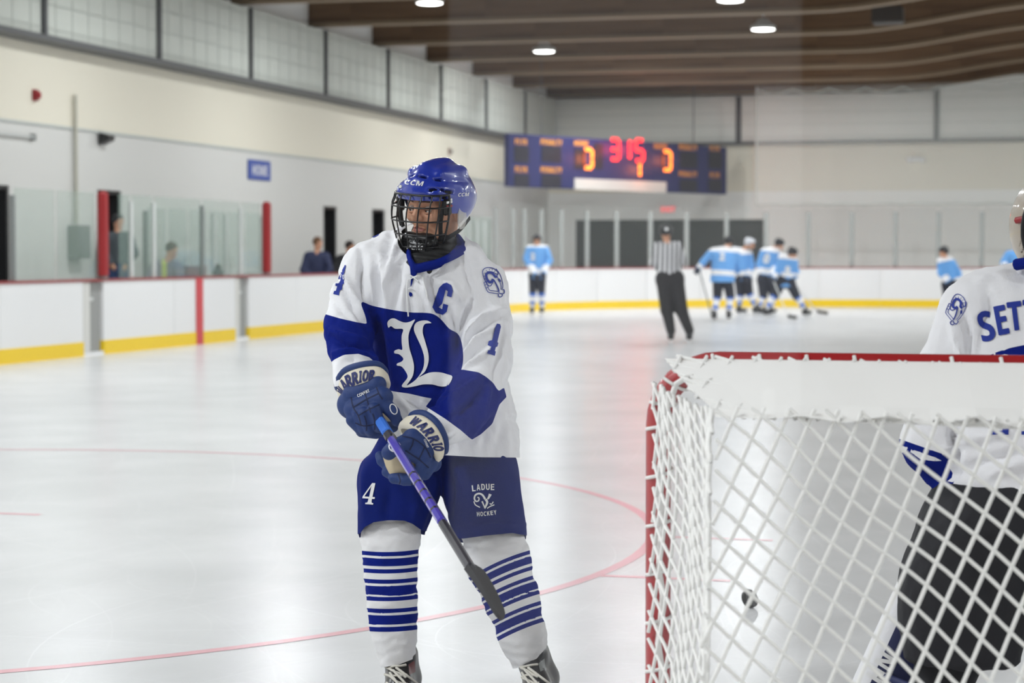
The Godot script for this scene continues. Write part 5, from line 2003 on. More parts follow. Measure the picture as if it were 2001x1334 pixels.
func ram_blue(c: Vector2, turn: float, s: float) -> PackedVector2Array:       # outlined ram's head over a stick
	var t := PackedVector2Array()
	var add := func(a: Array, w: float) -> void:
		var p := []
		for q: Vector2 in v2(a):
			p.append(c + q.rotated(turn) * s)
		t.append_array(tris_of_line(Array(curve2(p, 5, false)), w * s))
	add.call([9.4, -11.4, 10.6, -16.0, 6.4, -21.8, -1.8, -25.9, -11.7, -26.3, -18.3, -22.6, -19.9, -16.0, -17.5, -6.1, -13.3, 2.1, -8.4, 8.7, -3.8, 9.0, -0.5, 3.4, 1.8, -2.5], 1.6)
	add.call([10.1, -11.4, 4.0, -16.0, -3.4, -18.5, -10.0, -18.3, -13.3, -15.2], 1.3)
	add.call([-11.7, -16.0, -13.0, -10.3, -10.9, -2.8, -6.4, 1.8, -1.5, 0.4, 0.2, -4.5], 5.0)
	add.call([-10.9, -15.2, -5.9, -16.9, 0.2, -14.4, 4.8, -8.6, 9.4, -9.4], 4.6)
	add.call([6.4, -24.3, 13.9, -13.6, 18.3, -1.2, 20.0, 8.7, 19.0, 15.6], 1.3)
	add.call([2.3, -2.0, 6.4, 5.4, 10.6, 14.5, 12.2, 21.1], 2.6)
	add.call([9.4, -7.8, 13.9, 0.4, 16.3, 8.7, 16.7, 16.9], 1.2)
	add.call([11.4, -4.2, 13.9, -0.9, 15.0, 1.3], 4.0)
	add.call([19.0, 16.9, 22.3, 17.3, 22.6, 23.2, 19.3, 24.3], 1.8)
	add.call([11.4, 22.2, 14.7, 24.3, 18.3, 24.8, 18.6, 28.5, 15.0, 31.1, 11.1, 29.1, 11.4, 25.2], 1.8)
	add.call([-17.5, 2.4, -14.2, 12.0, -9.2, 21.2, 0.2, 23.2, 11.1, 24.8], 1.3)
	add.call([-12.0, 0.8, -10.0, 8.7, -6.7, 17.3, 1.5, 18.9, 11.1, 19.9], 1.3)
	add.call([-17.5, 2.4, -12.0, 0.8], 1.3)
	add.call([-15.3, 7.9, -10.7, 6.2], 1.2)
	add.call([-13.0, 14.0, -8.7, 11.7], 1.2)
	add.call([-16.4, -3.3, -13.5, -4.9], 0.9)
	add.call([-18.3, -9.6, -15.0, -9.7], 0.9)
	add.call([-17.0, -16.0, -14.0, -14.7], 0.9)
	add.call([-13.0, -21.2, -10.9, -18.6], 0.9)
	add.call([-7.0, -24.0, -6.4, -20.8], 0.9)
	add.call([-0.5, -23.8, -1.4, -20.6], 0.9)
	add.call([5.3, -20.5, 3.0, -18.1], 0.9)
	add.call([8.9, -15.1, 5.8, -13.9], 0.9)
	return t


func make_crests(jn: Node3D, jr: Relief, at: Transform3D) -> void:
	# the blackletter L
	var left := curve2(v2([757, 630, 763, 623, 771, 622, 781, 627, 792, 630, 802, 628, 811, 624, 805, 636, 800, 648, 798, 660, 800, 680, 806, 700, 809, 716, 807, 733, 800, 745, 795, 753, 812, 742, 826, 722, 829, 700, 824, 680, 815, 660, 809, 645, 811, 633, 820, 627, 834, 626, 843, 631, 832, 632, 827, 638, 826, 650, 831, 668, 837, 690, 837, 708, 830, 726, 818, 737, 838, 728, 858, 727, 874, 731, 884, 736, 876, 752, 862, 755, 845, 751, 826, 751, 808, 755, 792, 757, 785, 753, 796, 738, 794, 728, 785, 716, 776, 714, 776, 710, 785, 706, 788, 700, 780, 692, 771, 690, 771, 685, 779, 682, 786, 683, 785, 670, 785, 655, 788, 645, 784, 642, 772, 642, 764, 637, 759, 640]), 3)
	if Geometry2D.triangulate_polygon(left).is_empty():
		left = PackedVector2Array(v2([757, 630, 763, 623, 771, 622, 781, 627, 792, 630, 802, 628, 811, 624, 805, 636, 800, 648, 798, 660, 800, 680, 806, 700, 809, 716, 807, 733, 795, 753, 812, 742, 826, 722, 829, 700, 824, 680, 815, 660, 809, 645, 811, 633, 820, 627, 834, 626, 843, 631, 832, 632, 827, 638, 826, 650, 831, 668, 837, 690, 837, 708, 830, 726, 818, 737, 838, 728, 858, 727, 874, 731, 884, 736, 876, 752, 862, 755, 845, 751, 826, 751, 808, 755, 792, 757, 785, 753, 796, 738, 794, 728, 785, 716, 776, 714, 785, 706, 788, 700, 780, 692, 771, 690, 779, 682, 786, 683, 785, 670, 785, 655, 788, 645, 784, 642, 772, 642, 764, 637, 759, 640]))
	put("crest_letter", sewn(tris_of(left), jr, at, M.twill_white, 0.006, 6.0), jn)
	# captain's C
	put("captain_letter", sewn(tris_of(PackedVector2Array(v2([866, 554, 873, 552, 882, 557, 885, 568, 882, 581, 873, 578, 875, 569, 871, 566, 864, 593, 857, 600, 864, 604, 866, 593, 876, 596, 873, 609, 865, 615, 852, 611, 845, 600, 849, 588, 858, 562]))), jr, at, M.twill_blue), jn)
	# sleeve numbers
	put("sleeve_number", sewn(tris_of(PackedVector2Array(v2([674, 517, 676, 519, 672, 535, 672, 553, 669, 556, 668, 566, 664, 567, 662, 577, 651, 574, 653, 568, 656, 568, 659, 559, 655, 558, 657, 548]))), jr, at, M.twill_blue), jn)
	put("sleeve_number", sewn(tris_of(PackedVector2Array(v2([971, 632, 977, 633, 979, 638, 972, 668, 974, 670, 972, 677, 969, 678, 967, 685, 969, 687, 967, 695, 952, 690, 954, 684, 958, 684, 960, 677, 953, 674, 955, 666, 962, 664, 964, 655, 968, 640]))), jr, at, M.twill_blue, 0.005), jn)
	put("shoulder_badge", sewn(ram_blue(Vector2(963, 549), 0.0, 1.0), jr, at, M.twill_blue, 0.004, 5.0), jn)
	put("shoulder_badge", sewn(ram_shoulder(), jr, at, M.twill_blue, 0.004, 5.0), jn)

func ram_shoulder() -> PackedVector2Array:       # the badge on his right shoulder, seen edge on
	var t := PackedVector2Array()
	for a: Array in [[700, 464, 712, 457, 724, 459, 736, 458], [706, 462, 716, 463, 728, 463, 738, 459, 739, 456, 728, 456], [694, 468, 698, 464, 690, 474], [688, 476, 693, 470]]:
		t.append_array(tris_of_line(Array(curve2(v2(a), 5, false)), 2.0))
	return t


func make_helmet(who: Node3D, at: Transform3D, hc: Vector3, hb: Basis) -> void:
	var H := func(x: float, y: float, z: float) -> Vector3: return hc + hb * Vector3(x, y, z)
	var hi := hb.inverse()
	var helmet := Node3D.new()
	helmet.name = "helmet"
	who.add_child(helmet)
	var f := Field.new(hc + Vector3(-0.19, -0.16, -0.19), hc + Vector3(0.19, 0.17, 0.19), 0.0042)
	f.egg(H.call(0, 0.022, -0.012), Vector3(0.101, 0.108, 0.132), hb, 0.01)
	f.egg(H.call(0, 0.005, -0.03), Vector3(0.099, 0.088, 0.116), hb, 0.02)
	f.cap(H.call(0, 0.052, 0.05), H.call(0, 0.052, 0.07), 0.058, 0.05, 0.02)                      # forehead
	f.cap(H.call(-0.058, 0.036, 0.075), H.call(0.058, 0.036, 0.075), 0.03, 0.03, 0.02)             # brow band
	for s: float in [-1.0, 1.0]:
		f.cap(H.call(0.056 * s, 0.036, 0.075), H.call(0.077 * s, 0.03, -0.01), 0.027, 0.022, 0.014)     # side bands
		f.cap(H.call(0.077 * s, 0.03, -0.01), H.call(0.05 * s, 0.012, -0.092), 0.022, 0.026, 0.02)
		f.cap(H.call(0.05 * s, 0.092, 0.045), H.call(0.054 * s, 0.092, -0.06), 0.0200, 0.0200, 0.016)    # ridges
	f.cap(H.call(0, 0.106, 0.05), H.call(0, 0.11, -0.05), 0.024, 0.024, 0.02)                      # raised centre of the crown
	var cutv := func(a: Vector3, b: Vector3, r: float, blend: float, deep: int) -> void:
		for k in deep:
			f.cap(H.call(a.x, a.y, a.z).lerp(hc, 0.08 * k), H.call(b.x, b.y, b.z).lerp(hc, 0.08 * k), r, r, blend, Vector3.ZERO, 1.0, true)
	for s: float in [-1.0, 1.0]:
		cutv.call(Vector3(0.029 * s, 0.128, 0.07), Vector3(0.031 * s, 0.136, -0.05), 0.0065, 0.012, 1)   # grooves between them
		cutv.call(Vector3(0.084 * s, 0.078, 0.055), Vector3(0.098 * s, 0.068, -0.05), 0.0060, 0.008, 1)
		cutv.call(Vector3(0.012 * s, 0.098, 0.106), Vector3(0.034 * s, 0.094, 0.099), 0.0052, 0.003, 4)   # vents
		cutv.call(Vector3(0.058 * s, 0.088, 0.082), Vector3(0.074 * s, 0.084, 0.062), 0.0045, 0.003, 4)
		cutv.call(Vector3(0.058 * s, 0.052, 0.104), Vector3(0.082 * s, 0.048, 0.074), 0.0062, 0.003, 4)
		cutv.call(Vector3(0.09 * s, 0.046, 0.064), Vector3(0.1 * s, 0.045, 0.042), 0.0060, 0.003, 4)
		cutv.call(Vector3(0.058 * s, 0.030, 0.106), Vector3(0.09 * s, 0.026, 0.068), 0.0045, 0.003, 4)
	# hollow inside
	f.egg(H.call(0, 0.01, -0.012), Vector3(0.086, 0.094, 0.112), hb, 0.004, true)
	var shell: Shell = f.net()
	var edge := [[-0.2, -0.085], [-0.1, -0.085], [-0.05, -0.07], [-0.02, -0.03], [0.03, -0.028], [0.045, 0.0], [0.055, 0.016], [0.2, 0.018]]
	var kept: Array = shell.split(func(p: Vector3, _n: Vector3) -> float:
		var q := hi * (p - hc)
		return q.y - line_y(edge, q.z))
	shell = kept[0]
	# the slots show the dark lining
	put("shell", shell.mesh(M.helmet_blue), helmet)
	f = Field.new(hc + Vector3(-0.15, -0.1, -0.16), hc + Vector3(0.15, 0.14, 0.16), 0.006)
	f.egg(H.call(0, 0.016, -0.012), Vector3(0.09, 0.099, 0.119), hb, 0.004)
	f.egg(H.call(0, 0.01, -0.012), Vector3(0.083, 0.091, 0.108), hb, 0.004, true)
	var lining: Array = f.net().split(func(p: Vector3, _n: Vector3) -> float:
		var q := hi * (p - hc)
		return q.y - line_y(edge, q.z) - 0.004)
	put("lining", lining[0].mesh(M.black), helmet)
	var r := relief([shell], at, 2.0)
	put("lettering", sewn(placed_text("CCM", "Droid Sans", Vector2(809, 357), 9.5, 36, 6.0, 0.3), r, at, M.twill_white, 0.0015, 5.0), helmet)
	put("lettering", sewn(placed_text("CCM", "Droid Sans", Vector2(906, 380), 7.0, 21, -3.0, 0.3), r, at, M.twill_white, 0.0015, 5.0), helmet)
	# clear ear guard, temple clips, strap
	for s: float in [-1.0, 1.0]:
		var g := S()
		var out := PackedVector2Array([Vector2(-0.028, 0.0), Vector2(-0.022, 0.018), Vector2(-0.004, 0.022), Vector2(0.014, 0.016), Vector2(0.02, -0.03), Vector2(0.006, -0.052), Vector2(-0.016, -0.05), Vector2(-0.03, -0.03)])
		g.prism(out, H.call(0.097 * s, -0.028, -0.005), hb * Vector3(0.1 * s, 0, 1), hb.y, 0.004)
		put("ear_guard", g.mesh(M.clear_guard), helmet)
		put("temple_clip", S().box(H.call(0.093 * s, -0.004, 0.062), Vector3(0.014, 0.05, 0.034), hb, 0.005).mesh(M.black_gloss), helmet)
		put("clip_tag", S().box(H.call(0.101 * s, 0.0, 0.062), Vector3(0.002, 0.006, 0.03), hb, 0.0005).mesh(M.red_dim), helmet)
		put("clip_tag", S().box(H.call(0.101 * s, 0.012, 0.062), Vector3(0.002, 0.007, 0.028), hb, 0.0005).mesh(M.twill_white), helmet)
		var strap := S()
		var line := curve([H.call(0.092 * s, -0.05, -0.055), H.call(0.088 * s, -0.082, -0.01), H.call(0.07 * s, -0.105, 0.035), H.call(0.04 * s, -0.122, 0.075)], 6)
		for k in line.size() - 1:
			var t := (line[k + 1] - line[k])
			strap.box((line[k] + line[k + 1]) * 0.5, Vector3(0.003, 0.016, t.length() * 1.15), Basis.looking_at(t.normalized(), hb * Vector3(0.3 * s, 1, 0)), 0.001)
		put("chin_strap", strap.mesh(M.black), helmet)
		put("screw", S().lathe(H.call(0.1 * s, 0.02, 0.055), hb * Vector3(s, 0, 0.2), [[0.0, 0.005], [0.004, 0.004], [0.004, 0.0]], 10).mesh(M.steel), helmet)
	# chin cup
	f = Field.new(H.call(0, -0.13, 0.08) - Vector3.ONE * 0.09, H.call(0, -0.13, 0.08) + Vector3.ONE * 0.09, 0.004)
	f.cap(H.call(-0.038, -0.115, 0.086), H.call(0.038, -0.115, 0.086), 0.028, 0.028, 0.012)
	f.cap(H.call(-0.03, -0.145, 0.08), H.call(0.03, -0.145, 0.08), 0.028, 0.028, 0.014)
	f.cap(H.call(-0.012, -0.138, 0.1), H.call(0.012, -0.142, 0.1), 0.027, 0.027, 0.012)
	f.cap(H.call(-0.05, -0.112, 0.108), H.call(0.05, -0.112, 0.108), 0.004, 0.004, 0.004, Vector3.ZERO, 1.0, true)
	var cup: Shell = f.net()
	put("chin_cup", cup.mesh(M.black_gloss), helmet)
	put("lettering", sewn(placed_text("CCM", "Droid Sans", Vector2(810, 484), 8.0, 31, 0.0, 0.3), relief([cup], at, 2.0), at, M.twill_white, 0.0015, 5.0), helmet)
	# wire cage
	var prof := [[0.03, 0.126, 0.098], [0.005, 0.142, 0.102], [-0.04, 0.152, 0.1], [-0.085, 0.148, 0.088], [-0.125, 0.14, 0.074], [-0.16, 0.118, 0.052]]
	var wire := func(a: float, y: float) -> Vector3:       # a: angle off straight ahead
		var k := 0
		while k < prof.size() - 2 and prof[k + 1][0] > y:
			k += 1
		var t: float = (y - prof[k][0]) / (prof[k + 1][0] - prof[k][0])
		var deep := cubic_interpolate(prof[k][1], prof[k + 1][1], prof[maxi(k - 1, 0)][1], prof[mini(k + 2, prof.size() - 1)][1], t)
		var wide := cubic_interpolate(prof[k][2], prof[k + 1][2], prof[maxi(k - 1, 0)][2], prof[mini(k + 2, prof.size() - 1)][2], t)
		var c := cos(a)
		return H.call(wide * sin(a), y, 0.035 + (deep - 0.035) * sqrt(absf(c)) * signf(c))
	var cage := S()
	for y: float in [0.03, -0.003, -0.046, -0.088, -0.128, -0.16]:
		var span := 1.5 if y > -0.1 else 1.35
		var pts := PackedVector3Array()
		for k in 25:
			pts.append(wire.call(lerpf(-span, span, k / 24.0), y + (0.004 if y > 0.0 else 0.0)))
		cage.tube(pts, 0.0028 if y > -0.15 and y < 0.02 else 0.0034, 7)
	for d: float in [-86, -66, -46, -24, 0, 24, 46, 66, 86]:
		var pts := PackedVector3Array()
		var low := -0.16 if absf(d) < 80 else -0.13
		for k in 15:
			pts.append(wire.call(deg_to_rad(d), lerpf(0.034, low, k / 14.0)))
		cage.tube(pts, 0.0024 if absf(d) < 80 else 0.0036, 7)
	put("face_cage", cage.mesh(M.black_gloss), helmet)
	# dark padding inside the cage edges
	for s: float in [-1.0, 1.0]:
		var pts := []
		for k in 7:
			var y := lerpf(0.02, -0.105, k / 6.0)
			pts.append(H.call((0.088 - 0.018 * k / 6.0) * s, y, 0.066 + 0.012 * sin(k * PI / 6.0)))
		put("cage_pad", S().tube(curve(pts, 4), 0.007, 8).mesh(M.black), helmet)


func make_gloves_and_stick(who: Node3D, at: Transform3D, D: float) -> void:
	var P := func(px: float, py: float, z: float) -> Vector3: return toward(at, px, py, z, D)
	# ---- stick, pointing down towards the goal
	var butt: Vector3 = P.call(733, 806, 0.285)
	var heel: Vector3 = P.call(921, 1112, 1.3)
	var axis := (heel - butt).normalized()
	var len := butt.distance_to(heel)
	var mid := at * butt
	var stick := thing("hockey_stick", "purple and black hockey stick held by the skater in front", "hockey stick", mid, YAW)
	var B := func(t: float) -> Vector3: return axis * t * len
	var upv := (Vector3(0, 0, 1) - axis * axis.z).normalized()
	var sd := axis.cross(upv).normalized()
	var frame := Basis(sd, upv, axis)
	var seg := func(name_: String, a: float, b: float, m: Material, w: float, h: float) -> void:
		put(name_, S().box((B.call(a) + B.call(b)) * 0.5, Vector3(w, h, (b - a) * len), frame, 0.006).mesh(m), stick)
	seg.call("knob_tape", -0.015, 0.012, M.tape_blue, 0.034, 0.036)
	seg.call("grip_tape", 0.0, 0.16, M.tape_blue, 0.028, 0.032)
	seg.call("grip_ring", 0.16, 0.2, M.shaft_dark, 0.028, 0.032)
	seg.call("shaft", 0.2, 0.74, M.shaft, 0.0235, 0.029)
	seg.call("lower_shaft", 0.74, 1.0, M.shaft_dark, 0.0235, 0.029)
	for k in 5:
		seg.call("shaft_mark", 0.44 + k * 0.055, 0.46 + k * 0.055, M.shaft_dark, 0.0241, 0.0296)
	# blade: a thin curved board
	var toe: Vector3 = P.call(992, 1199, 1.34)
	var ti := at.affine_inverse()
	var b0: Vector3 = B.call(0.985)
	var run: Vector3 = (toe - butt) - b0
	var along := run.normalized()
	var lenb := run.length()
	var height: Vector3 = Vector3(-0.72, 0.60, 0.28)
	height = (height - along * height.dot(along)).normalized()
	var thick := along.cross(height).normalized()
	var blade := S()
	var prev := []
	var cols := 14
	for k in cols + 1:
		var u := float(k) / cols
		var c := b0 + along * (u * lenb) + thick * (0.02 * u * u)
		var top := 0.020 + 0.006 * sin(u * PI)
		var bot := lerpf(0.045, 0.022, u * u) * minf(1.0, u * 6.0 + 0.35)
		if u > 0.85:
			var e := sqrt(maxf(0.0, 1.0 - pow((u - 0.85) / 0.15, 2.0)))
			top *= 0.35 + 0.65 * e
			bot *= 0.25 + 0.75 * e
		var th := lerpf(0.009, 0.0045, u)
		var ring := [c + height * top + thick * th, c - height * bot + thick * th, c - height * bot - thick * th, c + height * top - thick * th]
		if k > 0:
			for e in 4:
				blade.quad(prev[e], prev[(e + 1) % 4], ring[(e + 1) % 4], ring[e])
		else:
			blade.quad(ring[0], ring[1], ring[2], ring[3])
		prev = ring
	blade.quad(prev[3], prev[2], prev[1], prev[0])
	put("blade", blade.mesh(mat(C(44, 43, 46), 0.7)), stick)

	# ---- gloves
	# each is a padded back of the hand, curled finger rolls, a thumb and a flared cuff
	make_glove(who, at, D, [
		# back of the hand: pads
		[[690, 772, .27], [735, 752, .30], .034, "b"], [[694, 800, .29], [748, 776, .325], .034, "b"],
		[[688, 790, .25], [720, 800, .25], .046, "b"],
		# fingers curled round the stick, knuckles low
		[[690, 820, .30], [707, 838, .30], .022, "b"], [[712, 808, .335], [724, 838, .33], .022, "b"], [[731, 800, .35], [741, 832, .345], .021, "b"], [[700, 806, .32], [712, 838, .315], .020, "b"],
		[[707, 842, .29], [735, 846, .27], .019, "b"], [[724, 842, .31], [752, 842, .27], .019, "b"], [[741, 834, .325], [768, 834, .275], .018, "b"],
		# thumb
		[[742, 780, .33], [768, 806, .335], .023, "b"], [[768, 806, .335], [776, 822, .33], .019, "b"],
		# palm
		[[735, 812, .27], [752, 830, .255], .028, "p"],
	], [[662, 760, .20], [672, 733, .25], [700, 720, .285], [735, 716, .285], [752, 728, .25], [748, 746, .19], [720, 758, .15], [685, 768, .15]],
	[[672, 785, .20], [682, 762, .275], [710, 748, .315], [742, 742, .31], [758, 752, .26], [752, 768, .19], [722, 782, .15], [690, 792, .15]],
	"glove_right")
	make_glove(who, at, D, [
		[[806, 858, .44], [838, 872, .43], .032, "b"], [[794, 872, .44], [826, 892, .44], .032, "b"], [[838, 890, .41], [846, 905, .40], .028, "b"],
		[[820, 880, .39], [830, 900, .38], .045, "b"],
		[[842, 905, .42], [830, 925, .44], .021, "b"], [[828, 908, .45], [814, 932, .455], .020, "b"],
		[[814, 934, .45], [790, 938, .445], .018, "b"], [[800, 937, .44], [770, 934, .43], .018, "b"], [[780, 934, .42], [756, 922, .41], .017, "b"], [[766, 918, .40], [746, 900, .39], .017, "b"], [[746, 900, .39], [742, 890, .38], .015, "b"],
		[[796, 862, .45], [771, 874, .475], .025, "b"], [[771, 874, .475], [760, 884, .475], .024, "b"],
		[[775, 905, .41], [800, 915, .41], .030, "p"], [[760, 892, .41], [770, 920, .42], .018, "p"],
	], [[803, 814, .36], [826, 813, .40], [850, 830, .43], [865, 858, .43], [866, 884, .40], [850, 880, .33], [825, 850, .31], [806, 828, .32]],
	[[781, 834, .37], [806, 838, .43], [832, 854, .46], [848, 880, .455], [849, 905, .41], [832, 902, .34], [806, 876, .32], [786, 850, .33]],
	"glove_left")


func make_glove(who: Node3D, at: Transform3D, D: float, pads: Array, cuff_a: Array, cuff_b: Array, which: String) -> void:
	var P := func(a: Array) -> Vector3: return toward(at, a[0], a[1], a[2], D)
	var glove := Node3D.new()
	glove.name = "glove"
	who.add_child(glove, true)
	var lo := Vector3.ONE * 99
	var hi := -lo
	for p: Array in pads:
		for e in 2:
			lo = lo.min(P.call(p[e]) - Vector3.ONE * 0.07)
			hi = hi.max(P.call(p[e]) + Vector3.ONE * 0.07)
	var f := Field.new(lo, hi, 0.0036)
	var g := Field.new(lo, hi, 0.0045)
	for p: Array in pads:
		if p[3] == "b": f.cap(P.call(p[0]), P.call(p[1]), p[2], p[2] * 0.93, 0.0035)
		else: g.cap(P.call(p[0]), P.call(p[1]), p[2], p[2], 0.008)
	var hand: Shell = f.net()
	put("padded_back", hand.mesh(M.glove_blue), glove)
	put("palm", g.net().mesh(M.glove_tan), glove)
	# seams: dark grooves across the pads
	# cuff: a flared band
	var a3 := []
	var b3 := []
	for k in cuff_a.size():
		a3.append(P.call(cuff_a[k]))
		b3.append(P.call(cuff_b[k]))
	var ca := curve(a3, 5, true)
	var cb := curve(b3, 5, true)
	var center := Vector3.ZERO
	for p in ca:
		center += p / ca.size()
	var cuff := Shell.new()
	for k in ca.size():
		var out := (ca[k] - center).normalized() * 0.010
		cuff.v.append_array([ca[k] - out * 0.8, ca[k] + out * 0.4, ca[k].lerp(cb[k], 0.25) + out, ca[k].lerp(cb[k], 0.75) + out, cb[k] + out * 0.4, cb[k] - out * 0.8])
	for k in ca.size():
		var k2 := (k + 1) % ca.size()
		for e in 5:
			cuff.i.append_array([k * 6 + e, k2 * 6 + e, k2 * 6 + e + 1, k * 6 + e, k2 * 6 + e + 1, k * 6 + e + 1])
	cuff.normals()
	cuff.outward(center)
	put("cuff", cuff.mesh(M.glove_cream), glove)
	# inner sleeve of the glove, showing above the cuff
	var sleeve := S()
	var pts := PackedVector3Array()
	for k in ca.size():
		pts.append(ca[k] + (ca[k] - cb[k]) * 0.16)
	sleeve.tube(pts, 0.012, 8, -1.0, true)
	put("inner_cuff", sleeve.mesh(M.glove_blue), glove)
	var word := PackedVector2Array()
	var cr := relief([cuff], at, 2.0)
	var hr := relief([hand], at, 2.0)
	var letters := [["W", 668, 766, 24, 9, 62], ["A", 673, 753, 24, 11, 48], ["R", 682, 744, 24, 12, 32], ["R", 694, 739, 24, 12, 20], ["I", 704, 736, 22, 4, 12], ["O", 714, 734, 21, 11, 8], ["R", 727, 733, 20, 11, 6]] if which == "glove_right" else [["W", 811, 823, 18, 14, 34], ["A", 826, 832, 19, 13, 42], ["R", 838, 844, 20, 13, 52], ["R", 848, 858, 20, 12, 62], ["I", 854, 868, 20, 4, 70], ["O", 857, 876, 20, 9, 76]]
	for l: Array in letters:
		word.append_array(placed_text(l[0], "Droid Sans", Vector2(l[1], l[2]), l[3], l[4], -l[5] if which == "glove_right" else l[5], 0.25))
	put("lettering", sewn(thicker(word, 0.7), cr, at, M.glove_text, 0.003, 5.0), glove)
	var seams := PackedVector2Array()
	for l: Array in ([[686, 776, 690, 795, 700, 812, 706, 832], [690, 796, 712, 782, 740, 768], [712, 764, 718, 784, 724, 806], [700, 812, 720, 800, 742, 790], [735, 756, 742, 772, 748, 780], [712, 812, 716, 826, 716, 842], [694, 826, 712, 832, 735, 828], [728, 808, 732, 822, 732, 840]] if which == "glove_right" else
		[[786, 852, 808, 857, 830, 873, 842, 894], [808, 857, 806, 868, 800, 880], [830, 873, 824, 886, 818, 898], [792, 880, 818, 897, 838, 914], [800, 930, 806, 940, 804, 948], [778, 926, 782, 938, 780, 946]]):
		seams.append_array(tris_of_line(Array(curve2(v2(l), 5, false)), 2.4))
	put("seam", sewn(seams, hr, at, mat(C(10, 24, 62), 0.8), 0.0012, 5.0), glove)
	if which == "glove_right":
		put("lettering", sewn(placed_text("COVERT", "Droid Sans", Vector2(710, 768), 6, 26, -25, 0.0), hr, at, M.twill_white, 0.002, 5.0), glove)
		var ring := []
		for k in 13:
			var t := TAU * k / 12.0
			ring.append(Vector2(769, 799) + Vector2(6.5 * cos(t), 10.5 * sin(t)).rotated(-0.4))
		put("thumb_badge", sewn(tris_of_line(ring, 2.0), hr, at, M.twill_white, 0.002, 5.0), glove)
	else:
		var ring := []
		for k in 17:
			var t := TAU * k / 16.0
			ring.append(Vector2(771, 872) + Vector2(11.0, 10.0) * Vector2(cos(t), sin(t)))
		var badge := tris_of_line(ring, 2.6)
		badge.append_array(tris_of_line(v2([766, 867, 771, 872, 777, 866]), 3.0, 1.5))
		badge.append_array(tris_of_line(v2([765, 878, 771, 875, 778, 874]), 4.0, 2.0))
		put("thumb_badge", sewn(badge, hr, at, M.twill_white, 0.002, 5.0), glove)
		put("lettering", sewn(placed_text("COVERT", "Droid Sans", Vector2(833, 866), 4, 18, 68, 0.0), hr, at, M.twill_white, 0.002, 5.0), glove)


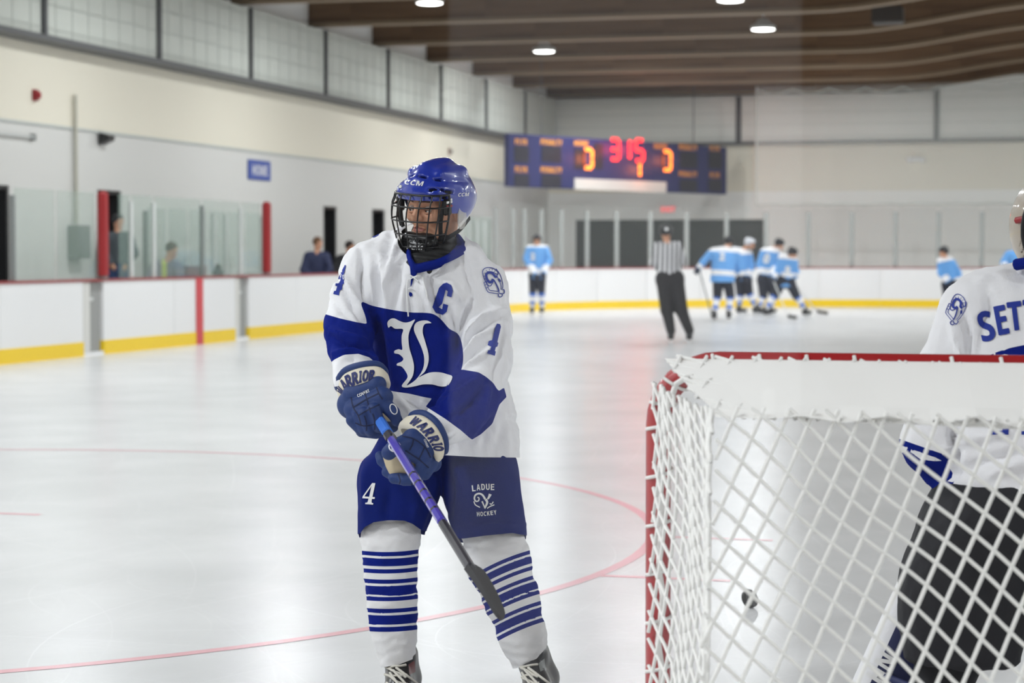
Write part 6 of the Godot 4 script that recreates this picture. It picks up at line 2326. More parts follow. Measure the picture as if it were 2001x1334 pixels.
# ---------------------------------------------------------------- goalkeeper
func make_goalkeeper() -> void:
	var D := 5.75
	var foot := W(2030, 667, D)
	foot.y = 0.0
	var who := thing("person", "goalkeeper at the right edge, seen from behind, white jersey and black pants", "person", foot, YAW)
	var at := who.transform
	var P := func(px: float, py: float, z: float) -> Vector3: return toward(at, px, py, z, D)
	var row := func(py: float, xl: float, xr: float, z: float, b: float) -> Array:
		var l := toward(at, xl, py, z, D)
		var r := toward(at, xr, py, z, D)
		return [l.y, (l.x + r.x) * 0.5, (l.z + r.z) * 0.5, (r.x - l.x) * 0.5, b]
	var px_of := func(p: Vector3) -> Vector2:
		var s := seen(at * p)
		return Vector2(s.x, s.y)
	var noise := FastNoiseLite.new()
	noise.seed = 8
	noise.frequency = 1.0
	# body: head and neck
	var hc: Vector3 = P.call(2068, 445, -0.05)
	var f := Field.new(hc - Vector3(0.14, 0.34, 0.15), hc + Vector3(0.14, 0.15, 0.15), 0.011)
	f.egg(hc, Vector3(0.085, 0.115, 0.1))
	f.cap(hc, P.call(2060, 560, -0.02), 0.06, 0.075, 0.03)
	put("body", f.net().mesh(M.skin), who)
	# mask: shell, back plate, rim
	var mask := Node3D.new()
	mask.name = "goalie_mask"
	who.add_child(mask)
	f = Field.new(hc - Vector3.ONE * 0.2, hc + Vector3.ONE * 0.2, 0.006)
	f.egg(hc + Vector3(0, 0.005, -0.03), Vector3(0.125, 0.15, 0.145))
	f.cap(hc + Vector3(0, -0.11, -0.11), hc + Vector3(0, -0.05, -0.1), 0.06, 0.08, 0.03)
	f.egg(hc + Vector3(0, -0.01, 0.0), Vector3(0.108, 0.135, 0.12), Basis.IDENTITY, 0.005, true)
	var ms: Array = f.net().split(func(p: Vector3, _n: Vector3) -> float: return -(p.z - hc.z) + 0.06 + (p.y - hc.y) * 0.25)
	put("mask_shell", ms[0].mesh(mat(C(164, 153, 138), 0.35, {"coat": 0.6})), mask)
	f = Field.new(hc - Vector3.ONE * 0.2, hc + Vector3.ONE * 0.2, 0.006)
	f.egg(hc + Vector3(0, 0.02, 0.04), Vector3(0.085, 0.11, 0.09))
	put("back_plate", f.net().mesh(M.black_gloss), mask)
	var rim := PackedVector3Array()
	for k in 32:
		var a := TAU * k / 32
		rim.append(hc + Vector3(cos(a) * 0.112, sin(a) * 0.135 + 0.004, 0.06 + sin(a) * 0.036))
	put("mask_rim", S().tube(rim, 0.007, 8, -1.0, true).mesh(M.black), mask)
	put("strap", S().tube(curve([hc + Vector3(-0.12, 0.02, 0.02), hc + Vector3(-0.06, 0.03, 0.115), hc + Vector3(0.06, 0.03, 0.115), hc + Vector3(0.12, 0.02, 0.02)], 8), 0.01, 6).mesh(M.red_dim), mask)
	# jersey
	var lo: Vector3 = P.call(1730, 1010, 0.0)
	var hi: Vector3 = P.call(2390, 490, 0.0)
	f = Field.new(Vector3(lo.x, lo.y, -0.45), Vector3(hi.x, hi.y, 0.3), 0.011)
	f.stack([row.call(1000, 1822, 2300, 0.0, 0.21), row.call(960, 1830, 2290, 0.0, 0.21), row.call(900, 1845, 2275, 0.0, 0.20), row.call(800, 1865, 2255, 0.0, 0.19), row.call(700, 1872, 2248, 0.0, 0.185), row.call(620, 1878, 2242, -0.01, 0.175), row.call(570, 1890, 2230, -0.02, 0.15),
		row.call(540, 1925, 2196, -0.03, 0.12), row.call(520, 1962, 2160, -0.04, 0.1), row.call(508, 1990, 2132, -0.04, 0.08)], 0.03, 0.3)
	f.cap(P.call(1935, 585, -0.02), P.call(1902, 620, -0.02), 0.085, 0.09, 0.06)
	f.cap(P.call(1902, 620, -0.02), P.call(1850, 740, -0.02), 0.088, 0.085, 0.05)
	f.cap(P.call(1850, 740, -0.02), P.call(1822, 868, -0.02), 0.085, 0.08, 0.04)
	f.cap(P.call(1822, 860, -0.02), P.call(1828, 925, -0.03), 0.078, 0.035, 0.03)
	f.cap(P.call(1822, 868, -0.04), P.call(1840, 900, -0.32), 0.075, 0.06, 0.03)
	f.cap(P.call(2190, 585, -0.02), P.call(2290, 740, -0.02), 0.09, 0.085, 0.06)
	f.cap(P.call(2290, 740, -0.02), P.call(2310, 880, -0.25), 0.085, 0.06, 0.05)
	var jersey: Shell = f.net()
	var folds := [[v2([1880, 610, 1895, 660, 1898, 720]), 8, -0.014], [v2([1860, 630, 1880, 690, 1890, 720]), 8, 0.012], [v2([1905, 650, 1900, 690, 1895, 740]), 8, 0.01], [v2([1925, 560, 1935, 600, 1915, 660]), 9, -0.008],
		[v2([1862, 830, 1866, 880, 1860, 930]), 6, -0.02], [v2([1840, 880, 1900, 860, 1980, 840]), 8, 0.01], [v2([1850, 930, 1920, 900, 2000, 885]), 8, -0.012], [v2([1930, 930, 1970, 915, 2001, 905]), 8, 0.012]]
	jersey.push(func(p: Vector3, n: Vector3) -> float:
		return noise.get_noise_3d(p.x * 9.0, p.y * 5.0, p.z * 9.0) * 0.01 + (fold_at(px_of.call(p), folds) if n.z > -0.1 else 0.0))
	var kept: Array = jersey.split(func(p: Vector3, _n: Vector3) -> float:
		var q: Vector2 = px_of.call(p)
		return line_y([[1700, 990], [1830, 972], [2001, 964], [2400, 975]], q.x) - q.y)
	jersey = kept[0]
	var sweep := PackedVector2Array(v2([1896, 724, 1918, 702, 1946, 688, 1976, 679, 2020, 670, 2120, 665, 2200, 690, 2230, 724, 2190, 705, 2110, 720, 2020, 722, 1992, 706, 1966, 691, 1940, 697, 1912, 716]))
	var arm := PackedVector2Array(v2([1740, 893, 1775, 880, 1800, 898, 1830, 901, 1860, 898, 1866, 980, 1740, 980]))
	var ring := PackedVector2Array(v2([1740, 825, 1764, 832, 1780, 856, 1822, 884, 1818, 872, 1790, 880, 1760, 862, 1740, 860]))
	var cut: Array = jersey.split(func(p: Vector3, n: Vector3) -> float:
		var q: Vector2 = px_of.call(p)
		var d := poly_depth(q, sweep) if n.z > -0.1 else -5.0
		if q.x < 1864.0:
			d = maxf(d, maxf(poly_depth(q, arm), minf(q.y - (872.0 + (q.x - 1800.0) * 0.35), 884.0 + (q.x - 1800.0) * 0.35 - q.y)))
		return d)
	var jm := joined([cut[1], M.jersey_white, cut[0], M.jersey_blue])
	var jn := put("jersey", jm, who)
	var jr := relief([jersey], at, 3.0)
	for l: Array in [["S", 1927, 637, 58, 27, -14.0], ["E", 1957, 625, 56, 21, -11.0], ["T", 1984, 617, 55, 27, -7.0], ["T", 2014, 613, 55, 27, -4.0]]:
		var t := placed_text(l[0], "Droid Sans", Vector2(l[1], l[2]), l[3], l[4], l[5], 0.0)
		put("name_letter", sewn(thicker(t, 0.8), jr, at, M.twill_blue, 0.003), jn)
	put("back_number", sewn(tris_of(PackedVector2Array(v2([1934, 849, 1934, 841, 1939, 836, 1939, 780, 1930, 776, 1930, 766, 1948, 752, 1950, 770, 1948, 841, 1959, 841, 1959, 833, 1971, 833, 1971, 849]))), jr, at, M.twill_blue), jn)
	put("back_number", sewn(tris_of(PackedVector2Array(v2([1984, 818, 1990, 800, 2020, 752, 2034, 752, 2034, 814, 2044, 814, 2044, 826, 2034, 826, 2034, 849, 1996, 849, 1996, 842, 2008, 842, 2010, 826, 1984, 826]))), jr, at, M.twill_blue), jn)
	put("shoulder_badge", sewn(ram_blue(Vector2(1868, 602), 0.75, 0.95), jr, at, M.twill_blue, 0.003, 6.0), jn)
	put("collar", S().tube(curve([P.call(1985, 517, 0.06), P.call(2020, 512, 0.1), P.call(2060, 511, 0.12), P.call(2110, 513, 0.1), P.call(2140, 518, 0.04)], 6), 0.016, 8).mesh(M.jersey_blue), jn)
	# pants
	lo = P.call(1700, 1300, 0.0)
	hi = P.call(2420, 930, 0.0)
	f = Field.new(Vector3(lo.x, lo.y, -0.34), Vector3(hi.x, hi.y, 0.3), 0.012)
	f.stack([row.call(1290, 1768, 1990, 0.0, 0.15), row.call(1200, 1757, 2012, 0.0, 0.17), row.call(1120, 1763, 2030, 0.0, 0.19), row.call(1050, 1785, 2050, 0.0, 0.2), row.call(1000, 1806, 2050, 0.0, 0.2), row.call(940, 1835, 2050, 0.0, 0.19)], 0.03, 0.4)
	f.stack([row.call(1290, 2110, 2340, 0.0, 0.15), row.call(1200, 2090, 2350, 0.0, 0.17), row.call(1120, 2050, 2340, 0.0, 0.19), row.call(1050, 2040, 2320, 0.0, 0.2), row.call(1000, 2040, 2300, 0.0, 0.2), row.call(940, 2040, 2270, 0.0, 0.19)], 0.03, 0.4)
	var pants: Shell = f.net()
	pants.push(func(p: Vector3, _n: Vector3) -> float: return noise.get_noise_3d(p.x * 7.0, p.y * 5.0, p.z * 7.0) * 0.012)
	put("pants", pants.mesh(mat(C(24, 24, 30), 0.8)), who)
	# legs, pads and skates
	for leg in 2:
		var sx := 0.0 if leg == 0 else 1.0
		var knee: Vector3 = P.call(1880 if leg == 0 else 2225, 1240, -0.05)
		var ank: Vector3 = P.call(1815 if leg == 0 else 2300, 1440, -0.02)
		ank.y = 0.17
		f = Field.new(knee.min(ank) - Vector3(0.16, 0.2, 0.2), knee.max(ank) + Vector3(0.16, 0.1, 0.16), 0.012)
		f.cap(knee + Vector3(0, 0.04, 0), ank, 0.105, 0.07, 0.02)
		put("sock", f.net().mesh(mat(C(22, 22, 28), 0.8)), who)
		f = Field.new(ank - Vector3(0.12, 0.16, 0.26), ank + Vector3(0.12, 0.12, 0.12), 0.01)
		f.cap(ank + Vector3(0, 0.04, 0), ank + Vector3(0, -0.07, 0.01), 0.06, 0.055, 0.02)
		f.cap(ank + Vector3(0, -0.08, 0.02), ank + Vector3(0, -0.085, -0.16), 0.05, 0.045, 0.02)
		put("skate_boot", f.net().mesh(M.boot), who)
		put("skate_blade", S().box(ank * Vector3(1, 0, 1) + Vector3(0, 0.03, -0.07), Vector3(0.02, 0.06, 0.3), Basis.IDENTITY, 0.006).mesh(M.holder), who)
		# leg pad strapped to the front of the leg, seen past it
		var top: Vector3 = P.call(1790 if leg == 0 else 2310, 1165, -0.16)
		var low: Vector3 = P.call(1652 if leg == 0 else 2450, 1490, -0.16)
		low.y = 0.05
		var up := (top - low).normalized()
		var side := (Vector3(1, 0, 0) - up * up.x).normalized()
		var bas := Basis(side, up, side.cross(up))
		var pad := Node3D.new()
		pad.name = "leg_pad"
		who.add_child(pad, true)
		var c := (top + low) * 0.5 + side * (0.1 if leg == 0 else -0.1)
		f = Field.new(c - Vector3(0.4, 0.5, 0.3), c + Vector3(0.4, 0.5, 0.3), 0.012)
		f.block(c, Vector3(0.13, top.distance_to(low) * 0.5, 0.06), bas, 0.04, 0.02)
		f.cap(c + side * (-0.11 if leg == 0 else 0.11) + up * 0.3, c + side * (-0.11 if leg == 0 else 0.11) - up * 0.3, 0.055, 0.055, 0.01)
		var board: Shell = f.net()
		var halves: Array = board.split(func(p: Vector3, _n: Vector3) -> float: return (p - c).dot(side) * (1.0 if leg == 0 else -1.0) + 0.128)
		put("pad_board", joined([halves[0], mat(C(32, 40, 84), 0.6), halves[1], M.jersey_white]), pad)
		if leg == 0:
			var r := relief([board], at, 3.0)
			put("lettering", sewn(thicker(placed_text("HN", "Droid Sans", Vector2(1722, 1304), 36, 56, -57, 0.0), 1.0), r, at, M.twill_white, 0.004), pad)
		for k in 3:
			var y := -0.2 + k * 0.2
			put("pad_strap", S().tube(curve([c + up * y + side * -0.12 + bas.z * 0.03, c + up * (y + 0.02) + bas.z * 0.2 + side * (0.05 if leg == 0 else -0.05), c + up * y + side * 0.13 + bas.z * 0.03], 6), 0.012, 6).mesh(mat(C(36, 44, 90), 0.6)), pad)


func thicker(t: PackedVector2Array, by: float) -> PackedVector2Array:       # heavier strokes
	var out := PackedVector2Array(t)
	for o: Vector2 in [Vector2(by, 0), Vector2(-by, 0), Vector2(0, by), Vector2(0, -by)]:
		for p in t:
			out.append(p + o)
	return out


# ---------------------------------------------------------------- everyone else
# joints are given where they stand in the frame: [px, py, nearer by metres]
func make_person(label: String, D: float, j: Dictionary, o: Dictionary) -> Node3D:
	var foot := W(j.hip[0], 667, D)
	foot.y = 0.0
	var who := thing("person", label, "person", foot, YAW)
	if o.has("group"):
		who.set_meta("group", o.group)
	var at := who.transform
	var J := {}
	for k: String in j:
		J[k] = toward(at, j[k][0], j[k][1], j[k][2] if j[k].size() > 2 else 0.0, D)
	for k: String in ["foot_l", "foot_r"]:
		if J.has(k):
			J[k].y = 0.1
	var cell: float = o.get("cell", 0.018)
	var px_of := func(p: Vector3) -> Vector2:
		var s := seen(at * p)
		return Vector2(s.x, s.y)
	var head: Vector3 = J.head
	var face: Vector3 = o.get("face", Vector3(0, 0, 1)).normalized()
	var hb := Basis.looking_at(-face, Vector3.UP)
	# body: head, neck and what the clothes cover
	var lo := head - Vector3.ONE * 0.2
	var hi := head + Vector3.ONE * 0.2
	for k in ["sh_l", "sh_r", "hip"]:
		lo = lo.min(J[k] - Vector3.ONE * 0.15)
		hi = hi.max(J[k] + Vector3.ONE * 0.15)
	var neck: Vector3 = (J.sh_l + J.sh_r) * 0.5
	var f := Field.new(lo, hi, 0.014)
	f.egg(head + Vector3(0, 0.01, 0), Vector3(0.075, 0.1, 0.092), hb)
	f.cap(head + face * 0.03, head + face * 0.045 + Vector3(0, -0.085, 0), 0.055, 0.035, 0.03)
	f.cap(head + face * 0.09 + Vector3(0, 0.0, 0), head + face * 0.107 + Vector3(0, -0.035, 0), 0.01, 0.013, 0.012)
	f.cap(head - face * 0.01, neck, 0.055, 0.06, 0.03)
	f.cap(neck, J.hip, 0.1, 0.1, 0.03)
	var skin: Material = o.get("skin", M.skin)
	var body := put("body", f.net().mesh(skin), who)
	# upper garment
	var lift: float = o.get("bulk", 1.0)
	lo = Vector3.ONE * 99
	hi = -lo
	for k: String in ["sh_l", "sh_r", "el_l", "el_r", "ha_l", "ha_r", "hip"]:
		lo = lo.min(J[k] - Vector3.ONE * 0.25)
		hi = hi.max(J[k] + Vector3.ONE * 0.25)
	f = Field.new(lo, hi, cell)
	var across: Vector3 = (J.sh_r - J.sh_l).normalized()
	var down: Vector3 = (J.hip - neck).normalized()
	var deep := across.cross(down).normalized()
	var wide: float = J.sh_l.distance_to(J.sh_r)
	f.cap(J.sh_l.lerp(J.sh_r, 0.12), J.sh_l.lerp(J.sh_r, 0.88), 0.095 * lift, 0.095 * lift, 0.06)
	f.cap(neck + down * 0.14, J.hip + down * 0.12, maxf(wide * 0.5, 0.17) * lift, maxf(wide * 0.52, 0.185) * lift, 0.08, deep, 0.72)
	for s: String in ["l", "r"]:
		f.cap(J["sh_" + s], J["el_" + s], 0.082 * lift, 0.076 * lift, 0.04)
		f.cap(J["el_" + s], J["ha_" + s], 0.076 * lift, 0.062 * lift, 0.03)
	var top: Shell = f.net()
	var noise := FastNoiseLite.new()
	noise.seed = int(j.hip[0])
	noise.frequency = 1.0
	top.push(func(p: Vector3, _n: Vector3) -> float: return noise.get_noise_3d(p.x * 8.0, p.y * 6.0, p.z * 8.0) * 0.014)
	var hem: float = o.get("hem", j.hip[1] + 8.0)
	var kept: Array = top.split(func(p: Vector3, _n: Vector3) -> float:
		var q: Vector2 = px_of.call(p)
		var ok := 20.0
		for s: String in ["l", "r"]:
			var along: Vector3 = (J["ha_" + s] - J["el_" + s]).normalized()
			if (p - J["ha_" + s]).length() < 0.16:
				ok = minf(ok, -(p - J["ha_" + s]).dot(along) * 80.0)
		return minf(hem - q.y, ok))
	top = kept[0]
	var mesh: ArrayMesh
	if o.has("paint"):
		var cut: Array = top.split(func(p: Vector3, n: Vector3) -> float: return o.paint.call(p, n, px_of.call(p), J))
		mesh = joined([cut[1], o.top, cut[0], o.top2])
	else:
		mesh = top.mesh(o.top)
	var jn := put(o.get("top_name", "jersey"), mesh, who)
	if o.has("marks"):
		var r := relief([top], at, 2.0)
		for m: Array in o.marks:
			put("lettering", sewn(thicker(placed_text(m[0], "Droid Sans", Vector2(m[1], m[2]), m[3], m[4], m[5], 0.0), 0.8), r, at, m[6], 0.02, 6.0), jn)
	# lower garment
	if J.has("kn_l"):
		lo = J.hip - Vector3.ONE * 0.3
		hi = J.hip + Vector3.ONE * 0.3
		for k: String in ["kn_l", "kn_r", "foot_l", "foot_r"]:
			lo = lo.min(J[k] - Vector3.ONE * 0.2)
			hi = hi.max(J[k] + Vector3.ONE * 0.2)
		var long: bool = o.get("long_pants", false)
		f = Field.new(lo, hi, cell)
		var pb: float = o.get("pants_bulk", 1.0)
		f.cap(J.hip - across * 0.07, J.hip + across * 0.07, 0.155 * pb, 0.155 * pb, 0.05, deep, 0.9)
		for s: String in ["l", "r"]:
			var hipj: Vector3 = J.hip + across * (-0.095 if s == "l" else 0.095)
			f.cap(hipj, J["kn_" + s], 0.125 * pb, 0.1 * pb, 0.03)
			if long:
				f.cap(J["kn_" + s], J["foot_" + s] + Vector3(0, 0.1, 0), 0.095 * pb, 0.07 * pb, 0.03)
		put("pants", f.net().mesh(o.pants), who)
		for s: String in ["l", "r"]:
			var kn: Vector3 = J["kn_" + s]
			var an: Vector3 = J["foot_" + s] + Vector3(0, 0.08, 0)
			if not long:
				var g := Field.new(kn.min(an) - Vector3.ONE * 0.14, kn.max(an) + Vector3.ONE * 0.14, cell)
				g.cap(kn, an, 0.088, 0.06, 0.02)
				var sock: Shell = g.net()
				var t_of := func(p: Vector3) -> float: return (p - kn).dot(an - kn) / (an - kn).length_squared()
				var cut: Array = sock.split(func(p: Vector3, _n: Vector3) -> float:
					var t: float = t_of.call(p)
					return maxf(0.16 - absf(t - 0.12), 0.1 - absf(t - 0.72)))
				put("sock", joined([cut[0], o.sock2, cut[1], o.sock]), who)
			var toe: Vector3 = o.get("toe", face) * Vector3(1, 0, 1)
			toe = toe.normalized() * 0.17
			var bt: Vector3 = J["foot_" + s]
			var g2 := Field.new(bt - Vector3.ONE * 0.28, bt + Vector3.ONE * 0.28, 0.016)
			g2.cap(bt + Vector3(0, 0.1, 0), bt + Vector3(0, 0.01, 0), 0.06, 0.055, 0.02)
			g2.cap(bt - toe * 0.2, bt + toe, 0.05, 0.04, 0.03)
			if not o.get("shoes", false):
				put("skate_boot", g2.net().mesh(M.boot), who)
				put("skate_blade", S().box(bt * Vector3(1, 0, 1) + toe * 0.4 + Vector3(0, 0.028, 0), Vector3(0.02, 0.056, 0.28), Basis.looking_at(toe.normalized(), Vector3.UP), 0.005).mesh(M.holder), who)
			else:
				put("shoe", g2.net().mesh(M.boot), who)
	# hands: gloves with fingers, or bare
	for s: String in ["l", "r"]:
		var ha: Vector3 = J["ha_" + s]
		var along: Vector3 = (ha - J["el_" + s]).normalized()
		var sidev := along.cross(Vector3.UP).normalized()
		var upv := sidev.cross(along)
		var g3 := Field.new(ha - Vector3.ONE * 0.22, ha + Vector3.ONE * 0.22, 0.011)
		var big := 1.0 if o.has("glove") else 0.62
		g3.cap(ha - along * 0.02, ha + along * 0.07 * big, 0.062 * big, 0.052 * big, 0.02)
		for k in 4:
			var root := ha + along * 0.07 * big + upv * (k - 1.5) * 0.028 * big
			g3.cap(root, root + along * 0.05 * big - sidev * 0.02 * big, 0.017 * big, 0.016 * big, 0.005)
			g3.cap(root + along * 0.05 * big - sidev * 0.02 * big, root + along * 0.04 * big - sidev * 0.055 * big, 0.016 * big, 0.014 * big, 0.005)
		g3.cap(ha + upv * 0.04 * big, ha + upv * 0.06 * big + along * 0.06 * big - sidev * 0.03 * big, 0.019 * big, 0.016 * big, 0.008)
		put("glove" if o.has("glove") else "hand", g3.net().mesh(o.get("glove", skin)), who)
	# headgear
	f = Field.new(head - Vector3.ONE * 0.2, head + Vector3.ONE * 0.2, 0.011)
	if o.has("helmet"):
		f.egg(head + Vector3(0, 0.035, 0) - face * 0.01, Vector3(0.112, 0.112, 0.138), hb, 0.01)
		f.cap(head + face * 0.05 + Vector3(0, 0.06, 0), head - face * 0.06 + Vector3(0, 0.08, 0), 0.075, 0.075, 0.02)
		f.egg(head - Vector3(0, 0.01, 0), Vector3(0.092, 0.105, 0.118), hb, 0.006, true)
		var cap_: Array = f.net().split(func(p: Vector3, _n: Vector3) -> float:
			var q := p - head
			return q.y + (0.055 if q.dot(face) < 0.03 else -0.035))
		put("helmet", cap_[0].mesh(o.helmet), who)
		if o.get("cage", false):
			var cg := S()
			for y: float in [0.03, -0.02, -0.07, -0.12]:
				var pts := PackedVector3Array()
				for k in 11:
					var a := lerpf(-1.4, 1.4, k / 10.0)
					pts.append(head + Vector3(0, y, 0) + hb * Vector3(sin(a) * 0.1, 0, -cos(a) * 0.145))
				cg.tube(pts, 0.004, 5)
			for k in 5:
				var a := -1.0 + k * 0.5
				cg.tube(PackedVector3Array([head + Vector3(0, 0.03, 0) + hb * Vector3(sin(a) * 0.1, 0, -cos(a) * 0.145), head + Vector3(0, -0.12, 0) + hb * Vector3(sin(a) * 0.1, 0, -cos(a) * 0.145)]), 0.004, 5)
			put("face_cage", cg.mesh(M.black_gloss), who)
		if o.has("sticker"):
			put("helmet_sticker", S().lathe(head - face * 0.155 + Vector3(0, 0.055, 0), -face, [[0.0, 0.03], [0.004, 0.026], [0.004, 0.0]], 16).mesh(M.white), who)
	else:
		f.egg(head + Vector3(0, 0.03, 0) - face * 0.012, Vector3(0.087, 0.1, 0.102), hb, 0.01)
		f.egg(head + face * 0.075 - Vector3(0, 0.06, 0), Vector3(0.08, 0.095, 0.06), hb, 0.01, true)
		var hair: Array = f.net().split(func(p: Vector3, _n: Vector3) -> float: return p.y - head.y + 0.06)
		put("hair", hair[0].mesh(o.get("hair", M.brow)), who)
	return who


func bg_stick(label: String, a: Vector3, b: Vector3, c: Vector3, m: Material) -> void:      # grip, heel, toe
	var st := thing("hockey_stick", label, "hockey stick", a, 0.0, "sticks of the light blue team")
	put("shaft", S().tube(PackedVector3Array([Vector3.ZERO, b - a]), 0.016, 6).mesh(m), st)
	var d := (c - b)
	var bl := S()
	bl.box((b + c) * 0.5 - a + Vector3(0, 0.01, 0), Vector3(0.02, 0.075, d.length()), Basis.looking_at(d.normalized(), Vector3.UP), 0.006)
	put("blade", bl.mesh(M.black), st)


func make_others() -> void:
	var sky := mat(C(104, 164, 226), 0.8, {"sheen": 0.2})
	var white: Material = M.jersey_white
	var navy := mat(C(28, 32, 46), 0.8)
	var sockb := mat(C(64, 112, 200), 0.85)
	var helm := mat(C(30, 31, 36), 0.35)
	var pale := mat(C(198, 200, 206), 0.4)
	var glove := mat(C(34, 40, 58), 0.7)
	# light blue team: white yoke and a white hoop above the hem
	var hoops := func(yoke: float, hoop: float, slope: float) -> Callable:
		return func(p: Vector3, _n: Vector3, _q: Vector2, J: Dictionary) -> float:
			var neck: Vector3 = (J.sh_l + J.sh_r) * 0.5
			var t: float = (p - neck).dot(J.hip - neck) / (J.hip - neck).length_squared()
			var d := maxf(yoke - t, 0.1 - absf(t - hoop)) * 0.5
			for s: String in ["l", "r"]:
				var el: Vector3 = J["el_" + s]
				var ha: Vector3 = J["ha_" + s]
				var u: float = (p - el).dot(ha - el) / (ha - el).length_squared()
				var off: float = (p - (el + (ha - el) * clampf(u, 0.0, 1.0))).length()
				if off < 0.11 and u > -0.2:
					d = maxf(d if u < 0.0 else -1.0, 0.24 - absf(u - 0.66))
			return d
	var base := {"top": sky, "top2": white, "pants": navy, "sock": white, "sock2": sockb, "helmet": helm, "glove": glove}
	var opt := func(extra: Dictionary) -> Dictionary:
		var d := base.duplicate()
		d.merge(extra, true)
		return d
	make_person("light blue skater standing alone at the far left corner, facing the camera", 50.0, {"head": [1049, 470], "sh_l": [1034, 486], "sh_r": [1066, 486], "el_l": [1028, 506, .05], "el_r": [1074, 508, .05], "ha_l": [1046, 538, .25], "ha_r": [1062, 535, .25], "hip": [1050, 538], "kn_l": [1041, 570, .03], "kn_r": [1058, 570, .03], "foot_l": [1040, 604], "foot_r": [1059, 604]},
		opt.call({"paint": hoops.call(-0.06, 0.86, 0.0), "face": Vector3(-0.2, -0.1, 1), "hem": 545.0, "pants_bulk": 0.9, "cage": true, "marks": [["2", 1041, 501, 12, 8, 0.0, M.twill_white]]}))
	make_person("light blue skater at the left of the huddle, back turned, reaching his stick left", 45.5, {"head": [1424, 475, -.15], "sh_l": [1392, 492], "sh_r": [1438, 494], "el_l": [1374, 512, -.05], "el_r": [1446, 522, -.1], "ha_l": [1365, 525, -.05], "ha_r": [1432, 540, -.3], "hip": [1412, 542], "kn_l": [1402, 578, -.1], "kn_r": [1427, 578, -.1], "foot_l": [1396, 616], "foot_r": [1424, 613]},
		opt.call({"paint": hoops.call(-0.02, 0.82, 0.0), "face": Vector3(0.15, -0.35, -1), "hem": 551.0, "marks": [["2", 1411, 501, 14, 10, 0.0, M.twill_white]]}))
	make_person("light blue skater half hidden behind the left of the huddle, pale helmet", 50.5, {"head": [1466, 477, .05], "sh_l": [1434, 489], "sh_r": [1464, 496], "el_l": [1428, 512], "el_r": [1469, 520], "ha_l": [1440, 538, -.1], "ha_r": [1462, 542, .1], "hip": [1452, 545], "kn_l": [1447, 575, -.1], "kn_r": [1464, 572, -.1], "foot_l": [1444, 605], "foot_r": [1476, 602]},
		opt.call({"paint": hoops.call(0.1, 0.8, 0.0), "face": Vector3(0.9, -0.2, 0.3), "hem": 548.0, "helmet": pale, "glove": glove}))
	make_person("light blue skater in the middle of the huddle, upright, black helmet", 50.0, {"head": [1524, 478], "sh_l": [1492, 492], "sh_r": [1518, 490], "el_l": [1484, 515], "el_r": [1524, 512], "ha_l": [1486, 538, .1], "ha_r": [1508, 540, .2], "hip": [1497, 546], "kn_l": [1492, 578, -.05], "kn_r": [1512, 578, -.05], "foot_l": [1484, 603], "foot_r": [1506, 606]},
		opt.call({"paint": hoops.call(0.02, 0.72, 0.0), "face": Vector3(0.7, -0.2, -0.6), "hem": 550.0, "marks": [["0", 1498, 505, 18, 10, 15.0, M.twill_white]]}))
	make_person("light blue skater at the right of the huddle, bent forward with legs wide", 48.5, {"head": [1550, 496, .05], "sh_l": [1528, 502], "sh_r": [1552, 510], "el_l": [1520, 528], "el_r": [1556, 535], "ha_l": [1512, 545, .1], "ha_r": [1546, 548, -.2], "hip": [1536, 550], "kn_l": [1516, 576, -.05], "kn_r": [1556, 578, -.05], "foot_l": [1496, 606], "foot_r": [1573, 608]},
		opt.call({"paint": hoops.call(0.02, 0.7, 0.0), "face": Vector3(0.75, -0.3, -0.5), "hem": 560.0, "marks": [["9", 1539, 527, 13, 9, 10.0, M.twill_white]]}))
	make_person("light blue skater standing alone on the right beside the goalkeeper's shoulder", 49.0, {"head": [1843, 494], "sh_l": [1838, 510], "sh_r": [1858, 510], "el_l": [1838, 532], "el_r": [1872, 532], "ha_l": [1852, 552, .1], "ha_r": [1876, 558, .1], "hip": [1858, 556], "kn_l": [1852, 588, .05], "kn_r": [1866, 588, .05], "foot_l": [1852, 610], "foot_r": [1868, 610]},
		opt.call({"paint": hoops.call(0.0, 0.9, 0.0), "face": Vector3(-0.8, -0.2, 0.5), "hem": 562.0}))
	make_person("light blue skater mostly hidden behind the goalkeeper's shoulder", 44.0, {"head": [1990, 480], "sh_l": [1970, 498], "sh_r": [2006, 498], "el_l": [1962, 512], "el_r": [2012, 522], "ha_l": [1964, 522, .1], "ha_r": [2006, 545, .1], "hip": [1988, 558], "kn_l": [1980, 592], "kn_r": [1998, 592], "foot_l": [1978, 620], "foot_r": [2000, 620]},
		opt.call({"paint": hoops.call(-0.2, 0.86, 0.0), "face": Vector3(0.4, 0, -1), "hem": 565.0, "helmet": mat(C(96, 152, 216), 0.4)}))
	# referee: upright black stripes
	var zebra := func(p: Vector3, _n: Vector3, _q: Vector2, J: Dictionary) -> float:
		return sin((p.x - J.hip.x - (p.y - J.hip.y) * 0.02) * TAU / 0.076)
	make_person("referee in black and white stripes and black trousers, seen from behind", 34.2, {"head": [1301, 456, -.03], "sh_l": [1283, 484], "sh_r": [1325, 483], "el_l": [1280, 512, -.08], "el_r": [1332, 510, -.08], "ha_l": [1294, 530, -.3], "ha_r": [1320, 530, -.3], "hip": [1309, 545], "kn_l": [1303, 605, -.02], "kn_r": [1331, 605, -.02], "foot_l": [1311, 655], "foot_r": [1347, 655]},
		{"top": M.jersey_white, "top2": M.black, "paint": zebra, "cell": 0.0125, "pants": mat(C(34, 33, 36), 0.8), "long_pants": true, "pants_bulk": 1.08, "helmet": helm, "sticker": true, "face": Vector3(0.0, -0.1, -1), "hem": 543.0, "top_name": "striped_shirt"})
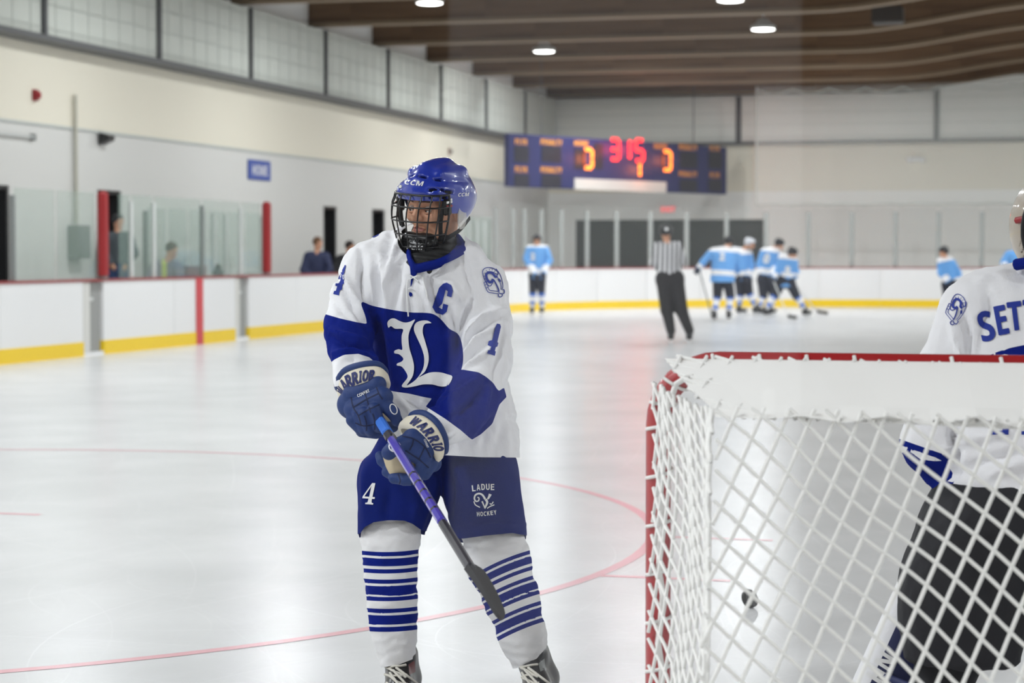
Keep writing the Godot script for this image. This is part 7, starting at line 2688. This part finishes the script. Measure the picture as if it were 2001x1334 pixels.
	# sticks of the team
	bg_stick("stick of the light blue skater reaching left", W(1366, 524, 45.5), on_y(1391, 619, 0.05), on_y(1399, 622, 0.05), M.alu_dark)
	bg_stick("stick with a dark blade lying out right of the huddle", W(1548, 548, 48.5), on_y(1597, 609, 0.04), on_y(1617, 612, 0.04), M.alu)
	bg_stick("stick on the ice under the bent skater of the huddle", W(1510, 545, 48.4), on_y(1540, 618, 0.04), on_y(1556, 621, 0.04), M.alu)
	# people behind the left boards
	var bench := func(label: String, px: float, head_py: float, lean: float, o: Dictionary) -> void:
		var x: float = o.get("x", -14.05)
		var g := on_x(px, head_py, x)
		var D := seen(g).z
		var s := F / D
		var y0 := 496.0 + 1.45 * s
		var tilt: float = o.get("bend", 0.0)
		make_person(label, D, {"head": [px, head_py], "sh_l": [px - 0.18 * s + lean * 0.3 * s, head_py + 0.26 * s], "sh_r": [px + 0.18 * s + lean * 0.3 * s, head_py + 0.26 * s], "el_l": [px - 0.25 * s + lean * 0.5 * s, head_py + 0.52 * s, .08], "el_r": [px + 0.25 * s + lean * 0.4 * s, head_py + 0.52 * s, .08], "ha_l": [px - 0.1 * s + lean * 0.3 * s, head_py + 0.72 * s, .2], "ha_r": [px + 0.12 * s + lean * 0.3 * s, head_py + 0.72 * s, .2],
			"hip": [px + lean * 0.9 * s, head_py + (0.78 - tilt) * s], "kn_l": [px - 0.1 * s + lean * 0.9 * s, head_py + 1.22 * s], "kn_r": [px + 0.1 * s + lean * 0.9 * s, head_py + 1.22 * s], "foot_l": [px - 0.1 * s + lean * 0.9 * s, y0], "foot_r": [px + 0.1 * s + lean * 0.9 * s, y0]}, o)
	var jeans := mat(C(40, 46, 70), 0.8)
	bench.call("man in a navy jacket behind the left boards, looking right", 621.0, 475.0, -0.05, {"top": mat(C(34, 42, 78), 0.7), "top_name": "jacket", "pants": jeans, "long_pants": true, "shoes": true, "face": Vector3(0.8, -0.1, 0.6), "hair": mat(C(104, 74, 50), 0.8)})
	bench.call("person in a black jacket half hidden behind the front skater's shoulder", 684.0, 482.0, -0.1, {"top": mat(C(22, 22, 28), 0.7), "top_name": "jacket", "pants": jeans, "long_pants": true, "shoes": true, "face": Vector3(0.8, 0, 0.4), "hair": mat(C(42, 32, 28), 0.8), "bulk": 1.1})
	bench.call("person in a grey jacket bending forward behind the bench glass", 336.0, 488.0, -0.28, {"top": mat(C(128, 124, 136), 0.75), "top2": mat(C(190, 206, 80), 0.7), "top_name": "jacket", "pants": jeans, "long_pants": true, "shoes": true, "face": Vector3(0.7, -0.6, 0.3), "hair": mat(C(72, 52, 42), 0.8), "bend": 0.1,
		"paint": func(p: Vector3, _n: Vector3, q: Vector2, _J: Dictionary) -> float: return 5.0 - absf(q.x - 321.0)})
	bench.call("person in blue trousers standing in the dark doorway on the left", 231.0, 432.0, 0.0, {"x": -14.85, "top": mat(C(70, 78, 84), 0.75), "top_name": "jacket", "pants": mat(C(40, 66, 110), 0.8), "long_pants": true, "shoes": true, "face": Vector3(0.7, 0, 0.5), "hair": mat(C(40, 40, 44), 0.8)})
